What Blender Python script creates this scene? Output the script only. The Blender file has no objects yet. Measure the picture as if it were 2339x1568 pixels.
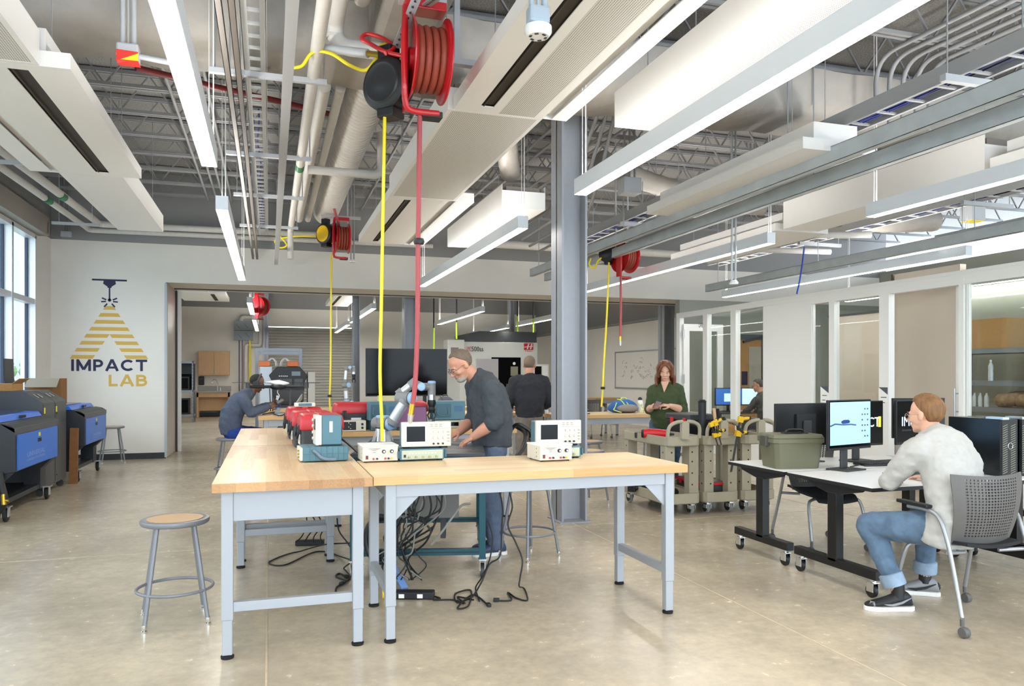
import bpy, bmesh, math, random
from mathutils import Vector as V, Matrix as MX
random.seed(7)
SC = bpy.context.scene
COL = SC.collection
PI = math.pi
# ---------------------------------------------------------------- camera maths (used to place things on real planes)
FPX, PCX, HOR, CAMH = 1750.0, 1169.5, 858.0, 1.46
YAW = math.atan(554.5/FPX)
FWD = V((math.sin(YAW), math.cos(YAW), 0)); RGT = V((math.cos(YAW), -math.sin(YAW), 0)); UPV = V((0, 0, 1))
EYE = V((0, 0, CAMH))
def ray(px, py): return FWD + RGT*((px-PCX)/FPX) + UPV*((HOR-py)/FPX)
def onz(px, py, h=0.0):
    d = ray(px, py); return EYE + d*((h-CAMH)/d.z)
def onx(px, py, c):
    d = ray(px, py); return EYE + d*(c/d.x)
def ony(px, py, c):
    d = ray(px, py); return EYE + d*(c/d.y)
def onw(px, py, w): return EYE + ray(px, py)*w

# ---------------------------------------------------------------- materials
def lin(h):
    h = h.lstrip('#'); o = []
    for i in (0, 2, 4):
        c = int(h[i:i+2], 16)/255
        o.append(c/12.92 if c <= .04045 else ((c+.055)/1.055)**2.4)
    return (*o, 1)
MATS = {}
def mat(name, col, rough=.5, metal=0, noise=0, nscale=20, bump=0, bscale=200, emit=0, alpha=None, spec=None, stretch=None, coat=0, trans=0):
    if name in MATS: return MATS[name]
    m = bpy.data.materials.new(name); m.use_nodes = True
    nt = m.node_tree; b = nt.nodes['Principled BSDF']
    c = lin(col) if isinstance(col, str) else (*col, 1)
    b.inputs['Base Color'].default_value = c
    b.inputs['Roughness'].default_value = rough; b.inputs['Metallic'].default_value = metal
    if spec is not None: b.inputs['Specular IOR Level'].default_value = spec
    if coat: b.inputs['Coat Weight'].default_value = coat
    if trans: b.inputs['Transmission Weight'].default_value = trans
    tc = nt.nodes.new('ShaderNodeTexCoord')
    src = tc.outputs['Object']
    if stretch:
        mp = nt.nodes.new('ShaderNodeMapping'); mp.inputs['Scale'].default_value = stretch
        nt.links.new(src, mp.inputs['Vector']); src = mp.outputs['Vector']
    if noise:
        n = nt.nodes.new('ShaderNodeTexNoise'); n.inputs['Scale'].default_value = nscale; n.inputs['Detail'].default_value = 4
        nt.links.new(src, n.inputs['Vector'])
        r = nt.nodes.new('ShaderNodeMapRange'); r.inputs['From Min'].default_value = .3; r.inputs['From Max'].default_value = .7
        r.inputs['To Min'].default_value = 1-noise; r.inputs['To Max'].default_value = 1+noise
        nt.links.new(n.outputs['Fac'], r.inputs['Value'])
        x = nt.nodes.new('ShaderNodeVectorMath'); x.operation = 'SCALE'; x.inputs[0].default_value = c[:3]
        nt.links.new(r.outputs['Result'], x.inputs['Scale']); nt.links.new(x.outputs['Vector'], b.inputs['Base Color'])
    if bump:
        n2 = nt.nodes.new('ShaderNodeTexNoise'); n2.inputs['Scale'].default_value = bscale; n2.inputs['Detail'].default_value = 3
        nt.links.new(src, n2.inputs['Vector'])
        bp = nt.nodes.new('ShaderNodeBump'); bp.inputs['Strength'].default_value = bump; bp.inputs['Distance'].default_value = .01
        nt.links.new(n2.outputs['Fac'], bp.inputs['Height']); nt.links.new(bp.outputs['Normal'], b.inputs['Normal'])
    if emit:
        b.inputs['Emission Color'].default_value = c; b.inputs['Emission Strength'].default_value = emit
    MATS[name] = m; return m
def nd(m, t, **kw):
    n = m.node_tree.nodes.new(t)
    for k, v in kw.items():
        if k in n.inputs.keys(): n.inputs[k].default_value = v
        else: setattr(n, k, v)
    return n
def lk(m, a, b): m.node_tree.links.new(a, b)
def pbsdf(m): return m.node_tree.nodes['Principled BSDF']

# ---------------------------------------------------------------- mesh builder
class MB:
    def __init__(s): s.v = []; s.f = []; s.mi = 0
    def add(s, vs, fs):
        o = len(s.v); s.v += [V(a) for a in vs]; s.f += [([i+o for i in f], s.mi) for f in fs]; return s
    def box(s, x0, x1, y0, y1, z0, z1):
        if x0 > x1: x0, x1 = x1, x0
        if y0 > y1: y0, y1 = y1, y0
        if z0 > z1: z0, z1 = z1, z0
        return s.add([(x0,y0,z0),(x1,y0,z0),(x1,y1,z0),(x0,y1,z0),(x0,y0,z1),(x1,y0,z1),(x1,y1,z1),(x0,y1,z1)],
            [(0,3,2,1),(4,5,6,7),(0,1,5,4),(1,2,6,5),(2,3,7,6),(3,0,4,7)])
    def obox(s, c, size, rot=None):
        h = [V(((i & 1)-.5, ((i >> 1) & 1)-.5, (i >> 2)-.5)) for i in range(8)]
        R = rot or MX.Identity(3)
        return s.add([V(c)+R @ V((p.x*size[0], p.y*size[1], p.z*size[2])) for p in h],
            [(0,2,3,1),(4,5,7,6),(0,1,5,4),(1,3,7,5),(3,2,6,7),(2,0,4,6)])
    def bar(s, a, b, w, h=None, up=(0,0,1)):
        a, b = V(a), V(b); d = (b-a); L = d.length
        if L < 1e-6: return s
        z = d.normalized(); u = V(up)
        if abs(z.dot(u)) > .98: u = V((0,1,0))
        x = u.cross(z).normalized(); y = z.cross(x)
        R = MX((x, y, z)).transposed()
        return s.obox((a+b)/2, (w, h or w, L), R)
    def ring(s, c, x, y, rx, ry, n, ph=0): return [V(c)+x*(rx*math.cos(2*PI*i/n+ph))+y*(ry*math.sin(2*PI*i/n+ph)) for i in range(n)]
    def loft(s, rings, caps=True, closed=False):
        o = len(s.v); n = len(rings[0])
        for r in rings: s.v += r
        m = len(rings)
        for j in range(m if closed else m-1):
            k = (j+1) % m
            for i in range(n):
                s.f.append(([o+j*n+i, o+j*n+(i+1) % n, o+k*n+(i+1) % n, o+k*n+i], s.mi))
        if caps and not closed:
            s.f.append(([o+i for i in range(n)][::-1], s.mi)); s.f.append(([o+(m-1)*n+i for i in range(n)], s.mi))
        return s
    def cyl(s, a, b, r0, r1=None, n=12):
        a, b = V(a), V(b); z = (b-a).normalized(); u = V((0,0,1)) if abs(z.z) < .95 else V((1,0,0))
        x = u.cross(z).normalized(); y = z.cross(x); r1 = r0 if r1 is None else r1
        return s.loft([s.ring(a, x, y, r0, r0, n), s.ring(b, x, y, r1, r1, n)])
    def tube(s, pts, r, n=8, closed=False, flat=1.0):
        P = [V(p) for p in pts]; m = len(P); rings = []
        rr = r if isinstance(r, (list, tuple)) else [r]*m
        prev = None
        for i in range(m):
            t = (P[(i+1) % m]-P[i-1]) if closed else (P[min(i+1, m-1)]-P[max(i-1, 0)])
            if t.length < 1e-9: t = V((0,0,1))
            t.normalize()
            if prev is None:
                u = V((0,0,1)) if abs(t.z) < .9 else V((1,0,0))
                x = u.cross(t).normalized()
            else:
                x = prev-t*prev.dot(t)
                if x.length < 1e-6: x = V((1,0,0)).cross(t)
                x.normalize()
            prev = x; y = t.cross(x)
            rings.append(s.ring(P[i], x, y, rr[i], rr[i]*flat, n))
        return s.loft(rings, True, closed)
    def prism(s, poly, ax, a, b):
        def P(u, v, t): return {'x': (t, u, v), 'y': (u, t, v), 'z': (u, v, t)}[ax]
        n = len(poly); vs = [P(u, v, a) for u, v in poly]+[P(u, v, b) for u, v in poly]
        return s.add(vs, [tuple(range(n))[::-1], tuple(range(n, 2*n))]+[(i, (i+1) % n, n+(i+1) % n, n+i) for i in range(n)])
    def lathe(s, prof, c=(0,0,0), ax=(0,0,1), n=20):
        z = V(ax).normalized(); u = V((0,0,1)) if abs(z.z) < .95 else V((1,0,0))
        x = u.cross(z).normalized(); y = z.cross(x)
        return s.loft([s.ring(V(c)+z*h, x, y, max(r, 1e-4), max(r, 1e-4), n) for r, h in prof])
    def ball(s, c, r, n=12, rot=None):
        r = (r, r, r) if isinstance(r, (int, float)) else r
        R = rot or MX.Identity(3); rings = []; m = n//2+1
        for j in range(1, m):
            a = PI*j/m-PI/2
            rings.append([V(c)+R @ V((r[0]*math.cos(a)*math.cos(2*PI*i/n), r[1]*math.cos(a)*math.sin(2*PI*i/n), r[2]*math.sin(a))) for i in range(n)])
        return s.loft(rings)
    def quad(s, a, b, c, d): return s.add([a, b, c, d], [(0,1,2,3)])
    def xf(s, mtx, start=0):
        for i in range(start, len(s.v)): s.v[i] = mtx @ s.v[i]
        return s
    def build(s, name, mats, parent=None, bevel=0, smooth=None, world=False, seg=2, sub=0, weld=0):
        me = bpy.data.meshes.new(name)
        vs = s.v
        o = bpy.data.objects.new(name, me)
        if parent is not None:
            o.parent = parent
            if world:
                inv = pmat(parent).inverted(); vs = [inv @ v for v in vs]
        else:
            if vs:
                xs = [v.x for v in vs]; ys = [v.y for v in vs]; zs = [v.z for v in vs]
                org = V(((min(xs)+max(xs))/2, (min(ys)+max(ys))/2, min(zs)))
                vs = [v-org for v in vs]; o.location = org
        me.from_pydata(vs, [], [f for f, _ in s.f])
        if not isinstance(mats, (list, tuple)): mats = [mats]
        for m in mats: me.materials.append(m)
        for p, (_, i) in zip(me.polygons, s.f): p.material_index = i
        bm = bmesh.new(); bm.from_mesh(me)
        if weld: bmesh.ops.remove_doubles(bm, verts=bm.verts, dist=weld)
        bmesh.ops.recalc_face_normals(bm, faces=bm.faces); bm.to_mesh(me); bm.free()
        if smooth is not None:
            me.polygons.foreach_set('use_smooth', [True]*len(me.polygons))
            me.set_sharp_from_angle(angle=math.radians(smooth))
        COL.objects.link(o)
        if bevel:
            bv = o.modifiers.new('Bevel', 'BEVEL'); bv.width = bevel; bv.segments = seg; bv.limit_method = 'ANGLE'; bv.angle_limit = .6
        if sub:
            sb = o.modifiers.new('Sub', 'SUBSURF'); sb.levels = sub; sb.render_levels = sub
        return o
def pmat(o):
    m = MX.LocRotScale(o.location, o.rotation_euler, o.scale)
    return pmat(o.parent) @ m if o.parent else m
def tag(o, label, cat, group=None, kind=None):
    o['label'] = label; o['category'] = cat
    if group: o['group'] = group
    if kind: o['kind'] = kind
    return o
def struct(o, label=None, cat=None):
    o['kind'] = 'structure'
    if label: o['label'] = label
    if cat: o['category'] = cat
    return o
def thing(name, label, cat, loc=(0,0,0), rz=0, group=None):
    o = bpy.data.objects.new(name, None); COL.objects.link(o); o.empty_display_size = .1
    o.location = loc; o.rotation_euler = (0, 0, rz)
    return tag(o, label, cat, group)
def kids(o): return [c for c in COL.objects if c.parent == o]
def dup(root, loc=None, rz=None, label=None, group=None):
    def cp(o, par):
        c = o.copy(); COL.objects.link(c)
        if par is not None: c.parent = par
        for k in kids_cache[o.name]: cp(k, c)
        return c
    kids_cache = {}
    def walk(o):
        kids_cache[o.name] = kids(o)
        for k in kids_cache[o.name]: walk(k)
    walk(root)
    r = cp(root, None)
    if loc is not None: r.location = loc
    if rz is not None: r.rotation_euler = (0, 0, rz)
    if label: r['label'] = label
    if group: r['group'] = group
    return r
def smoothpath(pts, n=6, closed=False):
    P = [V(p) for p in pts]; out = []; m = len(P)
    for i in range(m if closed else m-1):
        p0 = P[i-1] if (i > 0 or closed) else P[0]; p1 = P[i]; p2 = P[(i+1) % m]
        p3 = P[(i+2) % m] if (closed or i+2 < m) else P[-1]
        for k in range(n):
            t = k/n
            out.append(.5*((2*p1)+(p2-p0)*t+(2*p0-5*p1+4*p2-p3)*t*t+(3*p1-p0-3*p2+p3)*t*t*t))
    if not closed: out.append(P[-1])
    return out
def text_mesh(name, txt, size, m, mtx, parent=None, extrude=.0015, align='CENTER', shear=0, xs=1.0, world=True):
    cu = bpy.data.curves.new('t', 'FONT'); cu.body = txt; cu.size = size; cu.extrude = extrude; cu.align_x = align; cu.shear = shear; cu.resolution_u = 3
    t = bpy.data.objects.new('t', cu); COL.objects.link(t)
    dg = bpy.context.evaluated_depsgraph_get(); me = bpy.data.meshes.new_from_object(t.evaluated_get(dg))
    bpy.data.objects.remove(t); bpy.data.curves.remove(cu)
    mm = mtx @ MX.Diagonal((xs, 1, 1, 1))
    if parent is not None and world: mm = pmat(parent).inverted() @ mm
    me.transform(mm); me.materials.clear(); me.materials.append(m); me.name = name
    o = bpy.data.objects.new(name, me); COL.objects.link(o)
    if parent is not None: o.parent = parent
    return o
def frame_m(o, x, y):
    x = V(x).normalized(); y = V(y).normalized(); z = x.cross(y)
    return MX(((x.x, y.x, z.x, o[0]), (x.y, y.y, z.y, o[1]), (x.z, y.z, z.z, o[2]), (0, 0, 0, 1)))

# ---------------------------------------------------------------- palette
WALL = mat('wall_paint', '#e6e1d8', .75, noise=.015, nscale=3)
GREYP = mat('grey_paint', '#8f8e8e', .7)
WHITEM = mat('white_metal', '#f0efec', .4)
LGREY = mat('light_grey_metal', '#b4b7bb', .35, noise=.02)
MGREY = mat('mid_grey_metal', '#8b8f97', .4, .3)
GALV = mat('galvanised', '#a9acae', .42, .55, noise=.08, nscale=9)
STEEL = mat('brushed_steel', '#c9cccf', .28, .9)
CHROME = mat('chrome', '#e6e7e8', .12, 1)
BLACKP = mat('black_plastic', '#18191b', .45)
BLACKM = mat('black_metal', '#141414', .4)
DKGREY = mat('dark_grey', '#3b3d40', .5)
RUBBER = mat('rubber', '#101112', .7)
TIRE = mat('grey_tyre', '#8f9091', .6)
DECKM = mat('deck_texture', '#8e8b87', .95, noise=.35, nscale=60, bump=.4, bscale=90)
JOIST = mat('joist_paint', '#8d8d8e', .6)
PIPEM = mat('pipe_jacket', '#d0ccc6', .55, noise=.03, nscale=15)
DUCTW = mat('wrapped_duct', '#a19b93', .5, noise=.06, nscale=6, bump=1.0, bscale=7)
RED = mat('red_metal', '#c01420', .35, coat=.3)
REDP = mat('red_plastic', '#c22f36', .4)
REDH = mat('red_hose', '#a8464a', .5)
BROWNH = mat('brown_red_hose', '#94402f', .5)
YEL = mat('yellow_cord', '#f2da1c', .45)
YELP = mat('yellow_plastic', '#f4c414', .4)
BRASS = mat('brass', '#c9a63c', .3, .9)
TEAL = mat('teal_plastic', '#4d7582', .5)
TEALM = mat('teal_extrusion', '#0e4a55', .35, .3)
CREAM = mat('cream_plastic', '#d9d2c3', .5)
CREAM2 = mat('cream_grey', '#cfcabc', .5)
SCREENK = mat('dark_screen', '#0b0b0d', .15, spec=.15)
BLUEL = mat('laser_blue', '#2f6fd0', .38)
BLUEL2 = mat('laser_blue_lid', '#2f6fe0', .35)
NAVYM = mat('navy_metal', '#1d2a3c', .45)
CHARM = mat('charcoal_metal', '#4c4e50', .45)
CHARD = mat('charcoal_dark', '#22252b', .45)
TAN = mat('tan_plastic', '#a9a28d', .55, noise=.03, nscale=25)
TANL = mat('grey_tan_plastic', '#b1b0a8', .55)
OLIVE = mat('olive_plastic', '#6d6c55', .55)
OLIVED = mat('olive_dark', '#4c4c42', .5)
CARD = mat('cardboard', '#b98d58', .85, noise=.06, nscale=30)
CARDD = mat('cardboard_brown', '#8d6034', .85, noise=.06, nscale=30)
WOODC = mat('cabinet_wood', '#c9a379', .5, noise=.08, nscale=6, stretch=(14, 14, 1))
WOODD = mat('door_wood', '#b98a52', .5, noise=.1, nscale=6, stretch=(14, 14, 1))
GREYCH = mat('chair_grey', '#5f5c59', .55)
SILV = mat('chair_silver', '#a3a5a8', .35, .6)
SEATB = mat('seat_black', '#1c1d20', .8)
LAMW = mat('white_laminate', '#f1f0ee', .35)
PAPER = mat('paper', '#f3f3f0', .8)
BLUE = mat('blue_plastic', '#1f4bb5', .4)
LBLUE = mat('robot_blue', '#9dbfe2', .4)
RGREY = mat('robot_grey', '#8b8b8a', .45)
BEIGEP = mat('beige_panel', '#c9bcac', .75)
GLASS = mat('glass', (1, 1, 1), 0.0, trans=1)
# ================================================================ glass (architectural: sees through, reflects a little)
def make_glass():
    m = bpy.data.materials.new('window_glass'); m.use_nodes = True; nt = m.node_tree; nt.nodes.clear()
    o = nt.nodes.new('ShaderNodeOutputMaterial'); t = nt.nodes.new('ShaderNodeBsdfTransparent'); g = nt.nodes.new('ShaderNodeBsdfGlossy')
    t.inputs['Color'].default_value = (.93, .95, .94, 1); g.inputs['Roughness'].default_value = .02
    fr = nt.nodes.new('ShaderNodeFresnel'); fr.inputs['IOR'].default_value = 1.5
    mx = nt.nodes.new('ShaderNodeMixShader')
    ge = nt.nodes.new('ShaderNodeNewGeometry'); iv = nt.nodes.new('ShaderNodeMath'); iv.operation = 'SUBTRACT'; iv.inputs[0].default_value = 1; nt.links.new(ge.outputs['Backfacing'], iv.inputs[1])
    mu = nt.nodes.new('ShaderNodeMath'); mu.operation = 'MULTIPLY'; nt.links.new(fr.outputs[0], mu.inputs[0]); nt.links.new(iv.outputs[0], mu.inputs[1])
    nt.links.new(mu.outputs[0], mx.inputs[0]); nt.links.new(t.outputs[0], mx.inputs[1]); nt.links.new(g.outputs[0], mx.inputs[2]); nt.links.new(mx.outputs[0], o.inputs[0])
    return m
WGLASS = make_glass()
# ================================================================ floor
def floor_mat():
    m = bpy.data.materials.new('polished_concrete'); m.use_nodes = True; b = pbsdf(m)
    tc = nd(m, 'ShaderNodeTexCoord')
    n1 = nd(m, 'ShaderNodeTexNoise', Scale=.9, Detail=8.0, Roughness=.65); lk(m, tc.outputs['Object'], n1.inputs['Vector'])
    n2 = nd(m, 'ShaderNodeTexNoise', Scale=14.0, Detail=6.0, Roughness=.7); lk(m, tc.outputs['Object'], n2.inputs['Vector'])
    r1 = nd(m, 'ShaderNodeValToRGB'); lk(m, n1.outputs['Fac'], r1.inputs['Fac'])
    e = r1.color_ramp.elements; e[0].position = .3; e[0].color = lin('#b0a390'); e[1].position = .72; e[1].color = lin('#d9cbb2')
    r2 = nd(m, 'ShaderNodeValToRGB'); lk(m, n2.outputs['Fac'], r2.inputs['Fac'])
    e = r2.color_ramp.elements; e[0].position = .35; e[0].color = (.86, .86, .87, 1); e[1].position = .7; e[1].color = (1.04, 1.03, 1.0, 1)
    mx = nd(m, 'ShaderNodeMix', data_type='RGBA', blend_type='MULTIPLY'); mx.inputs['Factor'].default_value = 1
    lk(m, r1.outputs['Color'], mx.inputs[6]); lk(m, r2.outputs['Color'], mx.inputs[7])
    n3 = nd(m, 'ShaderNodeTexNoise', Scale=7.0, Detail=2.0); lk(m, tc.outputs['Object'], n3.inputs['Vector'])
    r3 = nd(m, 'ShaderNodeValToRGB'); lk(m, n3.outputs['Fac'], r3.inputs['Fac'])
    e = r3.color_ramp.elements; e[0].position = .72; e[0].color = (0, 0, 0, 1); e[1].position = .77; e[1].color = (.35, .35, .35, 1)
    m2 = nd(m, 'ShaderNodeMix', data_type='RGBA'); lk(m, r3.outputs['Color'], m2.inputs['Factor']); lk(m, mx.outputs[2], m2.inputs[6]); m2.inputs[7].default_value = lin('#e2d8c6')
    lk(m, m2.outputs[2], b.inputs['Base Color'])
    rr = nd(m, 'ShaderNodeMapRange'); rr.inputs['To Min'].default_value = .14; rr.inputs['To Max'].default_value = .34
    lk(m, n2.outputs['Fac'], rr.inputs['Value']); lk(m, rr.outputs['Result'], b.inputs['Roughness'])
    bp = nd(m, 'ShaderNodeBump', Strength=.08, Distance=.01); lk(m, n2.outputs['Fac'], bp.inputs['Height']); lk(m, bp.outputs['Normal'], b.inputs['Normal'])
    return m
FLOOR = floor_mat()
b = MB(); b.box(-3.7, 16, -6, 29.5, -.1, 0); struct(b.build('floor', FLOOR), 'polished beige grey concrete floor of the whole workshop', 'floor')
JNT = mat('joint_sealant', '#c8b89c', .6, noise=.1)
b = MB()
for x in (-.014, 2.85, 5.8): b.box(x-.005, x+.005, -5, 28, 0, .0015)
for y in (6.9, 13.3): b.box(-3.5, 7.8, y-.005, y+.005, 0, .0013)
struct(b.build('trim_1', JNT), 'thin pale control joints crossing the concrete floor', 'floor joint')
# ================================================================ ceiling deck
b = MB(); b.box(-3.7, 16, -6, 29.5, 5.0, 5.1); struct(b.build('ceiling', DECKM), 'speckled grey sprayed roof deck above the open joists', 'ceiling')
# ================================================================ left wall with windows
ZW0, ZW1 = .9, 3.66
bays = [(-4.6, -1.6), (-.6, 2.4), (3.4, 6.4), (7.4, 9.3), (10.3, 13.78), (17.0, 20.4), (21.4, 24.8)]
b = MB(); ys = -6
for a, c in bays:
    b.box(-3.72, -3.52, ys, a, 0, 3.77); ys = c
    b.box(-3.72, -3.52, a, c, 0, ZW0); b.box(-3.72, -3.52, a, c, ZW1, 3.77)
b.box(-3.72, -3.52, ys, 29.5, 0, 3.77)
b.mi = 1; b.box(-3.72, -3.52, -6, 29.5, 3.77, 5)
struct(b.build('wall_left', [WALL, GREYP]), 'long left wall, white below and grey above, holding tall windows', 'wall')
FRM = mat('window_frame', '#d8dade', .4, .3); FRD = mat('window_frame_dark', '#20304a', .5)
for i, (a, c) in enumerate(bays):
    t = thing('window_%d' % (i+1), 'tall white framed window in the left wall, bay %s' % ['far behind the camera', 'beside the camera', 'before the laser cutters', 'beside the near laser cutter', 'nearest the lettered wall', 'of the far room', 'farthest in the far room'][i], 'window', (-3.6, (a+c)/2, ZW0)); struct(t)
    f = MB(); w = .05
    f.box(-3.64, -3.5, a, a+w, ZW0, ZW1); f.box(-3.64, -3.5, c-w, c, ZW0, ZW1); f.box(-3.64, -3.5, a, c, ZW0, ZW0+w); f.box(-3.64, -3.5, a, c, ZW1-w, ZW1)
    n = 3 if c-a > 2.5 else 2; mull = [a+(c-a)*k/n for k in range(1, n)]
    for y in mull: f.box(-3.64, -3.5, y-.04, y+.04, ZW0, ZW1)
    f.box(-3.64, -3.51, a, c, 2.58, 2.66)
    f.mi = 1
    for y in [a+w]+[q+.04 for q in mull]: f.box(-3.64, -3.6, y, y+.02, ZW0, ZW1)
    for y in [c-w]+[q-.04 for q in mull]: f.box(-3.64, -3.6, y-.045, y, ZW0, ZW1)
    f.build('window_frame', [FRM, FRD], t, world=True)
    g = MB(); g.box(-3.625, -3.615, a+.03, c-.03, ZW0+.03, ZW1-.03); g.build('pane', WGLASS, t, world=True)
    s = MB(); s.box(-3.6, -3.46, a-.02, c+.02, ZW0-.04, ZW0); s.build('sill', WHITEM, t, world=True)
b = MB(); b.box(-3.52, -3.36, -5, 13.95, 3.69, 3.98); b.mi = 1; b.box(-3.355, -3.352, 13.84, 13.86, 3.72, 3.9); b.mi = 0
struct(b.build('trim_2', [mat('shade_box', '#9c968e', .6), DKGREY]), 'grey roller shade box running above the windows', 'shade box')
# outside
b = MB(); b.box(-60, -3.75, -30, 60, -.3, -.12); struct(b.build('floor_outside', mat('outside_ground', '#9aa39a', .9, noise=.1)), 'pale ground outside the windows', 'ground')
b = MB(); b.box(-16, -14, 22, 90, -.12, 15); b.mi = 1
for k in range(17): b.box(-13.99, -13.9, 24+k*3.6, 25.6+k*3.6, 1.2, 10)
tag(b.build('building', [mat('outside_wall', '#93a2b0', .8), mat('outside_pane', '#6f8699', .3)]), 'pale building seen through the left window', 'building')
b = MB(); random.seed(3)
for k in range(420):
    c = V((-10+random.gauss(0, .7), 27+random.uniform(-5, 6), random.uniform(.0, 1.9)))
    b.ball(c, random.uniform(.15, .32), 6)
tag(b.build('shrub', mat('shrub_green', '#6f8d5a', .9, noise=.4, nscale=9)), 'green hedge outside the left window', 'shrub')
# ================================================================ back wall, header and opening
YB = 14.7
b = MB(); b.box(-3.52, -1.74, YB, YB+.2, 0, 3.77)
b.box(-1.74, 14, YB, 16.02, 3.1, 3.77); b.mi = 1; b.box(-3.52, 14, YB, 16.02, 3.77, 5.0)
b.mi = 2; b.box(-1.7, 14, 15.62, 15.7, 3.085, 3.101)
struct(b.build('wall_back', [WALL, GREYP, DKGREY]), 'white wall with grey top band and long header over the wide opening', 'wall')
b = MB(); b.box(-3.515, -1.735, YB-.015, YB, 0, .105); struct(b.build('baseboard_back', mat('dark_base', '#2c2d31', .5)), 'dark rubber base below the lettered wall', 'baseboard')
# folded partition stack in the jamb
t = thing('door_1', 'folded grey beige moving wall panel parked at the left edge of the opening', 'folding partition', (-1.75, 15.5, 0)); struct(t)
b = MB(); b.box(-1.738, -1.705, YB+.022, 15.99, .03, 3.08); b.build('panel', mat('partition_beige', '#b5aa9c', .3, noise=.05, nscale=2), t, world=True, bevel=.004)
b = MB(); b.box(-1.704, -1.68, 15.86, 15.99, .0, 3.08); b.build('edge_seal', mat('seal_dark', '#3a3229', .6), t, world=True)
b = MB(); b.box(-1.74, -1.62, 16.03, 16.07, 0, 3.09); b.build('jamb', WHITEM, t, world=True)
b = MB(); b.box(-1.755, -1.715, YB-.018, YB+.02, 0.02, 3.085); b.build('edge_trim', LGREY, t, world=True)
# back room walls
b = MB(); b.box(-3.7, -1.0, 29.3, 29.5, 0, 3.9); b.box(-1.0, -.12, 29.3, 29.5, 0, 3.9); b.box(-.12, 2.97, 29.3, 29.5, 3.25, 3.9); b.box(2.97, 10.5, 29.3, 29.5, 0, 3.9)
b.mi = 1; b.box(-3.7, 10.5, 29.3, 29.5, 3.9, 5); struct(b.build('wall_far', [WALL, GREYP]), 'far white end wall with the roll-up door and sink', 'wall')
b = MB(); b.box(10.3, 10.5, 14.9, 29.3, 0, 3.0); b.mi = 1; b.box(10.3, 10.5, 14.9, 29.3, 3.0, 5)
b.mi = 2; b.box(10.27, 10.3, 15, 29.3, 3.02, 3.07)
struct(b.build('wall_right', [WALL, GREYP, GALV]), 'right wall of the far room with a conduit and whiteboard', 'wall')
b = MB(); b.box(-2.4, -.15, 29.28, 29.3, 0, .1); struct(b.build('baseboard_far', mat('dark_base', '#2c2d31', .5)), 'dark base along the far wall', 'baseboard')
# roll-up door
t = thing('door_2', 'grey slatted roll-up door in the far wall', 'roll-up door', (1.42, 29.25, 0)); struct(t)
b = MB()
SL = mat('shutter_grey', '#aaa79f', .5)
n = 30; h = 3.22/n; prof = [(29.30, 0)]
for k in range(n):
    z = k*h
    prof += [(29.235, z+h*.12), (29.22, z+h*.5), (29.235, z+h*.86), (29.255, z+h*.97)]
prof += [(29.3, 3.22)]
b.prism(prof, 'x', -.1, 2.95); b.build('slat_curtain', SL, t, world=True, smooth=50)
b = MB(); b.box(-.22, -.1, 29.15, 29.3, 0, 3.9); b.box(2.95, 3.05, 29.15, 29.3, 0, 3.3); b.build('guide_rail', LGREY, t, world=True)
# ================================================================ steel columns
COLM = mat('column_grey', '#9b9ea4', .45, noise=.02)
def column(x, y, top, label, bx=.27, by=.3, rot=0):
    b = MB(); fl = .022
    b.box(x-bx/2, x-bx/2+fl, y-by/2, y+by/2, 0, top); b.box(x+bx/2-fl, x+bx/2, y-by/2, y+by/2, 0, top); b.box(x-bx/2, x+bx/2, y-.01, y+.01, 0, top)
    b.box(x-bx/2-.03, x+bx/2+.03, y-by/2-.03, y+by/2+.03, 0, .012)
    return tag(b.build('steel_column', COLM), label, 'column', 'steel columns')
column(2.885, 7.2, 5.0, 'grey steel column standing in the middle of the room behind the front bench')
column(2.87, 16.35, 5.0, 'dark grey steel column behind the black television'); column(9.02, 16.3, 5.0, 'grey steel column behind the woman near the open glass door')
column(1.8, 16.9, 5.0, 'pale slim steel column left of the television', .14, .2); column(-.1, 28.6, 5.0, 'slim white post left of the roll-up door', .14, .2); column(8.7, 27.5, 5.0, 'pale column right of the milling machine', .16, .2)
# ================================================================ wall lettering and logo
NAVY = mat('logo_navy', '#232248', .6); GOLD = mat('logo_gold', '#d8ae4a', .6)
t = thing('wall_sign', 'navy and gold letters with a striped triangle painted on the white wall', 'sign', (-2.627, YB, 1.25))
def wtext(s, size, m, px0, px1, base, nm):
    x0 = ony(px0, base, YB-.004); x1 = ony(px1, base, YB-.004)
    o = text_mesh(nm, s, size, m, frame_m((0,0,0), (1,0,0), (0,0,1)), None, .002, 'LEFT')
    xs = [v.co.x for v in o.data.vertices]; k = (x1.x-x0.x)/(max(xs)-min(xs))
    zs = [v.co.z for v in o.data.vertices]
    return o, x0, k, min(xs)
def put_text(s, m, px0, px1, pyb, pyt, nm, par, plane, c, bold=0):
    """letters filling the given photo span, standing on the real plane"""
    f = {'y': ony, 'x': onx}[plane]; p0 = f(px0, pyb, c); p1 = f(px1, pyb, c); pt = f(px0, pyt, c)
    ax = (p1-p0); ax.z = 0; o = text_mesh(nm, s, 1, m, MX.Identity(4), None, 0, 'LEFT')
    v = o.data.vertices; xs = [q.co.x for q in v]; ys = [q.co.y for q in v]
    kx = ax.length/(max(xs)-min(xs)); ky = (pt.z-p0.z)/(max(ys)-min(ys)); d = ax.normalized()
    nrm = d.cross(V((0,0,1)))
    x0, y0 = min(xs), min(ys); inv = pmat(par).inverted()
    for q in v: q.co = inv @ (p0+d*((q.co.x-x0)*kx)+V((0,0,1))*((q.co.y-y0)*ky)+nrm*.003)
    o.parent = par
    if bold:
        md = o.modifiers.new('Sol', 'SOLIDIFY'); md.thickness = .004
    return o
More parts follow.
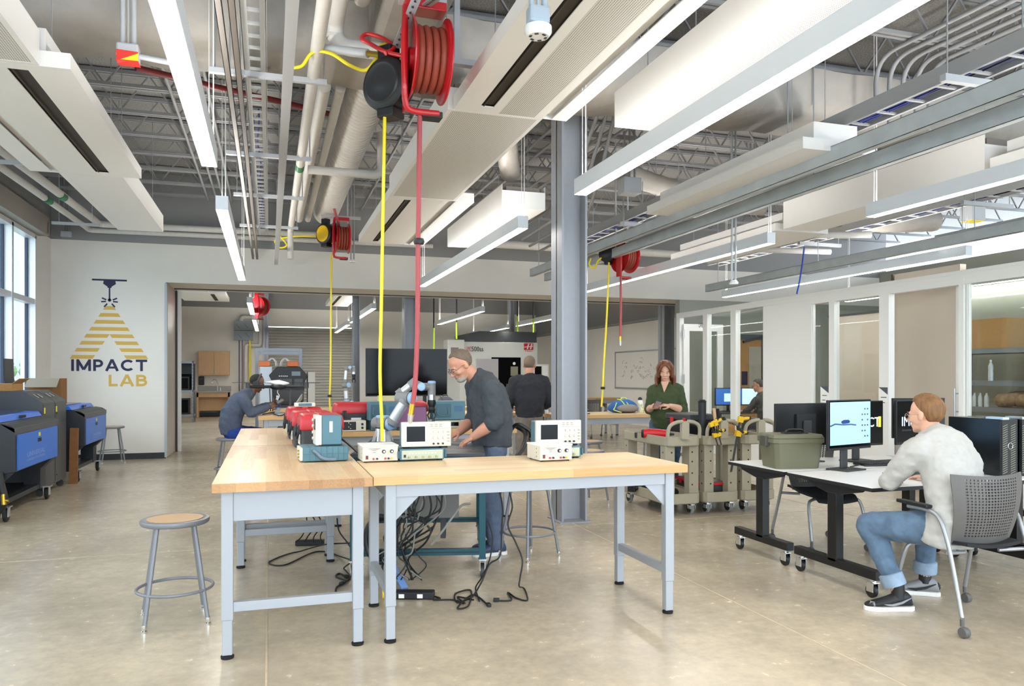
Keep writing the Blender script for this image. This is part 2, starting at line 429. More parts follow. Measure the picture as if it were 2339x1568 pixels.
# bold capitals drawn from strokes so that they are heavy like the sign's
def stroke_letters(word, x0, x1, z0, z1, y, m, nm, par, sw):
    H = z1-z0; wid = {'I': .22, 'M': 1.05, 'P': .72, 'A': .98, 'C': .95, 'T': .85, 'L': .62, 'B': .78}
    tot = sum(wid[c] for c in word)+.16*(len(word)-1); k = (x1-x0)/tot; x = x0; b = MB(); e = y-.003; cnt = [0]
    def seg(p, q, w=sw):
        d = V((q[0]-p[0], q[1]-p[1])); n = V((-d.y, d.x)).normalized()*w/2
        b.prism([(p[0]+n.x, p[1]+n.y), (p[0]-n.x, p[1]-n.y), (q[0]-n.x, q[1]-n.y), (q[0]+n.x, q[1]+n.y)], 'y', e-.0003*cnt[0], y); cnt[0] = (cnt[0]+1) % 9
    def arc(cx, cz, rx, rz, a0, a1, n=14, w=sw):
        for i in range(n):
            A = a0+(a1-a0)*i/n; B = a0+(a1-a0)*(i+1)/n+.02
            po = []
            for a, s in ((A, 1), (B, 1), (B, -1), (A, -1)): po.append((cx+(rx+s*w/2)*math.cos(a), cz+(rz+s*w/2)*math.sin(a)))
            b.prism(po, 'y', e-.0003*(cnt[0]+i % 2), y)
        cnt[0] = (cnt[0]+2) % 9
    for c in word:
        w = wid[c]*k; h = sw/2
        if c == 'I': seg((x+w/2, z0), (x+w/2, z1))
        if c == 'M':
            seg((x+h, z0), (x+h, z1)); seg((x+w-h, z0), (x+w-h, z1)); seg((x+h, z1-h*.6), (x+w/2, z0+H*.12)); seg((x+w-h, z1-h*.6), (x+w/2, z0+H*.12))
        if c == 'P': seg((x+h, z0), (x+h, z1)); seg((x, z1-h), (x+w*.5, z1-h)); seg((x, z0+H*.42), (x+w*.5, z0+H*.42)); arc(x+w*.5, (z1-h+z0+H*.42)/2, w*.5-h, (z1-h-z0-H*.42)/2, -PI/2, PI/2)
        if c == 'B':
            seg((x+h, z0), (x+h, z1)); zm = z0+H*.54
            for zz in (z1-h, zm, z0+h): seg((x, zz), (x+w*.5, zz))
            arc(x+w*.5, (z1-h+zm)/2, w*.42-h, (z1-h-zm)/2, -PI/2, PI/2); arc(x+w*.5, (z0+h+zm)/2, w*.5-h, (zm-z0-h)/2, -PI/2, PI/2)
        if c == 'A': seg((x+h*.8, z0), (x+w/2, z1)); seg((x+w-h*.8, z0), (x+w/2, z1)); seg((x+w*.2, z0+H*.3), (x+w*.8, z0+H*.3), sw*.85)
        if c == 'C': arc(x+w*.55, z0+H/2, w*.55-h, H/2-h, PI*.25, PI*1.75, 22)
        if c == 'T': seg((x, z1-h), (x+w, z1-h)); seg((x+w/2, z0), (x+w/2, z1))
        if c == 'L': seg((x+h, z0), (x+h, z1)); seg((x, z0+h), (x+w, z0+h))
        x += w+.16*k
    return b.build(nm, m, par, world=True)
stroke_letters('IMPACT', -3.216, -2.035, 1.535, 1.735, YB, NAVY, 'lettering', t, .042)
stroke_letters('LAB', -2.64, -2.035, 1.27, 1.47, YB, GOLD, 'lettering', t, .042)
b = MB(); ap = -2.627
rows = [(700, 707), (718, 726), (736, 744), (752, 761), (770, 778), (787, 795), (804, 812), (820, 822)]
for i in range(8):
    z1 = 2.655-i*.121; z0 = z1-.062
    hw = lambda z: max(.0, (2.76-z)*.60)
    hole = lambda z: max(0, (2.17-z)*.62)
    if z1 < 2.2:
        for sg in (-1, 1):
            b.prism([(ap+sg*hole(z0), z0), (ap+sg*hw(z0), z0), (ap+sg*hw(z1), z1), (ap+sg*hole(z1), z1)], 'y', YB-.004, YB)
    else: b.prism([(ap-hw(z0), z0), (ap+hw(z0), z0), (ap+hw(z1), z1), (ap-hw(z1), z1)], 'y', YB-.004, YB)
b.build('striped_triangle', GOLD, t, world=True)
b = MB(); E0, E1 = YB-.005, YB
b.box(ap-.27, ap+.27, E0, E1, 3.09, 3.12); b.prism([(ap-.09, 3.09), (ap-.1, 3.04), (ap-.03, 2.99), (ap-.03, 2.97), (ap+.03, 2.97), (ap+.03, 2.99), (ap+.1, 3.04), (ap+.09, 3.09)], 'y', E0, E1)
b.box(ap-.012, ap+.012, E0, E1, 2.75, 2.97); b.cyl((ap, E0, 2.76), (ap, E1, 2.76), .028, n=14)
for a in (8, 32, 60, 120, 148, 172):
    d = V((math.cos(math.radians(a)), 0, -math.sin(math.radians(a))*.0+math.sin(math.radians(a-90 if a > 90 else 90-a))*.0))
    aa = math.radians({8: 25, 32: -5, 60: -50, 120: 230, 148: 185, 172: 155}[a]); dx, dz = math.cos(aa), math.sin(aa)
    p = (ap+dx*.055, 2.74+dz*.055); q = (ap+dx*.13, 2.74+dz*.13); n = (-dz*.012, dx*.012)
    b.prism([(p[0]+n[0], p[1]+n[1]), (p[0]-n[0], p[1]-n[1]), (q[0]-n[0], q[1]-n[1]), (q[0]+n[0], q[1]+n[1])], 'y', E0, E1)
b.build('gantry_emblem', NAVY, t, world=True)
# ================================================================ glazed partition on the right (x = 7.9)
PX = 7.9; PT = 2.72; WFR = mat('white_frame', '#ecece8', .4)
b = MB()
b.box(PX, PX+.1, -4, 13.86, 2.62, PT); b.box(PX+.003, PX+.097, -4, 9.79, 2.55, 2.62); b.box(PX-.006, PX+.0, -4, 13.86, 2.675, 2.682)
for a, c in ((13.73, 13.86), (12.71, 12.86), (11.78, 11.94), (9.29, 9.40), (8.25, 8.42), (7.09, 7.16), (4.9, 5.05), (2.7, 2.85), (.5, .65)): b.box(PX+.001, PX+.099, a, c, 0, 2.63)
b.box(PX+.01, PX+.09, 9.8, 11.0, 0, 2.62)
for a, c in ((11.0, 11.78), (11.94, 12.71)): b.box(PX+.01, PX+.09, a, c, 0, .3)
for a, c in ((8.42, 9.29), (9.40, 9.8), (5.05, 7.09), (2.85, 4.9), (.65, 2.7)): b.box(PX+.01, PX+.09, a, c, 0, .82)
for a in (11.0, 11.94, 9.4, 9.8, 8.42, 7.06): b.box(PX+.03, PX+.07, a-.02, a+.02, .3, 2.62)
struct(b.build('trim_3', WFR), 'white frame of the glazed office partition with a solid panel', 'partition frame')
for i, (a, c, z) in enumerate(((11.0, 11.78, .3), (11.94, 12.71, .3), (9.40, 9.8, .82), (8.42, 9.29, .82), (5.05, 7.09, .82), (2.85, 4.9, .82), (.65, 2.7, .82))):
    b = MB(); b.box(PX+.045, PX+.055, a, c, z, 2.6); struct(b.build('window_%d' % (i+10), WGLASS), 'clear glass pane in the white office partition', 'glass pane')
# open swing door
t = thing('door_3', 'white framed glass door standing open at the far end of the partition', 'door', (7.97, 13.7, 0)); struct(t)
b = MB(); D0, D1 = 7.97, 8.88
b.box(D0, D0+.13, 13.68, 13.72, .02, 2.5); b.box(D1-.13, D1, 13.68, 13.72, .02, 2.5); b.box(D0+.13, D1-.13, 13.682, 13.718, 2.36, 2.5); b.box(D0+.13, D1-.13, 13.682, 13.718, .02, .26)
b.build('leaf_frame', WHITEM, t, world=True)
b = MB(); b.box(D0+.13, D1-.13, 13.695, 13.705, .26, 2.36); b.build('pane', WGLASS, t, world=True)
for z in (2.2, 1.3): b = MB(); b.box(D0-.03, D0+.01, 13.66, 13.68, z, z+.18); b.build('hinge', STEEL, t, world=True)
b = MB(); b.lathe([(.0, 0), (.05, .0), (.05, .02), (.02, .03), (.02, .07)], (D1-.07, 13.68, 1.02), (0, -1, 0), 16); b.bar((D1-.07, 13.62, 1.02), (D1-.2, 13.62, 1.02), .02); b.build('door_handle', STEEL, t, world=True)
put_text('LAB', NAVY, 1596, 1606, 748, 738, 'door_letters', t, 'y', 13.67)
# sliding glass door
t = thing('door_4', 'sliding glass door with a slim white stile and steel bar handle', 'door', (7.96, 7.3, 0)); struct(t)
b = MB(); b.box(PX+.1, PX+.14, 7.2, 7.29, .02, 2.56); b.build('stile', WFR, t, world=True, bevel=.004)
b = MB(); b.box(PX+.115, PX+.125, 5.9, 7.2, .05, 2.5); b.build('pane', WGLASS, t, world=True)
b = MB(); b.cyl((PX+.04, 7.25, .95), (PX+.04, 7.25, 1.3), .012); b.cyl((PX+.04, 7.25, 1.02), (PX+.12, 7.25, 1.02), .008); b.cyl((PX+.04, 7.25, 1.24), (PX+.12, 7.25, 1.24), .008); b.build('door_handle', STEEL, t, world=True, smooth=40)
# rooms behind the glass
OFW = mat('office_wall', '#a5a69a', .8)
b = MB(); b.box(8.47, 14, 14.72, 14.9, 0, 3.12); b.box(13.8, 14, -4, 14.7, 0, 3.9); struct(b.build('wall_office', OFW), 'grey green walls of the offices behind the glass', 'wall')
b = MB(); b.box(9.6, 9.7, 8.95, 11.4, 0, 2.5); b.mi = 1; b.box(9.58, 9.72, 8.93, 11.42, 2.5, 2.53); b.mi = 0; struct(b.build('wall_booth', [BEIGEP, DKGREY]), 'beige dividing wall inside the small office', 'wall')
b = MB(); b.box(8.5, 8.6, 7.68, 8.8, 0, 2.9); b.mi = 1; b.box(8.48, 8.5, 8.77, 8.81, 0, 2.9); struct(b.build('wall_booth_2', [BEIGEP, mat('gap_brown', '#4a3c2e', .7)]), 'warm beige panel wall right behind the sliding door', 'wall')
b = MB(); b.box(8.62, 13.8, 6.0, 6.05, 0, .01); b.box(11.6, 11.7, 5.4, 11.4, 0, 3); struct(b.build('wall_storage', OFW), 'grey green wall of the storage room', 'wall')
# wooden office door
p0 = ony(1683, 765, 14.7); p1 = ony(1737, 765, 14.7)
t = thing('door_5', 'tan wooden office door with a narrow glass light behind the partition', 'door', (p0.x, 14.7, 0)); struct(t)
b = MB(); b.box(p0.x, p1.x, 14.66, 14.7, 0, 2.25); b.build('leaf', WOODD, t, world=True)
b = MB(); b.box(p0.x+.28, p1.x-.02, 14.65, 14.66, .95, 2.1); b.build('vision_panel', mat('dim_pane', '#b9b3a6', .2), t, world=True)
b = MB(); b.box(p0.x-.1, p0.x, 14.64, 14.7, 0, 2.35); b.box(p1.x, p1.x+.06, 14.64, 14.7, 0, 2.35); b.box(p0.x-.1, p1.x+.06, 14.64, 14.7, 2.25, 2.37); b.build('door_frame', mat('slate', '#4d5660', .5), t, world=True)
b = MB(); b.bar((p0.x+.1, 14.6, 2.2), (p1.x-.05, 14.6, 2.31), .05); b.build('closer', DKGREY, t, world=True)
b = MB(); b.box(p0.x+.1, p0.x+.24, 14.645, 14.66, 1.25, 1.55); b.build('door_sign', NAVY, t, world=True)
# name plates on the glass
for px0, px1, py0, py1, lab, wd in ((1874, 1893, 883, 921, 'white name sheet with a grey corner on the left glass strip', 'SPACE'), (2007, 2028, 885, 919, 'white name sheet with a grey corner on the wide post', 'STUDIO')):
    a = onx(px0, py0, PX-.004); c = onx(px1, py1, PX-.004)
    t = thing('name_plate', lab, 'sign', (PX-.004, (a.y+c.y)/2, c.z), 0, 'name sheets on the partition')
    b = MB(); b.box(PX-.004, PX, c.y, a.y, c.z, a.z); b.build('sheet', PAPER, t, world=True)
    b = MB(); b.add([(PX-.006, a.y, a.z), (PX-.006, c.y, a.z), (PX-.006, c.y, a.z-.1)], [(0, 1, 2)]); b.build('corner', mat('slate', '#4d5660', .5), t, world=True)
    b = MB()
    for k in range(2): b.box(PX-.006, PX-.004, a.y-.04-.1+.03*k, a.y-.04, a.z-.14-k*.07, a.z-.13-k*.07)
    b.build('printed_line', DKGREY, t, world=True)
# storage room contents
def shelf_unit(name, label, x0, x1, y0, y1, h, zs, m=MGREY):
    t = thing(name, label, 'shelf', ((x0+x1)/2, (y0+y1)/2, 0)); 
    for x in (x0, x1):
        for y in (y0, y1):
            b = MB(); s = 1 if x == x0 else -1; q = 1 if y == y0 else -1
            b.box(x, x+s*.045, y, y+q*.006, 0, h); b.box(x, x+s*.006, y, y+q*.045, 0, h); b.mi = 1
            for k in range(int(h/.1)): b.box(x+s*.015, x+s*.028, y-q*.0015, y, .06+k*.1, .085+k*.1); b.box(x-s*.0015, x, y+q*.015, y+q*.028, .06+k*.1, .085+k*.1)
            b.build('post', [m, DKGREY], t, world=True)
    for z in zs:
        b = MB(); b.box(x0, x1, y0, y1, z-.012, z); 
        b.box(x0, x1, y0+.004, y0+.014, z-.07, z); b.box(x0, x1, y1-.014, y1-.004, z-.07, z); b.box(x0+.004, x0+.014, y0, y1, z-.07, z); b.box(x1-.014, x1-.004, y0, y1, z-.07, z); b.build('shelf_board', m, t, world=True)
    return t
shelf_unit('storage_shelf', 'grey slotted steel shelf in the storage room under the cardboard box', 9.9, 10.5, 7.6, 9.3, 2.05, (.4, 1.0, 1.38, 1.85))
t = thing('cardboard_box', 'plain brown cardboard box on top of the storage room shelf', 'box', (10.2, 8.6, 1.85))
b = MB(); b.box(9.92, 10.45, 8.2, 8.9, 1.851, 2.28); b.build('carton', CARD, t, world=True, bevel=.004)
b = MB(); b.box(9.92, 10.45, 8.54, 8.56, 2.28, 2.2835); b.build('tape_strip', mat('tape', '#c9a878', .4), t, world=True)
t = thing('mounting_bracket', 'grey square bracket plate standing beside the cardboard box', 'bracket', (9.97, 9.1, 1.85))
b = MB(); b.box(9.95, 9.99, 9.06, 9.12, 1.851, 2.25); b.obox((9.93, 9.1, 2.32), (.02, .24, .2), MX.Rotation(.2, 3, 'X')); b.build('plate', STEEL, t, world=True)
b = MB(); b.obox((9.95, 9.0, 2.05), (.05, .1, .38)); b.build('arm', DKGREY, t, world=True)
t = thing('water_bottle', 'clear plastic water bottle on the storage room shelf', 'bottle', (9.98, 8.5, 1.38))
b = MB(); b.lathe([(.0, 0), (.035, 0), (.036, .12), (.03, .15), (.036, .18), (.034, .22), (.013, .27), (.013, .28)], (9.98, 8.5, 1.381), n=14); b.build('bottle_body', mat('clear_plastic', '#cfd4d6', .15), t, world=True, smooth=40)
b = MB(); b.cyl((9.98, 8.5, 1.66), (9.98, 8.5, 1.685), .016); b.build('cap', WHITEM, t, world=True)
for k in range(3):
    b = MB(); y = 8.75-.1*k; b.lathe([(0, 0), (.035, 0), (.036, .14), (.014, .18), (.014, .2)], (9.96, y, 1.001), n=12); 
    tag(b.build('water_bottle', mat('clear_plastic', '#cfd4d6', .15), smooth=40), 'small clear bottle in the row on the lower storage shelf', 'bottle', 'small bottles on the lower storage shelf')
b = MB()
for k in range(9): b.ball((10.0+random.uniform(-.05, .2), 8.15+random.uniform(-.22, .22), 1.1+random.uniform(0, .05)), (.14, .16, .11), 9)
tag(b.build('paper_bag', mat('bag_tan', '#a08365', .8, noise=.3, nscale=12), smooth=60), 'crumpled tan bag on the lower storage shelf', 'bag')
t = thing('blue_cabinet', 'tall blue grey cabinet behind the storage shelf', 'cabinet', (10.9, 7.7, 0))
b = MB(); b.box(10.7, 11.3, 7.1, 8.5, 0, 2.55); b.build('cabinet_body', mat('dark_slate', '#3e4145', .5), t, world=True, bevel=.006)
b = MB(); b.box(10.68, 10.7, 7.15, 7.95, .05, 2.5); b.build('cabinet_door', mat('blue_slate', '#5b7596', .45), t, world=True)
b = MB(); b.box(10.675, 10.68, 8.0, 8.2, 2.2, 2.4); b.build('note', PAPER, t, world=True)
t = thing('storage_bin', 'bright blue plastic bin inside the glass at the right edge', 'bin', (8.3, 6.3, .82))
b = MB(); b.box(8.1, 8.55, 5.5, 6.45, .86, 1.17); b.build('bin_body', BLUE, t, world=True, bevel=.01)
t = thing('low_cabinet', 'dark grey low cabinet behind the right glass pane', 'cabinet', (8.3, 6.3, 0))
b = MB(); b.box(8.06, 8.6, 5.2, 7.0, 0, .85); b.build('cabinet_body', mat('dark_slate', '#3e4145', .5), t, world=True, bevel=.006)
b = MB(); b.box(8.05, 8.06, 6.1, 6.95, .05, .8); b.build('cabinet_door', CHARM, t, world=True)
t = thing('green_ribbon_spool', 'heap of white and green ribbon behind the office glass', 'ribbon', (8.3, 9.6, .82))
b = MB(); random.seed(5)
for k in range(14): b.tube(smoothpath([(8.3+random.uniform(-.1, .1), 9.62+random.uniform(-.15, .15), .83+random.uniform(0, .14)) for _ in range(5)], 4), .012, 6)
b.mi = 1
for k in range(5): b.tube(smoothpath([(8.25+random.uniform(-.1, .1), 9.6+random.uniform(-.1, .1), .88+random.uniform(0, .1)) for _ in range(5)], 4), .014, 6)
b.build('ribbon', [PAPER, mat('green_ribbon', '#2e9a5c', .5)], t, world=True, smooth=60)
t['label'] = 'heap of white and green ribbon on the ledge behind the glass strip'
b = MB(); b.box(8.05, 8.46, 8.5, 9.85, .76, .8); b.box(8.08, 8.12, 9.7, 9.8, 0, .76); b.box(8.08, 8.12, 8.55, 8.65, 0, .76); b.box(8.4, 8.44, 8.55, 8.65, 0, .76); b.box(8.4, 8.44, 9.7, 9.8, 0, .76)
tag(b.build('side_table', LAMW), 'narrow white table inside the small office', 'table')
# office desk, monitors and chair for the man behind the glass
t = thing('office_desk', 'office desk with dark top behind the glass partition', 'desk', (9.2, 13.2, 0))
b = MB(); b.box(8.3, 10.4, 13.0, 13.6, .7, .74); b.build('desktop', DKGREY, t, world=True, bevel=.004)
for x in (8.4, 10.3): b = MB(); b.box(x-.04, x+.04, 13.05, 13.55, 0, .7); b.build('leg', CHARM, t, world=True)
SCRB = mat('screen_blue', '#9cc3ea', .3, emit=1.0); SCRD = mat('screen_darkblue', '#2c5aa0', .3, emit=.6)
for k, (x, lab) in enumerate(((8.72, 'bright blue office monitor left of the man behind the glass'), (9.32, 'pale blue office monitor in front of the man behind the glass'))):
    t = thing('monitor', lab, 'monitor', (x, 13.25, .74), -.1, 'office monitors behind the glass')
    b = MB(); b.box(-.29, .29, -.015, .015, .12, .47); b.build('casing', BLACKP, t, bevel=.004)
    b = MB(); b.box(-.275, .275, -.019, -.016, .14, .455); b.mi = 1; b.box(-.1, .2, -.021, -.0195, .2, .36); b.build('screen', [SCRD, SCRB] if k == 0 else [SCRB, SCRB], t)
    b = MB(); b.box(-.1, .1, -.08, .08, 0, .015); b.box(-.025, .025, 0, .03, .01, .2); b.build('stand', BLACKP, t)
# ================================================================ ceiling: joists
def joist_mesh():
    b = MB(); x0, x1 = -3.5, 13.8
    for dx in (-.03, .03): b.box(x0, x1, dx-.018, dx+.018, 0, .035); b.box(x0, x1, dx-.02, dx+.02, .44, .485)
    return b
j0 = None; ys = [.35+.86*k for k in range(17)]+[16.4+.86*k for k in range(15)]
def web(n):
    b = MB(); p = 17.3/n
    for k in range(n):
        xa = -3.5+k*p
        b.bar((xa, 0, .02), (xa+p/2, 0, .46), .022, .016); b.bar((xa+p/2, 0, .46), (xa+p, 0, .02), .022, .016)
    return b
for i, y in enumerate(ys):
    if j0 is None:
        j0 = thing('roof_joist', 'open web grey steel roof joist crossing under the deck', 'joist', (0, y, 4.5), 0, 'open web roof joists')
        joist_mesh().build('chord', JOIST, j0); web(28).build('web', JOIST, j0)
    else: dup(j0, (0, y, 4.5))
# ================================================================ linear lamps
LAMP = mat('lamp_diffuser', (1, .97, .92), .5, emit=15); LAMPU = mat('lamp_uplight', (1, .97, .92), .5, emit=17)
LAMPB = mat('lamp_body', '#dfe3e8', .4)
def lamp(x, y0, y1, label, z=3.0, up=True, rods=True):
    t = thing('linear_lamp', label, 'lamp', (x, (y0+y1)/2, z), 0, 'hanging linear lamps')
    b = MB(); w = .055
    b.box(x-w, x-w+.004, y0, y1, z, z+.13); b.box(x+w-.004, x+w, y0, y1, z, z+.13); b.box(x-w+.004, x+w-.004, y0, y0+.004, z, z+.13); b.box(x-w+.004, x+w-.004, y1-.004, y1, z, z+.13); b.box(x-w+.004, x+w-.004, y0+.004, y1-.004, z+.06, z+.065)
    b.build('housing', LAMPB, t, world=True)
    b = MB(); b.box(x-w+.004, x+w-.004, y0+.005, y1-.005, z-.001, z+.012); b.build('diffuser', LAMP, t, world=True)
    if up: b = MB(); b.box(x-w+.004, x+w-.004, y0+.005, y1-.005, z+.115, z+.124); b.build('uplight', LAMPU, t, world=True)
    if rods:
        for y in (y0+.05, y1-.05):
            b = MB(); b.cyl((x, y, z+.1), (x, y, 5.0), .003, n=6); b.cyl((x+.03, y, z+.1), (x+.03, y, 5.0), .005, n=6); b.build('hanger', WHITEM, t, world=True)
XR = [-.42, 2.53, 5.58, 8.56]
N1 = ['first lamp row from the left', 'second lamp row from the left', 'third lamp row from the left', 'fourth lamp row over the offices']
for k, x in enumerate(XR):
    lamp(x, .55, 6.06, 'near lamp of the %s' % N1[k]); lamp(x, 7.6, 13.15, 'far lamp of the %s' % N1[k]); lamp(x, -5.5, -.6, 'lamp behind the camera in the %s' % N1[k])
lamp(11.5, 7.6, 13.15, 'lamp deep inside the offices on the right'); lamp(11.5, .55, 6.06, 'lamp in the storage room on the right')
for x, y0, y1, lab in ((-.40, 17.2, 20.5, 'far room lamp seen at the left edge of the opening'), (2.3, 17.8, 22.8, 'far room lamp left of the black television column'), (4.9, 17.8, 22.8, 'far room lamp in front of the milling machine'), (7.4, 17.8, 22.8, 'far room lamp above the whiteboard aisle'), (-.4, 22.5, 28, 'added far room lamp deep at the left'), (2.3, 23.8, 28.3, 'added far room lamp before the roll-up door'), (7.4, 23.8, 28.3, 'added far room lamp deep on the right')):  # deeper lamps added to brighten the far room walls
    lamp(x, y0, y1, lab)
# ================================================================ chilled beam panels
CBW = mat('beam_white', '#eceae6', .5); CBS = mat('beam_slot', '#3a332b', .6)
def perf_mat():
    m = bpy.data.materials.new('perforated_white'); m.use_nodes = True; b = pbsdf(m); tc = nd(m, 'ShaderNodeTexCoord')
    v = nd(m, 'ShaderNodeTexVoronoi', Scale=70.0, feature='F1'); v.inputs['Randomness'].default_value = 0; lk(m, tc.outputs['Object'], v.inputs['Vector'])
    r = nd(m, 'ShaderNodeValToRGB'); lk(m, v.outputs['Distance'], r.inputs['Fac']); e = r.color_ramp.elements
    e[0].position = .30; e[0].color = lin('#77736c'); e[1].position = .36; e[1].color = lin('#dedbd4'); lk(m, r.outputs['Color'], b.inputs['Base Color']); b.inputs['Roughness'].default_value = .55
    return m
PERF = perf_mat()
def hangers(b, xs, ys, z0):
    for x in xs:
        for y in ys: b.cyl((x, y, z0), (x, y, 5.0), .004, n=6)
def narrow_beam(x0, x1, y0, y1, label, z=3.4, h=.22, perf=True, open_top=True):
    t = thing('chilled_beam', label, 'ceiling panel', ((x0+x1)/2, (y0+y1)/2, z), 0, 'ceiling beam sections')
    b = MB(); b.box(x0, x0+.004, y0, y1, z, z+h); b.box(x1-.004, x1, y0, y1, z, z+h); b.box(x0+.004, x1-.004, y0, y0+.004, z, z+h*.75); b.box(x0+.004, x1-.004, y1-.004, y1, z, z+h*.75)
    b.box(x0+.004, x0+.035, y0+.004, y1-.004, z, z+.006); b.box(x1-.035, x1-.004, y0+.004, y1-.004, z, z+.006); b.box(x0+.035, x1-.035, y0+.004, y0+.03, z, z+.006); b.box(x0+.035, x1-.035, y1-.03, y1-.004, z, z+.006); b.build('side_panel', CBW, t, world=True)
    b = MB(); b.box(x0+.035, x1-.035, y0+.03, y1-.03, z+.002, z+.006); b.build('face_panel', PERF if perf else CBW, t, world=True)
    b = MB(); b.box(x0+.06, x1-.06, y0+.03, y1-.03, z+h*.6, z+h*.95)
    for k in range(int((y1-y0)/.25)): b.box(x0+.05, x1-.05, y0+.1+k*.25, y0+.11+k*.25, z+h*.5, z+h)
    b.build('coil', mat('coil_metal', '#8a8178', .5, .5), t, world=True)
    b = MB(); hangers(b, (x0+.08, x1-.08), (y0+.4, y1-.4), z+h); b.build('hanger_rods', GALV, t, world=True)
def wide_beam(x0, x1, y0, y1, slots, label, strips=(), perf=(), z=3.4, h=.1):
    """slots: dark open slots; strips: recessed bright slots; perf: perforated bands (all as x spans)"""
    t = thing('chilled_beam', label, 'ceiling panel', ((x0+x1)/2, (y0+y1)/2, z), 0, 'ceiling beam sections')
    cuts = sorted(list(slots)+list(strips)+list(perf)); b = MB(); x = x0+.005
    for a, c in cuts: b.box(x, a, y0+.005, y1-.005, z, z+.008); x = c
    b.box(x, x1-.005, y0+.005, y1-.005, z, z+.008)
    b.box(x0, x0+.005, y0, y1, z, z+h); b.box(x1-.005, x1, y0, y1, z, z+h); b.box(x0+.005, x1-.005, y0, y0+.005, z, z+h); b.box(x0+.005, x1-.005, y1-.005, y1, z, z+h)
    for a, c in slots: b.box(a, c, y1-.12, y1-.005, z, z+.008); b.box(a, c, y0+.005, y0+.1, z, z+.008)
    b.build('face_panel', CBW, t, world=True)
    for a, c in slots: q = MB(); q.box(a-.01, c+.01, y0+.05, y1-.05, z+.02, z+.09); q.box(a+.02, a+.03, y0+.05, y1-.05, z+.002, z+.02); q.build('air_slot', CBS, t, world=True)
    for a, c in strips: q = MB(); q.box(a-.01, c+.01, y0+.02, y1-.02, z+.035, z+.06); q.build('recess', CBW, t, world=True)
    for a, c in perf: q = MB(); q.box(a, c, y0+.005, y1-.005, z+.001, z+.009); q.build('perforated_panel', PERF, t, world=True)
    q = MB(); q.box(x0+.15, x1-.15, y0+.05, y1-.05, z+h, z+h+.16); q.build('plenum', CBW, t, world=True)
    q = MB(); hangers(q, (x0+.2, x1-.2), (y0+.4, y1-.4), z+h); q.build('hanger_rods', GALV, t, world=True)
J = [2.55, 5.46, 8.31, 11.3]
narrow_beam(-1.92, -1.365, J[2], J[3], 'plain far section of the white ceiling beam at the left wall', perf=False)
wide_beam(-2.16, -1.2, J[1]+.01, J[2]-.01, [(-1.58, -1.46)], 'wide slotted middle section of the left ceiling beam', strips=[(-1.98, -1.91)])
narrow_beam(-2.05, -1.37, J[0], J[1], 'perforated near section of the left ceiling beam at the top left corner')
narrow_beam(1.24, 1.97, J[1], J[2], 'perforated middle section of the ceiling beam beside the red reel')
wide_beam(1.28, 2.16, J[0], J[1]-.01, [(1.45, 1.55)], 'wide near section of the ceiling beam beside the red reel', strips=[(1.97, 2.04)], perf=[(1.62, 1.9)])
wide_beam(1.24, 2.19, J[2]+.01, J[3], [(1.42, 1.5)], 'far slotted section of the ceiling beam behind the brown red hose', strips=[(1.9, 1.98)])
narrow_beam(2.56, 3.09, J[2]+.15, J[3], 'short white trough beam behind the lamp left of the column', perf=False, h=.27)
narrow_beam(2.57, 3.13, J[0], J[1], 'large perforated trough beam above the big near lamp', h=.27)
wide_beam(4.34, 5.1, J[1]+.02, J[2], [(4.78, 4.86)], 'slotted white beam behind the long galvanised channels', h=.1)
narrow_beam(6.5, 7.05, 5.6, 8.6, 'tall sided white beam with cable ring at upper right', h=.36, perf=False)
wide_beam(6.45, 7.3, 8.7, 11.5, [], 'far white beam above the third lamp row', h=.1)
wide_beam(6.45, 7.3, 2.6, 5.5, [], 'near white beam at the right edge of the ceiling', h=.1)
# far room ones
narrow_beam(-2.0, -1.35, 17.2, 19.4, 'far room ceiling panel with dark slot near the left wall', perf=False); wide_beam(-2.1, -1.0, 19.5, 21.5, [(-1.35, -1.25)], 'second far room ceiling panel with a dark slot')
wide_beam(1.5, 2.1, 19, 22, [(1.62, 1.7)], 'far room ceiling panel left of the tall pale column')
# ================================================================ ducts and pipes
b = MB(); n = 60
for r in range(1): pass
rings = []
for k in range(n+1):
    x = -2.45+11.9*k/n; wv = .012*math.sin(k*1.7)+.01*math.sin(k*.77)
    y0, y1, z0, z1 = 6.15-wv, 6.92+wv, 3.98-wv, 4.47
    c = .1; prof = [(y0+c, z0), (y1-c, z0), (y1, z0+c), (y1, z1-c*.5), (y1-c, z1), (y0+c, z1), (y0, z1-c*.5), (y0, z0+c)]
    rings.append([V((x, p, q)) for p, q in prof])
b.loft(rings); tag(b.build('wrapped_duct', DUCTW, smooth=50), 'large foil wrapped air duct crossing the ceiling from left to right', 'duct')
def rib_duct(x, y0, y1, z, r, label, m=PIPEM):
    b = MB(); n = int((y1-y0)/.1); prof = []
    for k in range(n): q = k*.1; prof += [(r, q), (r, q+.085), (r+.006, q+.09), (r+.006, q+.096)]
    b.lathe(prof, (x, y0, z), (0, 1, 0), 24); tag(b.build('spiral_duct', m, smooth=30), label, 'duct')
rib_duct(.9, 6.95, 13.2, 4.18, .195, 'pale ribbed round duct running towards the lettered wall')
b = MB(); b.box(.74, 1.2, 3.2, 6.1, 3.97, 4.45); tag(b.build('box_duct', DUCTW, bevel=.06), 'boxy wrapped duct above the red hose reel', 'duct')
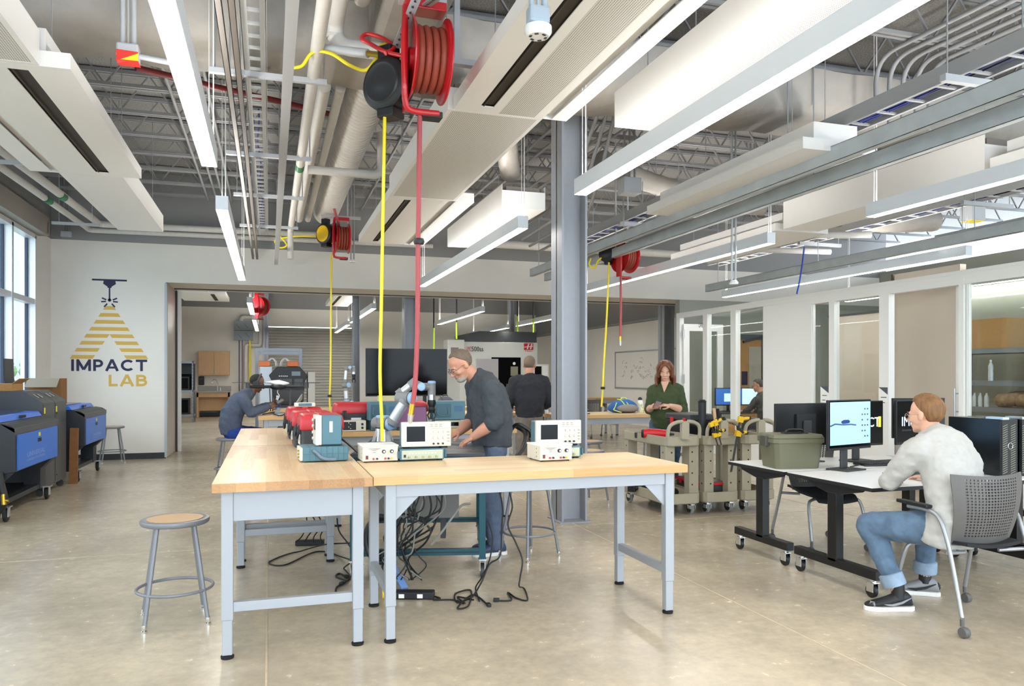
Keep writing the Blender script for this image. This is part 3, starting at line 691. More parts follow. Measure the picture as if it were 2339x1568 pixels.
def pipe(pts, r, label, m=PIPEM, name='insulated_pipe', n=12, cat='pipe', bend=0, group=None):
    P = [V(p) for p in pts]
    if bend and len(P) > 2:
        Q = [P[0]]
        for i in range(1, len(P)-1):
            a = (P[i-1]-P[i]).normalized(); c = (P[i+1]-P[i]).normalized()
            for k in range(7):
                t = k/6; Q.append((P[i]+a*bend)*(1-t)**2+P[i]*2*t*(1-t)+(P[i]+c*bend)*t*t)
        P = Q+[P[-1]]
    b = MB(); b.tube(P, r, n); return tag(b.build(name, m, smooth=50), label, cat, group)
o = pipe([(.32, 1.5, 3.75), (.32, 12.6, 3.75), (.32, 12.6, 3.3)], .046, 'long slim white pipe running to the back wall beside the cable tray', bend=.08)
pipe([(.46, 1.5, 4.05), (.46, 5.75, 4.05), (.46, 5.75, 3.88), (1.15, 5.75, 3.88)], .062, 'left of two thick jacketed pipes bending right before the black reel', bend=.12)
pipe([(.62, 1.5, 4.1), (.62, 5.5, 4.1), (.62, 5.5, 4.35)], .062, 'right of two thick jacketed pipes beside the red reel', bend=.12)
pipe([(.46, 6.9, 4.0), (.46, 12.9, 4.0)], .06, 'jacketed pipe beyond the wrapped duct, left one'); pipe([(.6, 6.9, 4.0), (.6, 12.9, 4.0)], .045, 'jacketed pipe beyond the wrapped duct beside the ribbed duct')
pipe([(.42, 9.0, 3.8), (1.25, 9.0, 3.8), (1.25, 9.0, 4.3)], .05, 'short jacketed pipe crossing below the ribbed duct', bend=.1)
pipe([(-3.0, 2, 3.85), (-2.72, 13.9, 4.0), (-2.72, 14.35, 4.0), (1.2, 14.35, 4.02)], .055, 'jacketed pipe along the window wall turning along the back wall', bend=.1)
pipe([(-3.2, 2, 3.85), (-2.9, 14.1, 3.92), (-2.9, 14.52, 3.92), (3, 14.52, 3.95)], .045, 'lower jacketed pipe along the window wall and back wall', bend=.1)
for y in (9.6, 13.2):
    b = MB(); b.box(-3.15, -2.5, y-.02, y+.02, 3.76, 3.8); b.cyl((-2.6, y, 3.8), (-2.6, y, 5.0), .005); b.cyl((-3.05, y, 3.8), (-3.05, y, 5.0), .005); tag(b.build('pipe_support', LGREY), 'grey strut trapeze under the window pipes, %s one' % ('near' if y < 10 else 'far'), 'bracket', 'pipe supports')
GRN = mat('green_band', '#2f7a52', .5)
for x, z, r in ((-2.76, 3.98, .058), (-2.93, 3.91, .048)): b = MB(); b.cyl((x-.004, 12.0, z-.015), (x, 12.2, z-.012), r, n=16); tag(b.build('pipe_label', GRN), 'dark green band on a pipe near the windows', 'pipe label', 'green pipe bands')
b = MB(); b.cyl((.32, 8.6, 3.75), (.32, 8.8, 3.75), .049, n=16); tag(b.build('pipe_label', GRN), 'green band on the slim white pipe', 'pipe label')
pipe([onw(310, 155, 6.6), onw(520, 205, 7.2), onw(640, 232, 7.6), onw(770, 265, 8.0)], .028, 'dark red sprinkler pipe crossing behind the first lamp', mat('sprinkler_red', '#7d2a2c', .5), 'sprinkler_pipe')
# conduits
CONDL = ['behind the first lamp', 'left of the first lamp', 'right of the first lamp']
for k, (x, z) in enumerate(((-1.0, 4.482), (-.86, 4.482), (-.62, 4.482), (-.75, 4.482), (-.3, 4.482), (1.6, 4.482), (3.3, 4.482), (3.5, 4.482), (4.0, 4.482), (4.15, 4.482))):
    pipe([(x, 6.98, z), (x, 14.2, z)], .018, 'thin grey conduit running under the joists towards the back wall', JOIST, 'conduit', 8, 'conduit', group='ceiling conduits')
for k in range(4):
    x = 3.35+.13*k; pipe([(x, 7.6+.1*k, 4.478), (x, 8.4, 3.95-.06*k), (x+.4, 9.8, 3.8-.1*k), (x+.5, 12, 3.8-.1*k)], .022, 'curved conduit of the bundle beside the column', JOIST, 'conduit', 8, 'conduit', bend=.3, group='curved conduits by the column')
for k in range(5):
    x = 5.5+.16*k; pipe([(x, 5.9, 3.85), (x, 5.9, 4.478), (x+.05, 4.5, 4.478), (x+.05, 2, 4.478)], .022, 'hooped grey conduit dropping in front of the wrapped duct', JOIST, 'conduit', 8, 'conduit', bend=.25, group='hooped conduits')
# ================================================================ cable ladders, channels
LADW = mat('ladder_white', '#d9dadb', .45)
def ladder(x, y0, y1, z, w, label, rail=.042, gap=.2, side=.05, m=LADW):
    t = thing('cable_ladder', label, 'cable tray', (x, (y0+y1)/2, z), 0, 'cable ladders')
    b = MB()
    for s in (-1, 1): xx = x+s*w/2; b.box(xx-.004, xx+.004, y0, y1, z, z+side); b.box(min(xx, xx-s*rail), max(xx, xx-s*rail), y0, y1, z, z+.004)
    b.build('rail', m, t, world=True)
    n = int((y1-y0)/gap); b = MB(); b.box(-w/2, w/2, -.014, .014, .006, .022); r = b.build('rung', m, t); r.location = (0, y0+.1-(y0+y1)/2, 0)
    for k in range(1, n): q = r.copy(); COL.objects.link(q); q.location = (0, y0+.1+k*gap-(y0+y1)/2, 0)
    return t
ladder(-.1, 1.5, 13.4, 3.8, .16, 'white cable ladder between the first lamp and the flat grey bar')
ladder(4.95, 2.4, 12.6, 3.66, .26, 'grey sided cable ladder with blue cables at the upper right', .03, .3, .13, mat('ladder_grey', '#a3a5a7', .45))
ladder(8.35, 5.5, 13.2, 3.62, .26, 'pale cable ladder above the office partition', .03, .3, .1)
BCAB = mat('blue_cable', '#23349c', .5); KCAB = mat('black_cable', '#17181a', .5)
for x0, y0, y1, z, n, lab in ((4.95, 2.4, 12, 3.69, 6, 'blue cables lying in the grey sided ladder'), (-.1, 7.2, 13, 3.83, 2, 'blue and dark cables lying in the white ladder'), (8.35, 5.6, 12, 3.65, 5, 'blue cables lying in the ladder above the offices')):
    for k in range(n):
        b = MB(); b.tube([(x0-.05+.1*k/n+.012*math.sin(i*.9+k), y0+(y1-y0)*i/24, z+.008*math.sin(i+k*2)) for i in range(25)], .007, 6)
        tag(b.build('data_cable', BCAB if k % 3 else KCAB, smooth=60), lab, 'cable', lab)
def channel(x, z, y0, y1, label, w=.05, h=.1, m=GALV):
    t = thing('strut_channel', label, 'channel', (x, (y0+y1)/2, z), 0, 'ceiling channels')
    b = MB(); b.box(x-w/2, x-w/2+.004, y0, y1, z, z+h); b.box(x-w/2, x+w/2, y0, y1, z+h-.004, z+h); b.box(x-w/2, x+w/2, y0, y1, z, z+.004); b.build('web', m, t, world=True)
    b = MB()
    for k in range(4): y = y0+.4+(y1-y0-.8)*k/3; b.cyl((x, y, z+h), (x, y, 5.0), .006, n=6)
    b.build('hanger_rods', GALV, t, world=True); return t
BZINC = mat('blue_zinc', '#c0c8cc', .4, .2, noise=.08, nscale=5)
channel(4.66, 3.3, 2.2, 13.5, 'left of two long galvanised channels crossing to the column', .07, .14, BZINC); channel(4.98, 3.24, 2.2, 13.6, 'right of two long galvanised channels crossing to the column', .07, .14, BZINC)
channel(8.2, 3.1, 4, 13.2, 'galvanised channel above the lamp over the partition', .07, .14, BZINC)
channel(8.45, 3.2, 2, 8, 'second galvanised channel at the right edge', .07, .12, BZINC)
DKCH = mat('bronze_channel', '#4a4138', .4, .4)
channel(-.27, 3.5, 1.5, 14.2, 'left bronze slotted rail right of the first lamp', .035, .05, DKCH); channel(-.2, 3.5, 1.5, 14.2, 'right bronze slotted rail right of the first lamp', .035, .05, DKCH)
b = MB(); b.box(.08, .145, 1.5, 13.7, 3.35, 3.375)
for y in (3, 5.8, 9.5, 12.5): b.cyl((.112, y, 3.37), (.112, y, 5.0), .006)
tag(b.build('flat_bar', LGREY), 'flat light grey bar running beside the slim white pipe', 'bar')
for y in (6.02, 8.2, 10.05, 12.1):
    t = thing('trapeze_strut', 'grey trapeze strut under the cable ladder', 'strut', (0, y, 3.68), 0, 'trapeze struts')
    b = MB(); b.box(-.42, .42, y-.02, y+.02, 3.68, 3.72); b.build('strut', LGREY, t, world=True)
    b = MB(); b.cyl((-.38, y, 3.72), (-.38, y, 5.0), .006); b.cyl((.4, y, 3.72), (.4, y, 5.0), .006); b.build('hanger_rods', GALV, t, world=True)
for x0, x1, y, z in ((4.6, 5.4, 4.3, 3.62), (4.6, 5.4, 7.0, 3.62), (4.7, 5.3, 9.8, 3.62), (4.5, 5.2, 11.8, 3.62), (8.0, 8.8, 7.2, 3.58), (8.0, 8.8, 10.2, 3.58)):
    t = thing('trapeze_strut', 'grey trapeze strut under the right cable ladders', 'strut', ((x0+x1)/2, y, z), 0, 'right trapeze struts')
    b = MB(); b.box(x0, x1, y-.025, y+.025, z-.05, z); b.build('strut', LGREY, t, world=True)
    b = MB(); b.cyl((x0+.04, y, z), (x0+.04, y, 5.0), .006); b.cyl((x1-.04, y, z), (x1-.04, y, 5.0), .006); b.build('hanger_rods', GALV, t, world=True)
# clutter above the right row: flexible ducts, small pipes
def flex(pts, r, label):
    P = smoothpath(pts, 10); b = MB(); b.tube(P, [r*(1+.06*(i % 2)) for i in range(len(P))], 14); tag(b.build('flexible_duct', DUCTW, smooth=60), label, 'duct', 'flexible ducts')
flex([(4.3, 9.6, 4.4), (5.2, 9.8, 4.2), (6.2, 9.6, 3.98), (6.8, 9.4, 3.9)], .14, 'wrapped flexible duct dropping to the far right beam')
flex([(6.6, 7.4, 4.2), (7.4, 7.6, 4.1), (8.4, 7.5, 4.1), (9.5, 7.4, 4.2)], .2, 'fat wrapped duct behind the tall sided beam')
flex([(2.4, 7.1, 4.2), (2.45, 7.9, 4.1), (2.75, 8.75, 3.88)], .12, 'wrapped duct elbow feeding the short trough beam')
flex([(8.0, 9.6, 3.9), (8.8, 9.4, 3.8), (9.8, 9.3, 3.85)], .16, 'wrapped duct above the office partition')
for p, r, lab in (([(6.0, 8.4, 3.92), (7.4, 8.7, 3.92)], .05, 'short white pipe stub above the third lamp row'), ([(7.2, 9.4, 3.5), (8.3, 9.0, 3.5)], .05, 'white pipe above the partition lamp'), ([(7.3, 10.4, 3.45), (8.6, 10.2, 3.45)], .045, 'far white pipe above the partition lamp'), ([(3.2, 13.9, 3.95), (9, 14.0, 3.95)], .08, 'large pale pipe along the header on the right')):
    pipe(p, r, lab)
for x, y, z, lab in ((4.35, 8.8, 3.75, 'grey junction box standing on the cable ladder'), (9.3, 8.2, 3.6, 'grey junction box with yellow underside near the right edge'), (6.9, 9.9, 3.9, 'grey junction box above the third lamp')):
    t = thing('junction_box', lab, 'junction box', (x, y, z)); b = MB(); b.box(x-.12, x+.12, y-.1, y+.1, z, z+.2); b.build('box', LGREY, t, world=True, bevel=.005)
    b = MB()
    for k in range(3): b.cyl((x-.07+.07*k, y, z+.2), (x-.07+.07*k, y, 5.0), .014, n=8)
    b.build('riser', JOIST, t, world=True)
    if 'yellow' in lab: b = MB(); b.box(x-.11, x+.11, y-.09, y+.09, z-.01, z); b.build('label_plate', YEL, t, world=True)
# junction box with red and yellow label (upper left)
c = onw(293, 133, 5.3); x, y, z = c
t = thing('junction_box', 'grey junction box with red and yellow warning label left of the first lamp', 'junction box', (x, y, z-.08))
b = MB(); b.box(x-.07, x+.07, y-.05, y+.06, z-.03, z+.09); b.build('box', LGREY, t, world=True, bevel=.012)
b = MB(); b.add([(x-.07, y-.052, z-.005), (x+.07, y-.052, z-.005), (x-.06, y-.04, z-.06)], [(0, 2, 1)]); b.box(x-.07, x+.07, y-.05, y+.06, z-.035, z-.03); b.add([(x-.07, y-.0535, z+.035), (x+.07, y-.0535, z+.03), (x+.07, y-.0535, z-.0), (x-.06, y-.0535, z-.032)], [(0, 1, 2, 3)]); b.mi = 1
b.add([(x+.07, y-.055, z+.02), (x+.07, y-.055, z-.033), (x-.04, y-.055, z-.033)], [(0, 1, 2)]); b.build('warning_label', [mat('label_red', '#e0332c', .5), YEL], t, world=True)
b = MB(); b.cyl((x-.035, y, z+.09), (x-.035, y, 5.0), .018); b.cyl((x+.035, y, z+.09), (x+.035, y, 5.0), .018); b.cyl((x, y, z+.09), (x, y, 5.0), .006); b.cyl((x+.07, y, z+.02), (x+.3, y, z), .02); b.build('conduit', LGREY, t, world=True, smooth=40)
c = onw(1284, 383, 9.5); x, y, z = c
t = thing('junction_box', 'grey box with orange and yellow label left of the column top', 'junction box', (x, y, z)); b = MB(); b.box(x-.07, x+.07, y-.05, y+.05, z-.02, z+.09); b.build('box', LGREY, t, world=True, bevel=.008)
b = MB(); b.box(x-.07, x+.07, y-.052, y-.05, z-.02, z+.02); b.mi = 1; b.box(x-.07, x+.07, y-.052, y+.05, z-.045, z-.02); b.build('warning_label', [mat('label_red', '#e0332c', .5), YEL], t, world=True); b = MB(); b.cyl((x, y, z+.09), (x, y, 5.0), .015); b.build('conduit', LGREY, t, world=True)
# hanging power drop (top centre)
c = onw(1229, 62, 3.9); x, y, z = c
t = thing('power_drop', 'white socket head hanging on grey conduits in front of the ceiling beam', 'power drop', (x, y, z-.05))
b = MB(); b.lathe([(.0, 0), (.055, 0), (.07, .02), (.07, .05), (.05, .06)], (x, y, z-.05), n=20); b.mi = 1
for a in range(6): b.obox((x+.04*math.cos(a*PI/3), y+.04*math.sin(a*PI/3), z-.05), (.012, .02, .006), MX.Rotation(a*PI/3, 3, 'Z'))
b.build('socket_head', [WHITEM, DKGREY], t, world=True, smooth=40)
b = MB(); b.box(x-.055, x+.055, y-.04, y+.04, z+.01, z+.1); b.build('box', mat('blue_grey', '#a9b6c4', .45), t, world=True, bevel=.015)
b = MB(); b.cyl((x-.035, y, z+.1), (x-.035, y, 5.0), .014); b.cyl((x+.035, y, z+.1), (x+.035, y, 5.0), .016); b.cyl((x, y, z+.1), (x, y, 5.0), .008); b.build('conduit', mat('blue_grey', '#a9b6c4', .45), t, world=True, smooth=40)
for px, py, wd, lab in ((805, 600, 12.5, 'grey post with sensor head hanging before the header right of the far reel'), (1676, 650, 9.0, 'slim drop pipe above the partition lamp')):
    c = onw(px, py, wd); t = thing('drop_pole', lab, 'drop pole', (c.x, c.y, c.z), 0, 'drop poles'); b = MB()
    for dx in (-.025, .025): b.cyl((c.x+dx, c.y, c.z+.02), (c.x+dx, c.y, 5.0), .012, n=8)
    b.build('pole', GALV, t, world=True); b = MB(); b.lathe([(.0, 0), (.05, 0), (.055, .02), (.03, .05)], c, n=14); b.build('head', WHITEM, t, world=True)
# wall sensor box at left
c = ony(150, 535, 14.6); t = thing('sensor_box', 'small white sensor box on two thin conduits in the back left corner', 'sensor', (c.x, 14.64, c.z))
b = MB(); b.box(c.x-.08, c.x+.08, 14.6, 14.69, c.z-.04, c.z+.05); b.build('box', LGREY, t, world=True, bevel=.005); b = MB()
for dx in (-.045, .03): b.cyl((c.x+dx, 14.66, c.z+.05), (c.x+dx, 14.66, 5.0), .011)
b.build('conduit', JOIST, t, world=True)
pipe([ony(1837, 565, 9.5), ony(1833, 600, 9.5), ony(1827, 640, 9.5), ony(1820, 672, 9.5)], .012, 'blue rope hanging in front of the partition lamp', BLUE, 'hanging_rope', 8, 'rope')
# ================================================================ workbenches
def butcher(name, axis, c0, c1, ce):
    m = bpy.data.materials.new(name); m.use_nodes = True; b = pbsdf(m); tc = nd(m, 'ShaderNodeTexCoord'); sp = nd(m, 'ShaderNodeSeparateXYZ'); lk(m, tc.outputs['Object'], sp.inputs[0])
    A, B = (('Y', 'X') if axis == 'y' else ('X', 'Y'))     # A along the staves
    def math_(op, a, v=None, s=None):
        n = nd(m, 'ShaderNodeMath', operation=op); lk(m, a, n.inputs[0])
        if s is not None: lk(m, s, n.inputs[1])
        elif v is not None: n.inputs[1].default_value = v
        return n.outputs[0]
    u = math_('FLOOR', math_('MULTIPLY', sp.outputs[B], 14.0)); off = math_('MULTIPLY', u, .37)
    w = math_('FLOOR', math_('ADD', math_('MULTIPLY', sp.outputs[A], 1.1), s=off))
    cb = nd(m, 'ShaderNodeCombineXYZ'); lk(m, u, cb.inputs[0]); lk(m, w, cb.inputs[1])
    wn = nd(m, 'ShaderNodeTexWhiteNoise'); lk(m, cb.outputs[0], wn.inputs['Vector'])
    mp = nd(m, 'ShaderNodeMapping'); mp.inputs['Scale'].default_value = (40, 2, 40) if axis == 'y' else (2, 40, 40); lk(m, tc.outputs['Object'], mp.inputs['Vector'])
    n = nd(m, 'ShaderNodeTexNoise', Scale=3.0, Detail=4.0); lk(m, mp.outputs[0], n.inputs['Vector'])
    mix = math_('ADD', math_('MULTIPLY', wn.outputs['Value'], .55), s=math_('MULTIPLY', n.outputs['Fac'], .5))
    r = nd(m, 'ShaderNodeValToRGB'); lk(m, mix, r.inputs['Fac']); e = r.color_ramp.elements
    e[0].position = .1; e[0].color = lin(c0); e[1].position = .85; e[1].color = lin(c1)
    lk(m, r.outputs['Color'], b.inputs['Base Color']); b.inputs['Roughness'].default_value = .34
    return m
BUTX = butcher('butcher_block_x', 'x', '#d9b382', '#efd6aa', 0); BUTY = butcher('butcher_block_y', 'y', '#c99f70', '#ecd2a6', 0)
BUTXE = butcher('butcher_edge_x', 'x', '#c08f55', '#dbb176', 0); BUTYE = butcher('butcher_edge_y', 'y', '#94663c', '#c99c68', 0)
BFR = mat('bench_frame', '#a6aab0', .4)
TOP = .914
def bench(x0, x1, y0, y1, label, long='x', apron_end=.1, apron_long=.09, inset=.07, group='butcher block workbenches', detail=True):
    t = thing('workbench', label, 'workbench', ((x0+x1)/2, (y0+y1)/2, 0), 0, group)
    hx, hy = (x1-x0)/2, (y1-y0)/2
    b = MB(); b.box(-hx, hx, -hy, hy, TOP-.046, TOP)
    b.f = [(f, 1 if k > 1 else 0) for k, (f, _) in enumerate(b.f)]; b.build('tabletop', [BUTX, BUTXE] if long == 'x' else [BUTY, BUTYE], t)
    lw = .058; ix = inset if long == 'x' else .04; iy = .04 if long == 'x' else inset
    lx, ly = hx-ix-lw/2, hy-iy-lw/2
    for sx in (-1, 1):
        for sy in (-1, 1):
            b = MB(); cx, cy = sx*lx, sy*ly; h = lw/2
            b.box(cx-h, cx+h, cy-h, cy+h, .2, TOP-.046); b.box(cx-h+.004, cx+h-.004, cy-h+.004, cy+h-.004, .02, .2)
            l = b.build('leg', BFR, t, bevel=.004)
            b = MB(); b.lathe([(.0, 0), (.032, 0), (.034, .012), (.02, .02), (.01, .021)], (cx, cy, 0), n=16); b.build('foot', RUBBER, l)
    b = MB(); z1 = TOP-.046; az_x = apron_long if long == 'x' else apron_end; az_y = apron_end if long == 'x' else apron_long
    for sy in (-1, 1): b.box(-lx+lw/2, lx-lw/2, sy*ly-.012 if sy > 0 else sy*ly-.02, sy*ly+.02 if sy > 0 else sy*ly+.012, z1-az_x, z1)
    for sx in (-1, 1): b.box(sx*lx-.015, sx*lx+.015, -ly+lw/2, ly-lw/2, z1-az_y, z1)
    b.build('apron', BFR, t, bevel=.003)
    for sx in (-1, 1):
        for sy in (-1, 1):
            b = MB(); k = .13
            if long == 'x': X = sx*(lx-lw/2); b.prism([(X, z1-az_x+.001), (X-sx*k, z1-az_x+.001), (X, z1-az_x-k)], 'y', sy*ly-.006, sy*ly+.006)
            else: Yy = sy*(ly-lw/2); b.prism([(Yy, z1-az_y+.001), (Yy-sy*k, z1-az_y+.001), (Yy, z1-az_y-k)], 'x', sx*lx-.006, sx*lx+.006)
            b.build('gusset', BFR, t)
    for s in (-1, 1):
        b = MB()
        if long == 'x': b.box(s*lx-.02, s*lx+.02, -ly+lw/2, ly-lw/2, .24, .29)
        else: b.box(-lx+lw/2, lx-lw/2, s*ly-.02, s*ly+.02, .24, .29)
        b.build('stretcher', BFR, t, bevel=.003)
    return t
bench(-.275, .526, 4.115, 6.258, 'near left butcher block bench pointing away from the camera with the stool at its side', 'y', .16, .09)
bench(-.275, .526, 6.27, 8.33, 'second butcher block bench continuing the left row with red toolboxes on it', 'y', .16, .09)
bench(.532, 2.434, 4.132, 4.955, 'front right butcher block bench with the oscilloscopes on it', 'x', .09, .075, .07)
bench(.535, 2.43, 7.5, 8.325, 'butcher block bench behind the robot cart holding teal cases and toolboxes', 'x')
bench(-.14, 1.76, 10.66, 11.48, 'butcher block bench where the man with headphones sits', 'x')
bench(1.78, 3.55, 10.66, 11.48, 'butcher block bench with the grey backpack in front of the television', 'x')
bench(-.14, 1.76, 12.6, 13.42, 'far butcher block bench in front of the white robot arm', 'x')
bench(1.78, 3.6, 12.6, 13.42, 'far butcher block bench under the television', 'x')
bench(3.75, 6.05, 9.72, 10.55, 'butcher block bench behind the woman with the blue bag on it', 'x')
bench(6.4, 8.2, 17.0, 17.8, 'far room bench below the whiteboard', 'x')
# ================================================================ stools
STG = mat('stool_grey', '#85878d', .4, .2); MASON = mat('hardboard', '#c9a67c', .5, noise=.05, nscale=60)
def stool(label, x, y, rz=.4):
    t = thing('lab_stool', label, 'stool', (x, y, 0), rz, 'grey metal lab stools')
    b = MB(); b.lathe([(.0, .575), (.17, .575), (.182, .578), (.19, .585), (.193, .598), (.19, .608), (.175, .612), (.165, .608), (0, .606)], n=32); b.build('seat_rim', STG, t, smooth=50)
    b = MB(); b.lathe([(0, .606), (.155, .606), (.156, .611), (0, .612)], n=32); b.build('seat_pad', MASON, t, smooth=40)
    for k in range(4):
        a = PI/4+k*PI/2; c, s = math.cos(a), math.sin(a)
        b = MB(); b.tube([(c*.14, s*.14, .578), (c*.237, s*.237, .03)], .0125, 12); l = b.build('leg', STG, t, smooth=50)
        b = MB(); b.lathe([(0, 0), (.017, 0), (.018, .012), (.012, .016), (.0135, .022), (.0135, .045), (0, .045)], (c*.239, s*.239, 0), n=14); b.build('glide', CHROME, l, smooth=40)
    b = MB(); b.tube([(.21*math.cos(2*PI*k/40), .21*math.sin(2*PI*k/40), .2) for k in range(40)], .0095, 10, True); b.build('foot_ring', STG, t, smooth=60); return t
st = stool('grey round stool with tan seat standing left of the near bench', -.534, 4.955, .15)
for x, y, r, lab in ((2.0, 5.85, .4, 'grey stool standing behind the right front bench near the column'), (3.45, 8.05, .3, 'grey stool with tan seat just right of the steel column'), (3.95, 9.2, .5, 'grey stool pushed under the bench behind the cart'), (4.85, 9.3, .1, 'grey stool behind the woman under the bench'), (-2.5, 14.2, .3, 'distant stool at the lettered wall behind the far laser cutter'), (5.4, 9.4, .7, 'stool right of the woman under her bench')):
    dup(st, (x, y, 0), r, lab)
# ================================================================ instruments on the front benches
T0 = TOP
def power_supply(label, x, y, rz, z=T0):
    t = thing('power_supply', label, 'power supply', (x, y, z), rz, 'cream bench power supplies')
    b = MB(); b.box(-.11, .11, .0, .22, .008, .098); b.mi = 1; b.box(-.114, .114, -.004, .222, .098, .108); b.mi = 0; b.build('case', [CREAM, WHITEM], t, bevel=.002)
    b = MB(); b.box(-.108, .108, -.003, .0, .01, .096); b.build('front_panel', CREAM2, t)
    for dx in (.02, .07): b = MB(); b.cyl((dx, -.003, .068), (dx, -.013, .068), .0115, n=16); b.mi = 1; b.cyl((dx, -.013, .068), (dx, -.02, .068), .006, n=12); b.build('knob', [BLACKP, STEEL], t)
    for dx, m in ((-.045, RED), (-.022, BLACKP), (.03, RED), (.05, BLACKP), (.07, YELP)): b = MB(); b.cyl((dx, -.003, .024), (dx, -.014, .024), .006, n=10); b.build('jack', m, t)
    b = MB(); b.box(-.092, -.077, -.007, -.003, .022, .045); b.build('rocker_switch', mat('switch_red', '#6e1d18', .4), t)
    b = MB()
    for k in range(5): b.box(-.075+.012*k, .0-.012*k, -.0036, -.003, .086-.006*k, .088-.006*k)
    b.mi = 1
    for k in range(3): b.cyl((-.111, .06, .03+.025*k), (-.1102, .06, .03+.025*k), .004, n=8)
    b.build('panel_print', [DKGREY, BLACKP], t)
    for dx in (-.09, .09): b = MB(); b.cyl((dx, .02, 0), (dx, .02, .009), .01, n=10); b.cyl((dx, .2, 0), (dx, .2, .009), .01, n=10); b.build('rubber_feet', RUBBER, t)
    return t
def oscilloscope(label, x, y, rz, z):
    t = thing('oscilloscope', label, 'oscilloscope', (x, y, z), rz, 'cream oscilloscopes')
    b = MB(); b.box(-.16, .16, 0, .03, .012, .17); b.build('bezel', CREAM2, t, bevel=.005)
    b = MB(); b.box(-.155, .155, .03, .125, .012, .165); b.build('rear_case', TEAL, t, bevel=.008)
    b = MB(); b.box(-.138, .0, -.002, .0, .035, .158); b.build('screen_frame', mat('cream_light', '#e0dccf', .5), t, bevel=.002)
    b = MB(); b.box(-.128, -.01, -.004, -.002, .045, .142); b.build('screen', SCREENK, t)
    b = MB(); b.mi = 0
    for r in range(2):
        for c in range(3): b.box(.025+.03*c, .04+.03*c, -.004, 0, .15-.012*r, .156-.012*r)
    for c in range(4): b.box(.135, .15, -.004, 0, .04+.02*c, .048+.02*c)
    b.box(.025, .15, -.002, 0, .126, .128); b.build('button_rows', mat('button_grey', '#aaa79a', .5), t)
    for r, z_, rad in ((0, .105, .008), (1, .068, .011)):
        for c in range(3): b = MB(); b.cyl((.05+.032*c, 0, z_), (.05+.032*c, -.011, z_), rad, rad*.85, 16); b.build('knob', CREAM, t, smooth=40)
    for c in range(3): b = MB(); b.cyl((.045+.03*c, 0, .03), (.045+.03*c, -.012, .03), .006, n=10); b.build('socket', BLACKP, t)
    b = MB(); b.box(-.04, .01, -.0035, -.002, .02, .03); b.build('sticker', PAPER, t)
    b = MB()
    for dx in (-.12, .12): b.box(dx-.02, dx+.02, .02, .11, 0, .013)
    b.build('rubber_feet', RUBBER, t); return t
def generator(label, x, y, rz, z):
    t = thing('function_generator', label, 'function generator', (x, y, z), rz, 'teal function generators')
    b = MB(); b.box(-.145, .145, 0, .25, .008, .078); b.build('case', TEAL, t, bevel=.006)
    b = MB(); b.box(-.132, .132, -.004, 0, .014, .07); b.build('front_panel', mat('panel_greenish', '#b9bda6', .5), t)
    b = MB(); b.box(-.12, -.107, -.009, -.004, .026, .044); b.build('power_button', BLACKP, t)
    for k in range(5): b = MB(); b.cyl((-.085+.044*k, -.004, .027), (-.085+.044*k, -.016, .027), .008, n=12); b.build('knob', mat('khaki_knob', '#a8a27c', .5), t)
    b = MB()
    for k in range(9): b.box(-.09+.021*k, -.078+.021*k, -.006, -.004, .048, .054)
    b.build('button_rows', CREAM, t)
    for s in (-1, 1): b = MB(); b.box(s*.145, s*.158, -.006, .05, .02, .066); b.build('corner_guard', mat('teal_dark', '#3c5f6e', .5), t, bevel=.004)
    b = MB()
    for s in (-1, 1): b.box(s*.12-.015, s*.12+.015, .02, .05, 0, .009); b.box(s*.12-.015, s*.12+.015, .2, .23, 0, .009)
    b.build('rubber_feet', RUBBER, t); return t
power_supply('cream power supply at the left end of the front bench below the yellow cord', .665, 4.83, .03, T0)
generator('teal function generator under the left oscilloscope', .93, 4.825, .02, T0); oscilloscope('left oscilloscope with dark screen stacked on a function generator', .96, 4.84, -.02, T0+.078)
power_supply('cream power supply with blue grey side at the right end of the front bench', 1.735, 4.55, .05, T0)
generator('teal function generator half hidden behind the right power supply', 1.82, 4.69, .0, T0)
b = MB()
t = oscilloscope('right oscilloscope with dark screen standing behind the power supply', 1.83, 4.745, .0, T0+.078)
# teal instruments on the left bench
t = thing('teal_instrument', 'flat teal instrument case with grey handle lying on the near left bench', 'instrument', (.335, 5.08, T0), .05)
b = MB(); b.box(-.14, .14, -.12, .12, .006, .095); b.build('case', TEAL, t, bevel=.005)
b = MB(); b.box(-.158, -.14, -.11, .11, .01, .09); b.build('front_panel', CREAM, t, bevel=.002)
b = MB()
for k in range(7): b.box(-.1+.035*k, -.098+.035*k, -.1215, .1215, .01, .0965)
b.box(-.1405, .1405, -.1215, .1215, .05, .052); b.build('seams', mat('teal_dark', '#3c5f6e', .5), t)
b = MB(); b.tube(smoothpath([(-.08, -.128, .075), (-.06, -.132, .06), (-.03, -.135, .03), (.01, -.135, .018), (.06, -.133, .016)], 5), .011, 8); b.build('handle', mat('handle_greyblue', '#6c7c8c', .5), t, smooth=50)
for z in (.03, .05, .07): b = MB(); b.cyl((-.158, -.06, z), (-.168, -.06, z), .006, n=10); b.build('jack', BRASS, t)
t = thing('teal_instrument', 'upright teal instrument with cream front and white sticker stacked on the flat case', 'instrument', (.345, 5.1, T0+.097), .05)
b = MB(); b.box(-.03, .095, -.08, .08, .004, .19); b.build('case', TEAL, t, bevel=.006)
b = MB(); b.box(-.068, -.03, -.083, .083, .002, .194); b.build('front_panel', CREAM, t, bevel=.006)
b = MB(); b.box(.018, .038, -.0815, -.08, .085, .155); b.build('sticker', PAPER, t)
b = MB(); b.box(-.0705, -.068, -.06, .02, .1, .17); b.mi = 1
for k in range(4): b.cyl((-.068, .05, .04+.04*k), (-.078, .05, .04+.04*k), .01, n=12)
b.build('screen_and_knobs', [SCREENK, CREAM], t)
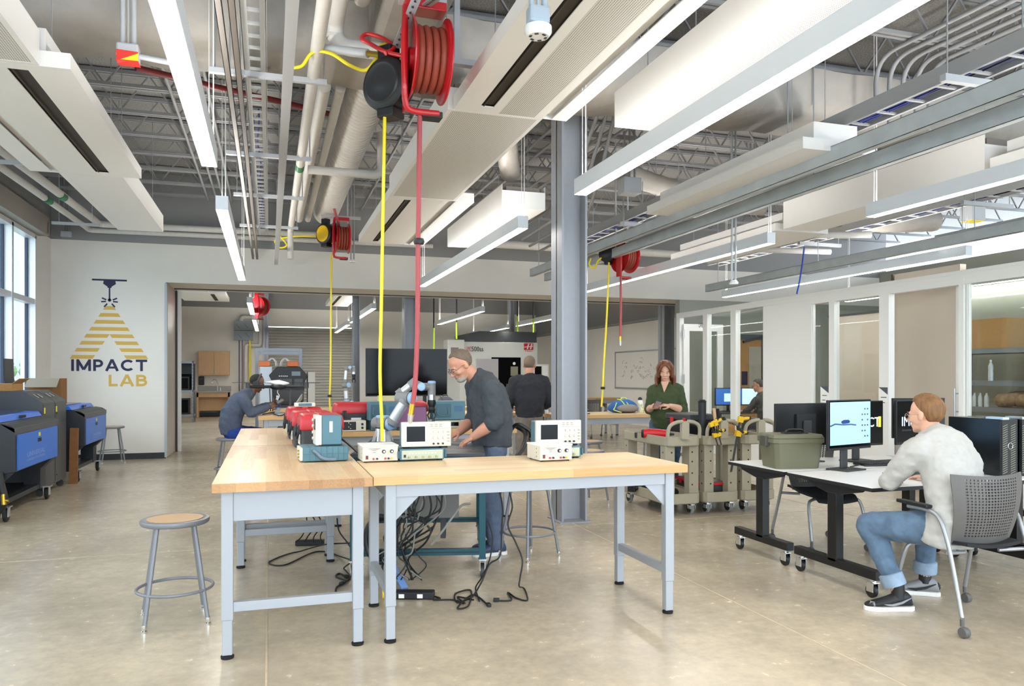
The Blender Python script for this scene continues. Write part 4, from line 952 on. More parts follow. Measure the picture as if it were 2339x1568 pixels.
b = MB(); b.box(-.05, .09, -.082, .082, .0, .005); b.box(.09, .1, -.06, .06, .06, .12); b.build('rubber_feet', RUBBER, t)
# red and black toolboxes
def toolbox(label, x, y, rz, w=.3, d=.4, h=.27, z=T0):
    t = thing('toolbox', label, 'toolbox', (x, y, z), rz, 'red lidded toolboxes')
    b = MB(); hw, hd = w/2, d/2
    def rr(s, z): return [V((a*hw*s, c*hd*s, z)) for a, c in ((-1, -.9), (-.9, -1), (.9, -1), (1, -.9), (1, .9), (.9, 1), (-.9, 1), (-1, .9))]
    b.loft([rr(.86, .0), rr(.88, .01), rr(.95, h*.62)]); b.build('tub', DKGREY, t, bevel=.004)
    b = MB(); b.loft([rr(1.0, h*.6), rr(1.02, h*.66), rr(1.0, h*.85), rr(.94, h*.95), rr(.84, h)]); b.build('lid', REDP, t, bevel=.006, smooth=40)
    b = MB(); b.box(-hw*.18, hw*.18, -hd*.9, hd*.9, h*.96, h*1.02); b.build('lid_ridge', REDP, t, bevel=.006)
    b = MB(); b.tube(smoothpath([(-hw*1.02, -hd*.6, h*.7), (-hw*1.1, -hd*.55, h*.4), (-hw*1.1, 0, h*.32), (-hw*1.1, hd*.55, h*.4), (-hw*1.02, hd*.6, h*.7)], 4), .009, 8); b.build('handle', BLACKP, t, smooth=50)
    for s in (-1, 1): b = MB(); b.box(-hw*1.05, -hw*.93, s*hd*.55-.02, s*hd*.55+.02, h*.48, h*.72); b.build('latch', BLACKP, t, bevel=.003)
    b = MB(); b.box(-hw*.99, -hw*.94, -.05, .05, h*.2, h*.45); b.build('label_sheet', PAPER, t); return t
toolbox('nearest red lidded toolbox on the left bench row', .35, 5.72, .04, .3, .36); toolbox('middle red lidded toolbox on the left bench row', .31, 6.15, .04, .3, .34); toolbox('farthest red lidded toolbox on the left bench row with a gauge on it', .29, 6.98, .02, .3, .36)
t = thing('gauge', 'small cream and teal gauge lying on the farthest red toolbox', 'gauge', (.29, 6.86, T0+.276)); b = MB(); b.box(-.085, .09, -.04, .04, 0, .035); b.build('case', CREAM, t, bevel=.006); b = MB(); b.box(-.05, .06, -.042, -.04, .006, .03); b.build('face', TEAL, t)
toolbox('red lidded toolbox at the left end of the bench behind the robot cart', .83, 7.95, PI/2, .34, .42, .27)
toolbox('wide red toolbox behind the teal cases on the bench behind the robot', 1.35, 8.12, PI/2, .3, .5, .27)
# panel box, teal cases, purple laptop on the bench behind the robot
t = thing('panel_box', 'cream box with black socket panel on the bench behind the robot', 'instrument', (.78, 7.6, T0)); b = MB(); b.box(-.11, .12, -.04, .1, .004, .105); b.build('case', CREAM, t, bevel=.003)
b = MB(); b.box(-.1, .025, -.043, -.04, .015, .095); b.mi = 1
for dx, z in ((-.045, .085), (-.028, .07), (-.045, .045), (-.028, .03)): b.cyl((dx, -.043, z), (dx, -.046, z), .005, n=8)
b.build('socket_panel', [BLACKP, STEEL], t)
for z in (.07, .035): b = MB(); b.cyl((.085, -.04, z), (.085, -.055, z), .011, n=12); b.build('knob', BLACKP, t)
def teal_case(label, x, y, w=.3, h=.19, z=T0, rz=0):
    t = thing('teal_case', label, 'instrument', (x, y, z), rz, 'teal equipment cases'); b = MB(); b.box(-w/2, w/2, -.08, .1, .004, h); b.build('case', TEAL, t, bevel=.008)
    b = MB(); b.box(-w*.42, w*.05, -.086, -.08, h*.15, h*.85); b.build('recessed_panel', mat('teal_dark', '#3c5f6e', .5), t, bevel=.003)
    b = MB(); b.tube(smoothpath([(-w*.35, -.088, h*.7), (-w*.35, -.1, h*.3), (-w*.05, -.1, h*.3), (-w*.05, -.088, h*.7)], 4), .006, 6); b.build('handle', TEAL, t, smooth=50)
    b = MB(); b.box(w*.15, w*.42, -.082, -.08, h*.45, h*.75); b.build('printed_panel', mat('print_blue', '#41658a', .5), t); return t
teal_case('front teal case standing on the small cream box behind the robot', 1.08, 7.66, .3, .19, T0+.095); teal_case('second teal case right of the robot arm behind the laptop', 1.78, 7.85, .34, .2, T0+.08)
t = thing('small_instrument', 'teal box with cream panel under the front teal case', 'instrument', (1.08, 7.66, T0)); b = MB(); b.box(-.13, .13, -.06, .09, .003, .094); b.build('case', mat('teal_dark', '#3c5f6e', .5), t, bevel=.003); b = MB(); b.box(.0, .1, -.063, -.06, .015, .08); b.build('front_panel', CREAM, t)
t = thing('small_instrument', 'grey box under the second teal case', 'instrument', (1.78, 7.85, T0)); b = MB(); b.box(-.15, .15, -.07, .09, .002, .079); b.build('case', CREAM2, t, bevel=.003); b = MB(); b.box(-.1, .1, -.073, -.07, .02, .06); b.build('front_panel', SCREENK, t)
t = thing('laptop', 'open laptop with purple screen behind the robot arm', 'laptop', (1.38, 7.65, T0)); b = MB(); b.box(-.17, .17, -.1, .13, .002, .018); b.build('keyboard_base', DKGREY, t, bevel=.003)
b = MB(); b.obox((0, .15, .12), (.34, .012, .22), MX.Rotation(-.25, 3, 'X')); b.build('lid', BLACKP, t, bevel=.002)
b = MB(); b.obox((0, .143, .12), (.32, .004, .2), MX.Rotation(-.25, 3, 'X')); b.mi = 1; b.obox((.06, .1405, .11), (.1, .002, .03), MX.Rotation(-.25, 3, 'X')); b.build('screen', [mat('purple_screen', '#5b2a58', .3, emit=.35), mat('indigo_screen', '#35306e', .3, emit=.4)], t)
for k, (x, lab) in enumerate(((1.98, 'row of cream knob boxes on the bench right of the laptop'), (2.22, 'green trimmed control box at the right end of the bench behind the robot'))):
    t = thing('control_box', lab, 'instrument', (x, 7.62, T0)); b = MB(); b.box(-.1, .1, -.06, .1, .002, .085); b.build('case', CREAM if k == 0 else mat('pale_green', '#b9c2ad', .5), t, bevel=.003)
    for dx in (-.06, 0, .06): b = MB(); b.cyl((dx, -.06, .05), (dx, -.08, .05), .016, n=14); b.build('knob', BLACKP, t)
# ================================================================ teal extrusion cart with robot arm
cr = math.radians(-14); ct = thing('robot_cart', 'dark teal aluminium frame cart with slotted top carrying the robot arm', 'cart', (1.17, 6.05, 0), cr)
W2, D2, ZT = .46, .62, .90; e = .022
for sx in (-1, 1):
    for sy in (-1, 1):
        b = MB(); b.box(sx*W2-e, sx*W2+e, sy*D2-e, sy*D2+e, .14, ZT-.05); b.box(sx*W2-e-.002, sx*W2+e+.002, sy*D2-.005, sy*D2+.005, .14, ZT-.05); b.build('post', TEALM, ct)
        b = MB(); c = (sx*W2, sy*D2)
        b.box(c[0]-.03, c[0]+.03, c[1]-.03, c[1]+.03, .125, .14); b.box(c[0]-.02, c[0]-.014, c[1]-.03, c[1]+.035, .05, .125); b.box(c[0]+.014, c[0]+.02, c[1]-.03, c[1]+.035, .05, .125); w = b.build('caster_fork', CHROME, ct, bevel=.003)
        b = MB(); b.cyl((c[0]-.013, c[1]+.02, .05), (c[0]+.013, c[1]+.02, .05), .05, n=20); b.build('wheel', DKGREY, w, smooth=40)
for z in (.19, .72):
    for s in (-1, 1):
        b = MB(); b.box(-W2+e, W2-e, s*D2-e, s*D2+e, z-e, z+e); b.mi = 1; b.box(-W2+e, W2-e, s*D2-e-.001, s*D2+e+.001, z-.004, z+.004); b.build('rail', [TEALM, BLACKM], ct)
        b = MB(); b.box(s*W2-e, s*W2+e, -D2+e, D2-e, z-e, z+e); b.build('rail', TEALM, ct)
b = MB(); b.box(-W2-.03, W2+.03, -D2-.03, D2+.03, ZT-.05, ZT-.02); b.build('top_frame', mat('navy_teal', '#16394a', .4), ct, bevel=.003)
b = MB(); n = 16
for k in range(n): y = -D2+.0+(2*D2)*k/(n-1); b.box(-W2-.02, W2+.02, y-.026, y+.026, ZT-.02, ZT)
b.build('slotted_top', mat('slot_alu', '#54575c', .35, .5), ct)
t = thing('control_cabinet', 'grey steel control cabinet hanging inside the teal cart', 'cabinet', (1.12, 5.9, .38), cr); b = MB(); b.box(-.3, .3, -.18, .18, .0, .26); b.build('cabinet_body', mat('cabinet_grey', '#7d7b77', .45), t, bevel=.004)
b = MB(); b.box(-.28, .28, -.19, -.18, .26, .3); b.build('lip', BLACKM, t); b = MB(); b.box(-.2, -.16, -.1, .1, -.17, 0); b.box(.16, .2, -.1, .1, -.17, 0); b.build('feet', DKGREY, t)
t = thing('rack_unit', 'beige grey electronics unit above the control cabinet in the cart', 'electronics', (1.12, 5.95, .744), cr); b = MB(); b.box(-.25, .33, -.2, .2, .0, .1); b.build('case', CREAM2, t, bevel=.003); b = MB()
for k in range(5): b.box(-.2+.1*k, -.15+.1*k, -.205, -.2, .06, .085)
b.build('ports', BLACKP, t); b = MB(); b.cyl((.27, -.2, .03), (.27, -.215, .03), .012, n=12); b.build('knob', PAPER, t)
# robot arm
def robot(name, label, W, pts, s=1.0, tool=True):
    """pts: photo points of the joints; every joint stands at depth W (+offset) in the room"""
    P = {k: onw(v[0], v[1], W+(v[2] if len(v) > 2 else 0)) for k, v in pts.items()}
    base = P['base']; t = thing(name, label, 'robot arm', (base.x, base.y, base.z)); r = .055*s
    R = RGT
    b = MB(); b.lathe([(0, 0), (r*1.7, 0), (r*1.7, .012*s), (r*1.35, .02*s), (r*1.15, .1*s), (r*1.1, .13*s)], base, n=24)
    for k in range(4): a = k*PI/2+.4; b.bar(base+V((math.cos(a)*r*1.8, math.sin(a)*r*1.8, .006)), base+V((math.cos(a)*r*1.0, math.sin(a)*r*1.0, .11*s)), .03*s, .012*s)
    b.build('base', mat('arm_silver', '#d6d8da', .3, .6), t, world=True, smooth=40)
    sh = P['shoulder']
    b = MB(); b.cyl(V((base.x, base.y, base.z+.13*s)), V((base.x, base.y, sh.z+r*.9)), r*1.05, n=24); b.build('base_joint', RGREY, t, world=True, smooth=40)
    b = MB(); b.lathe([(r*1.06, 0), (r*1.06, .012), (r*.9, .02), (0, .022)], V((base.x, base.y, sh.z+r*.9)), n=24); b.build('joint_cap', LBLUE, t, world=True, smooth=40)
    b = MB(); b.cyl(V((base.x, base.y, base.z+.128*s)), V((base.x, base.y, base.z+.138*s)), r*1.12, n=24); b.build('joint_seal', BLACKP, t, world=True, smooth=40)
    def jt(c, d, L, r, cap=1):
        d = V(d).normalized(); b = MB(); b.cyl(c-d*L*.5, c+d*L*.5, r, n=24); b.build('joint_housing', RGREY, t, world=True, smooth=40)
        if cap: b = MB(); b.lathe([(r*1.01, 0), (r*1.01, .015*s), (r*.8, .026*s), (0, .028*s)], c+d*L*.5, d, 24); b.build('joint_cap', LBLUE, t, world=True, smooth=40)
        b = MB(); b.cyl(c+d*(L*.5-.006), c+d*(L*.5), r*1.04, n=24); b.build('joint_seal', BLACKP, t, world=True, smooth=40)
    sd = (R*.8-FWD*.6)
    jt(sh+R*.02*s, sd, .17*s, r*1.0); jt(P['elbow'], sd, .15*s, r*.95)
    b = MB(); a, c = P['arm0'], P['arm1']; b.cyl(a, c, r*.8, n=24); b.build('upper_arm_tube', mat('arm_silver', '#d6d8da', .3, .6), t, world=True, smooth=40)
    d = (c-a).normalized(); q = MB(); q.cyl(a-d*.03*s, a+d*.012*s, r*.95, n=24); q.build('arm_collar', RGREY, t, world=True, smooth=40); q = MB(); q.cyl(c-d*.012*s, c+d*.04*s, r*.92, n=24); q.build('arm_collar', RGREY, t, world=True, smooth=40)
    b = MB(); a, c = P['fore0'], P['fore1']; b.cyl(a, c, r*.62, n=24); b.build('forearm_tube', mat('arm_silver', '#d6d8da', .3, .6), t, world=True, smooth=40)
    d = (c-a).normalized(); q = MB(); q.cyl(a-d*.04*s, a+d*.01*s, r*.8, n=24); q.build('forearm_collar', RGREY, t, world=True, smooth=40); q = MB(); q.cyl(c-d*.01*s, c+d*.05*s, r*.72, n=24); q.build('forearm_collar', RGREY, t, world=True, smooth=40)
    b = MB(); b.tube([P['fore1'], (P['fore1']+P['w1'])/2+V((0, 0, .012)), P['w1']], r*.66, 20); b.build('wrist_link', RGREY, t, world=True, smooth=50)
    jt(P['w1'], -FWD+R*.1, .1*s, r*.66); b = MB(); b.cyl(P['w1'], P['w2'], r*.6, n=20); b.build('wrist_link', RGREY, t, world=True, smooth=40)
    w2, w3 = P['w2'], P['w3']; b = MB(); b.cyl(w2+V((0, 0, .03*s)), w3, r*.62, n=20); b.build('wrist_joint', RGREY, t, world=True, smooth=40)
    b = MB(); b.lathe([(r*.64, 0), (r*.64, .012*s), (r*.5, .02*s), (0, .021*s)], w2+V((0, 0, .03*s)), n=20); b.build('joint_cap', LBLUE, t, world=True, smooth=40)
    b = MB(); b.cyl(w3, w3-V((0, 0, .045*s)), r*.6, n=20); b.build('tool_flange', STEEL, t, world=True, smooth=40)
    if tool:
        g = w3-V((0, 0, .045*s)); b = MB(); b.lathe([(r*.6, 0), (r*.68, -.03*s), (r*.5, -.06*s), (r*.62, -.08*s), (r*.5, -.11*s), (0, -.112*s)], g, n=16); b.build('gripper_body', BLACKP, t, world=True, smooth=30)
        for sg in (-1, 1): b = MB(); b.bar(g+R*(sg*.02*s)-V((0, 0, .1*s)), g+R*(sg*.035*s)-V((0, 0, .135*s)), .014*s); b.bar(g+R*(sg*.035*s)-V((0, 0, .13*s)), g+R*(sg*.018*s)-V((0, 0, .17*s)), .012*s); b.build('gripper_finger', BLACKP, t, world=True)
    return t
robot('collaborative_robot', 'large grey and silver robot arm with pale blue caps on the teal cart', 6.55, dict(base=(874, 1013), shoulder=(868, 968), elbow=(925, 910, -.05), arm0=(897, 962, -.06), arm1=(923, 920, -.06), fore0=(918, 897, .06), fore1=(939, 880, .06), w1=(963, 884, 0), w2=(986, 884, 0), w3=(986, 902, 0)))
robot('collaborative_robot', 'smaller far robot arm standing left of the black television', 12.9, dict(base=(792, 934), shoulder=(794, 922), elbow=(790, 880), arm0=(791, 912), arm1=(790, 892), fore0=(789, 868), fore1=(791, 846), w1=(800, 840), w2=(807, 842), w3=(808, 850)), .85)
# ================================================================ desks on the right
EDGEB = mat('desk_edge', '#1b1b1c', .5)
def desk(x0, x1, y0, y1, label, z=.735):
    t = thing('desk', label, 'desk', ((x0+x1)/2, (y0+y1)/2, 0), 0, 'white topped flip desks'); hx, hy = (x1-x0)/2, (y1-y0)/2
    b = MB(); b.box(-hx, hx, -hy, hy, z-.004, z); b.mi = 1; b.box(-hx-.002, hx+.002, -hy-.002, hy+.002, z-.028, z-.004); b.build('desktop', [LAMW, EDGEB], t)
    for s in (-1, 1):
        cx = s*(hx-.075)
        b = MB(); b.box(cx-.032, cx+.032, -.045, .045, .16, z-.09); b.build('column', BLACKM, t, bevel=.006)
        b = MB(); b.prism([(-.28, z-.028), (.28, z-.028), (.24, z-.06), (.06, z-.1), (-.06, z-.1), (-.24, z-.06)], 'x', cx-.03, cx+.03); b.build('bracket', BLACKP, t, bevel=.008)
        b = MB(); b.box(cx-.032, cx+.032, -hy+.02, hy-.02, .125, .185); b.build('foot_bar', BLACKM, t, bevel=.004)
        for q in (-1, 1):
            cy = q*(hy-.07); b = MB(); b.cyl((cx, cy, .1), (cx, cy, .126), .02, n=12); b.box(cx-.024, cx+.024, cy-.03, cy+.03, .098, .106); b.box(cx-.024, cx-.019, cy-.02, cy+.04, .04, .1); b.box(cx+.019, cx+.024, cy-.02, cy+.04, .04, .1)
            c = b.build('caster_fork', CHROME, t, bevel=.002); b = MB(); b.lathe([(0, -.016), (.04, -.016), (.046, -.01), (.046, .01), (.04, .016), (0, .016)], (cx, cy+.016, .046), (1, 0, 0), 20); b.build('wheel', BLACKP, c, smooth=40)
    b = MB(); b.box(-hx+.1, hx-.1, -.02, .02, z-.075, z-.03); b.build('cross_beam', BLACKM, t); return t
desk(3.70, 5.32, 4.0, 4.85, 'white desk where the blond man works'); desk(3.70, 5.32, 4.89, 5.62, 'white desk behind the blond man\'s desk carrying the olive box')
desk(5.36, 6.9, 4.0, 4.85, 'white desk at the right edge of the photo'); desk(5.36, 6.9, 4.89, 5.62, 'white desk at the back right of the desk group')
DZ = .735
def monitor(label, x, y, rz, w=.54, h=.33, z0=.13, screen=None, z=DZ):
    t = thing('monitor', label, 'monitor', (x, y, z), rz, 'black computer monitors')
    b = MB(); b.box(-w/2, w/2, -.012, .012, z0, z0+h); b.build('casing', BLACKP, t, bevel=.004)
    b = MB(); b.box(-w/2+.008, w/2-.008, -.0135, -.012, z0+.02, z0+h-.008); s = b.build('screen', screen or SCREENK, t)
    b = MB(); b.box(-.1, .1, .012, .035, z0+h*.25, z0+h*.75); b.cyl((0, .035, z0+h*.5), (0, .037, z0+h*.5), .022, n=20); b.build('rear_cover', mat('monitor_back', '#232325', .45), t, bevel=.006)
    b = MB(); b.box(-.04, .04, .035, .055, .012, z0+h*.6); b.build('stand', DKGREY, t, bevel=.006)
    b = MB(); b.box(-.12, .12, -.07, .12, 0, .012); b.build('foot', DKGREY, t, bevel=.006); return t, s
SKY = mat('screen_sky', '#9cc6ea', .35, emit=.3); TXTW = mat('screen_text_blue', '#d8efff', .3, emit=.9); TXTY = mat('screen_yellow', '#c8c22c', .3, emit=.6); TXTG = mat('screen_dim', '#3a3f4a', .3, emit=.25); DARKT = mat('screen_icon', '#274a86', .3)
m1, s1 = monitor('monitor with pale blue drawing of a drone in front of the blond man', 4.22, 4.80, .27, .54, .38, .16, SCREENK)
b = MB(); b.box(-.255, .255, -.0155, -.0135, .2, .53); b.build('drawing_window', SKY, s1)
b = MB(); b.box(-.26, .26, -.0165, -.0155, .523, .531); b.mi = 1
for r in range(6):
    for c in range(3):
        if (r*3+c) % 5: b.box(.14+.035*c, .155+.035*c, -.0165, -.0155, .25+.042*r, .262+.042*r)
b.tube([(-.255, -.0165, .345), (-.2, -.0165, .36), (-.1, -.0165, .352), (.0, -.0165, .352), (.06, -.0165, .345)], .006, 6); b.prism([(-.12, .366), (-.12, .378), (-.09, .388), (-.03, .388), (-.01, .376), (-.02, .362), (-.1, .358)], 'y', -.0168, -.0155)
b.build('drawing_lines', [SCREENK, DARKT], s1)
def impact_screen(s, w=.53, z0=.15):
    def tx(st, x, z, sz, m, nm, xs=1): text_mesh(nm, st, sz, m, frame_m((x, -.0142, z), (1, 0, 0), (0, 0, 1)), s, .0003, 'LEFT', xs=xs, world=False)
    tx('IMP', -.21, .29, .115, TXTW, 'screen_text'); tx('CT', .075, .29, .115, TXTW, 'screen_text')
    b = MB(); b.box(.205, .24, -.0145, -.0135, .285, .375)
    for k in range(4): b.box(.0+.008*k, .065-.008*k, -.0145, -.0135, .29+.018*k, .299+.018*k)
    b.build('screen_emblem', TXTY, s); tx('LAB', .0, .0, .03, BLACKP, 'screen_text') if 0 else None
    tx('Innovative Makerspace', -.2, .245, .03, TXTG, 'screen_text')
t, s = monitor('monitor showing large IMP letters left of the blond man\'s face', 5.36, 5.3, .2, .54, .38, .13); impact_screen(s)
t, s = monitor('monitor showing CT letters behind the blue drawing screen', 4.74, 5.26, .16, .54, .38, .13); impact_screen(s)
monitor('monitor seen from the back behind the olive box', 4.3, 5.42, PI+.05, .6, .36, .13)
monitor('monitor seen from the back between the two lettered screens', 5.6, 5.5, PI-.1, .54, .36, .16)
# keyboard, mouse, second keyboards
def keyboard(label, x, y, rz, z=DZ):
    t = thing('keyboard', label, 'keyboard', (x, y, z), rz, 'black keyboards'); b = MB(); b.prism([(-.065, 0), (.065, 0), (.065, .022), (-.065, .01)], 'x', -.22, .22); b.build('base', BLACKP, t, bevel=.002)
    b = MB()
    for r in range(5):
        for c in range(15): zz = .012+.0022*r; b.box(-.21+.028*c, -.186+.028*c, -.058+.024*r, -.038+.024*r, zz, zz+.007)
    b.build('keys', DKGREY, t); return t
keyboard('black keyboard in front of the blond man\'s screen', 4.45, 4.4, -.1); keyboard('black keyboard lying on the desk behind the blue drawing screen', 4.75, 5.05, .05)
# pc towers
for x, lab in ((5.05, 'black computer tower with ring emblem behind the seated man'), (5.235, 'black computer tower at the right photo edge')):
    t = thing('computer_tower', lab, 'computer', (x, 4.38, DZ), 0, 'black computer towers'); b = MB(); b.box(-.075, .075, -.22, .22, .004, .41); b.build('case', mat('tower_black', '#0e1013', .22), t, bevel=.004)
    b = MB(); b.box(-.072, .072, -.232, -.22, .006, .408); b.build('front_grille', BLACKP, t)
    b = MB()
    for k in range(22):
        for c in (0, 1): x_ = -.068+.075*c; b.add([(x_, -.2335, .02+.016*k), (x_+.045, -.2335, .035+.016*k), (x_+.045, -.2335, .04+.016*k), (x_, -.2335, .025+.016*k)], [(0, 1, 2, 3)])
    b.build('mesh_stripes', mat('tower_mesh', '#8b8775', .4), t)
    b = MB(); b.tube([(.022*math.cos(a*PI/12), -.236, .22+.022*math.sin(a*PI/12)) for a in range(24)], .0025, 6, True); b.build('ring_emblem', STEEL, t); b = MB(); b.box(-.07, -.01, -.234, -.1, .408, .425); b.build('cable_lock', STEEL, t)
# olive storage box
t = thing('storage_box', 'olive plastic storage box with latched lid on the left end of the back desk', 'box', (3.935, 5.12, DZ), -.16)
def frus(w0, d0, w1, d1, z0, z1, c=.03):
    def r(w, d, z): return [V((a*w/2*(1 if abs(q) < 2 else 1), q*d/2, z)) for a, q in ((-1, -1+c/d*2), (-1+c/w*2, -1), (1-c/w*2, -1), (1, -1+c/d*2), (1, 1-c/d*2), (1-c/w*2, 1), (-1+c/w*2, 1), (-1, 1-c/d*2))]
    return [r(w0, d0, z0), r(w1, d1, z1)]
b = MB(); b.loft(frus(.36, .27, .41, .31, 0, .215)); b.build('tub', OLIVE, t, bevel=.004); b = MB(); b.loft(frus(.425, .325, .425, .325, .2, .235)); b.build('rim', OLIVE, t, bevel=.004)
b = MB(); b.loft(frus(.43, .33, .40, .30, .236, .265)); b.build('lid', OLIVE, t, bevel=.006)
for s in (-1, 1): b = MB(); b.box(s*.2, s*.235, -.05, .05, .17, .255); b.build('latch', OLIVED, t, bevel=.008)
b = MB(); b.box(-.06, .13, -.04, .04, .262, .272); b.tube(smoothpath([(-.04, 0, .268), (-.02, 0, .29), (.09, 0, .29), (.11, 0, .268)], 4), .012, 8); b.build('handle', BLACKP, t, smooth=50)
# ================================================================ chairs with silver legs and perforated grey backs
def chair(label, x, y, rz, arms=True):
    t = thing('rolling_chair', label, 'chair', (x, y, 0), rz, 'grey rolling chairs')
    b = MB(); n = 11
    rows = []
    for j in range(n):
        v = j/(n-1); yy = -.22+.46*v; wv = .215*(1-.15*abs(v-.5)*2)
        rows.append([V((wv*(i/8-1), yy, .445+.02*math.cos(PI*v)+.018*((i/8-1)**2)-.03*(v > .9))) for i in range(17)])
    for rws, off in ((rows, 0),):
        up = [[p+V((0, 0, .02)) for p in r] for r in rws]
        b.loft([r+u[::-1] for r, u in zip(rws, up)])
    b.build('seat', SEATB, t, smooth=60)
    # perforated back: grid of struts around holes
    W, Hn = 23, 24; b = MB(); pts = []
    for j in range(Hn+1):
        v = j/Hn; z = .47+.41*v; hw = .2+.055*v-.03*max(0, v-.85)/.15*.3; r = []
        for i in range(W+1):
            u = i/W*2-1; r.append(V((hw*u, -.17-.05*v+.055*u*u-.03*math.sin(PI*v), z+.012*u*u*v)))
        pts.append(r)
    def cell(j, i): return [pts[j][i], pts[j][i+1], pts[j+1][i+1], pts[j+1][i]]
    th = V((0, .008, 0))
    for j in range(Hn):
        for i in range(W):
            q = cell(j, i); c = sum(q, V())/4; u = abs((i+.5)/W*2-1); v = (j+.5)/Hn
            hole = 3 <= i < W-3 and 3 <= j < Hn-1
            if hole:
                k = .56; inn = [c+(p-c)*k for p in q]
                for a in range(4): e0, e1 = a, (a+1) % 4; b.add([q[e0], q[e1], inn[e1], inn[e0]], [(0, 1, 2, 3)])
            else: b.add(q, [(0, 1, 2, 3)])
    o = b.build('backrest', GREYCH, t, weld=.0005); so = o.modifiers.new('Sol', 'SOLIDIFY'); so.thickness = .009
    for s in (-1, 1):
        b = MB(); b.tube(smoothpath([(s*.27, .14, .66), (s*.275, .0, .665), (s*.275, -.1, .64), (s*.27, -.15, .55), (s*.27, -.2, .4), (s*.285, -.29, .1)], 6), .0125, 12); l = b.build('rear_leg', SILV, t, smooth=60)
        b = MB(); b.tube(smoothpath([(s*.12, .12, .425), (s*.2, .17, .425), (s*.24, .19, .39), (s*.255, .23, .25), (s*.265, .27, .1)], 6), .0125, 12); f = b.build('front_leg', SILV, t, smooth=60)
        b = MB(); b.tube([(s*.27, -.17, .44), (s*.12, -.13, .43)], .0115, 10); b.build('seat_bracket', SILV, t, smooth=60)
        if arms: b = MB(); b.loft([[V((s*.27+dx, yy, .675+dz)) for dx, dz in ((-.03, 0), (.03, 0), (.03, .018), (-.03, .022))] for yy in (-.04, .0, .18, .21)]); b.build('arm_pad', BLACKP, t, bevel=.005)
        for (px, py), l_ in (((s*.285, -.29), l), ((s*.265, .27), f)):
            b = MB(); b.cyl((px, py, .06), (px, py, .11), .012, n=10); b.lathe([(0, -.02), (.026, -.02), (.03, -.012), (.03, .012), (.026, .02), (0, .02)], (px+.0, py-.015, .03), (1, .15, 0), 20); b.build('caster', GREYCH, l_, smooth=40)
    return t
chair('grey rolling chair the blond man sits on', 3.99, 3.58, -.08); chair('grey rolling chair tucked behind the olive box desk facing the camera', 4.5, 5.45, PI-.1)
chair('grey rolling chair of the man behind the glass', 8.85, 12.25, .2, False)
for x, y, r, lab in ((5.9, 16.7, 2.9, 'distant black backed chair below the whiteboard, left one'), (6.6, 16.6, 3.1, 'distant black backed chair below the whiteboard, middle one'), (7.3, 16.5, 3.2, 'distant black backed chair below the whiteboard, right one')): chair(lab, x, y, r, False)
# ================================================================ utility carts
def cart(label, x0, x1, y0, y1):
    t = thing('utility_cart', label, 'cart', ((x0+x1)/2, (y0+y1)/2, 0), 0, 'tan utility carts'); hx, hy = (x1-x0)/2, (y1-y0)/2
    def rr(ix, iy, z, c=.06): X, Y = hx-ix, hy-iy; return [V(p) for p in ((-X, -Y+c, z), (-X+c*.4, -Y+c*.3, z), (-X+c, -Y, z), (X-c, -Y, z), (X-c*.4, -Y+c*.3, z), (X, -Y+c, z), (X, Y-c, z), (X-c*.4, Y-c*.3, z), (X-c, Y, z), (-X+c, Y, z), (-X+c*.4, Y-c*.3, z), (-X, Y-c, z))]
    b = MB(); b.loft([rr(.012, .012, .725), rr(0, 0, .735), rr(0, 0, .825), rr(.02, .02, .825), rr(.03, .03, .76)]); b.build('top_tray', TAN, t, bevel=.003)
    b = MB(); b.loft([rr(.012, .012, .125), rr(0, 0, .135), rr(0, 0, .235), rr(.02, .02, .235), rr(.03, .03, .165)]); b.build('bottom_tray', TAN, t, bevel=.003)
    for sx in (-1, 1):
        for sy in (-1, 1):
            b = MB(); cx, cy = sx*(hx-.065), sy*(hy-.1); b.box(cx-.055, cx+.055, cy-.05, cy+.05, .2, .74); b.mi = 1
            for z in (.32, .44, .56, .66): b.cyl((cx-sx*.02, cy+sy*.0495, z), (cx-sx*.02, cy+sy*.0515, z), .009, n=10); b.cyl((cx+sx*.0545, cy, z), (cx+sx*.0565, cy, z), .009, n=10)
            b.build('post', [TAN, BLACKM], t)
            wx, wy = sx*(hx-.07), sy*(hy-.09); b = MB(); b.cyl((wx, wy, .105), (wx, wy, .128), .025, n=12); b.box(wx-.028, wx-.022, wy-.03, wy+.04, .06, .115); b.box(wx+.022, wx+.028, wy-.03, wy+.04, .06, .115); b.box(wx-.028, wx+.028, wy-.03, wy+.03, .1, .112); f = b.build('caster_fork', CHROME, t)
            b = MB(); b.lathe([(.0, -.017), (.05, -.017), (.05, .017), (0, .017)], (wx, wy+.03, .066), (1, 0, 0), 22); b.mi = 1; b.lathe([(.048, -.016), (.062, -.015), (.066, -.008), (.066, .008), (.062, .015), (.048, .016)], (wx, wy+.03, .066), (1, 0, 0), 26); b.build('wheel', [BLACKP, TIRE], f, smooth=40)
    for sy in (-1,):
        Y = sy*(hy-.02); b = MB()
        for s in (-1, 1):
            P = smoothpath([(s*(hx-.022), Y, .81), (s*(hx-.02), Y-.01, .88), (s*(hx-.04), Y-.02, .94), (s*(hx-.1), Y-.03, .975), (s*.03, Y-.035, .985)], 5)
            b.tube(P, .019, 10)
        b.box(-.042, .042, Y-.045, Y+.0, .8, .985); b.build('handle', TAN, t, smooth=50, bevel=0)
        b = MB()
        for s in (-1, 1):
            for k in range(6): a = .25+.9*k/6; b.box(s*(hx-.06-.018*k)-.005, s*(hx-.06-.018*k)+.005, Y-.02, Y-.012, .93+.006*k, .945+.006*k)
        b.build('grip_ribs', DKGREY, t)
    return t
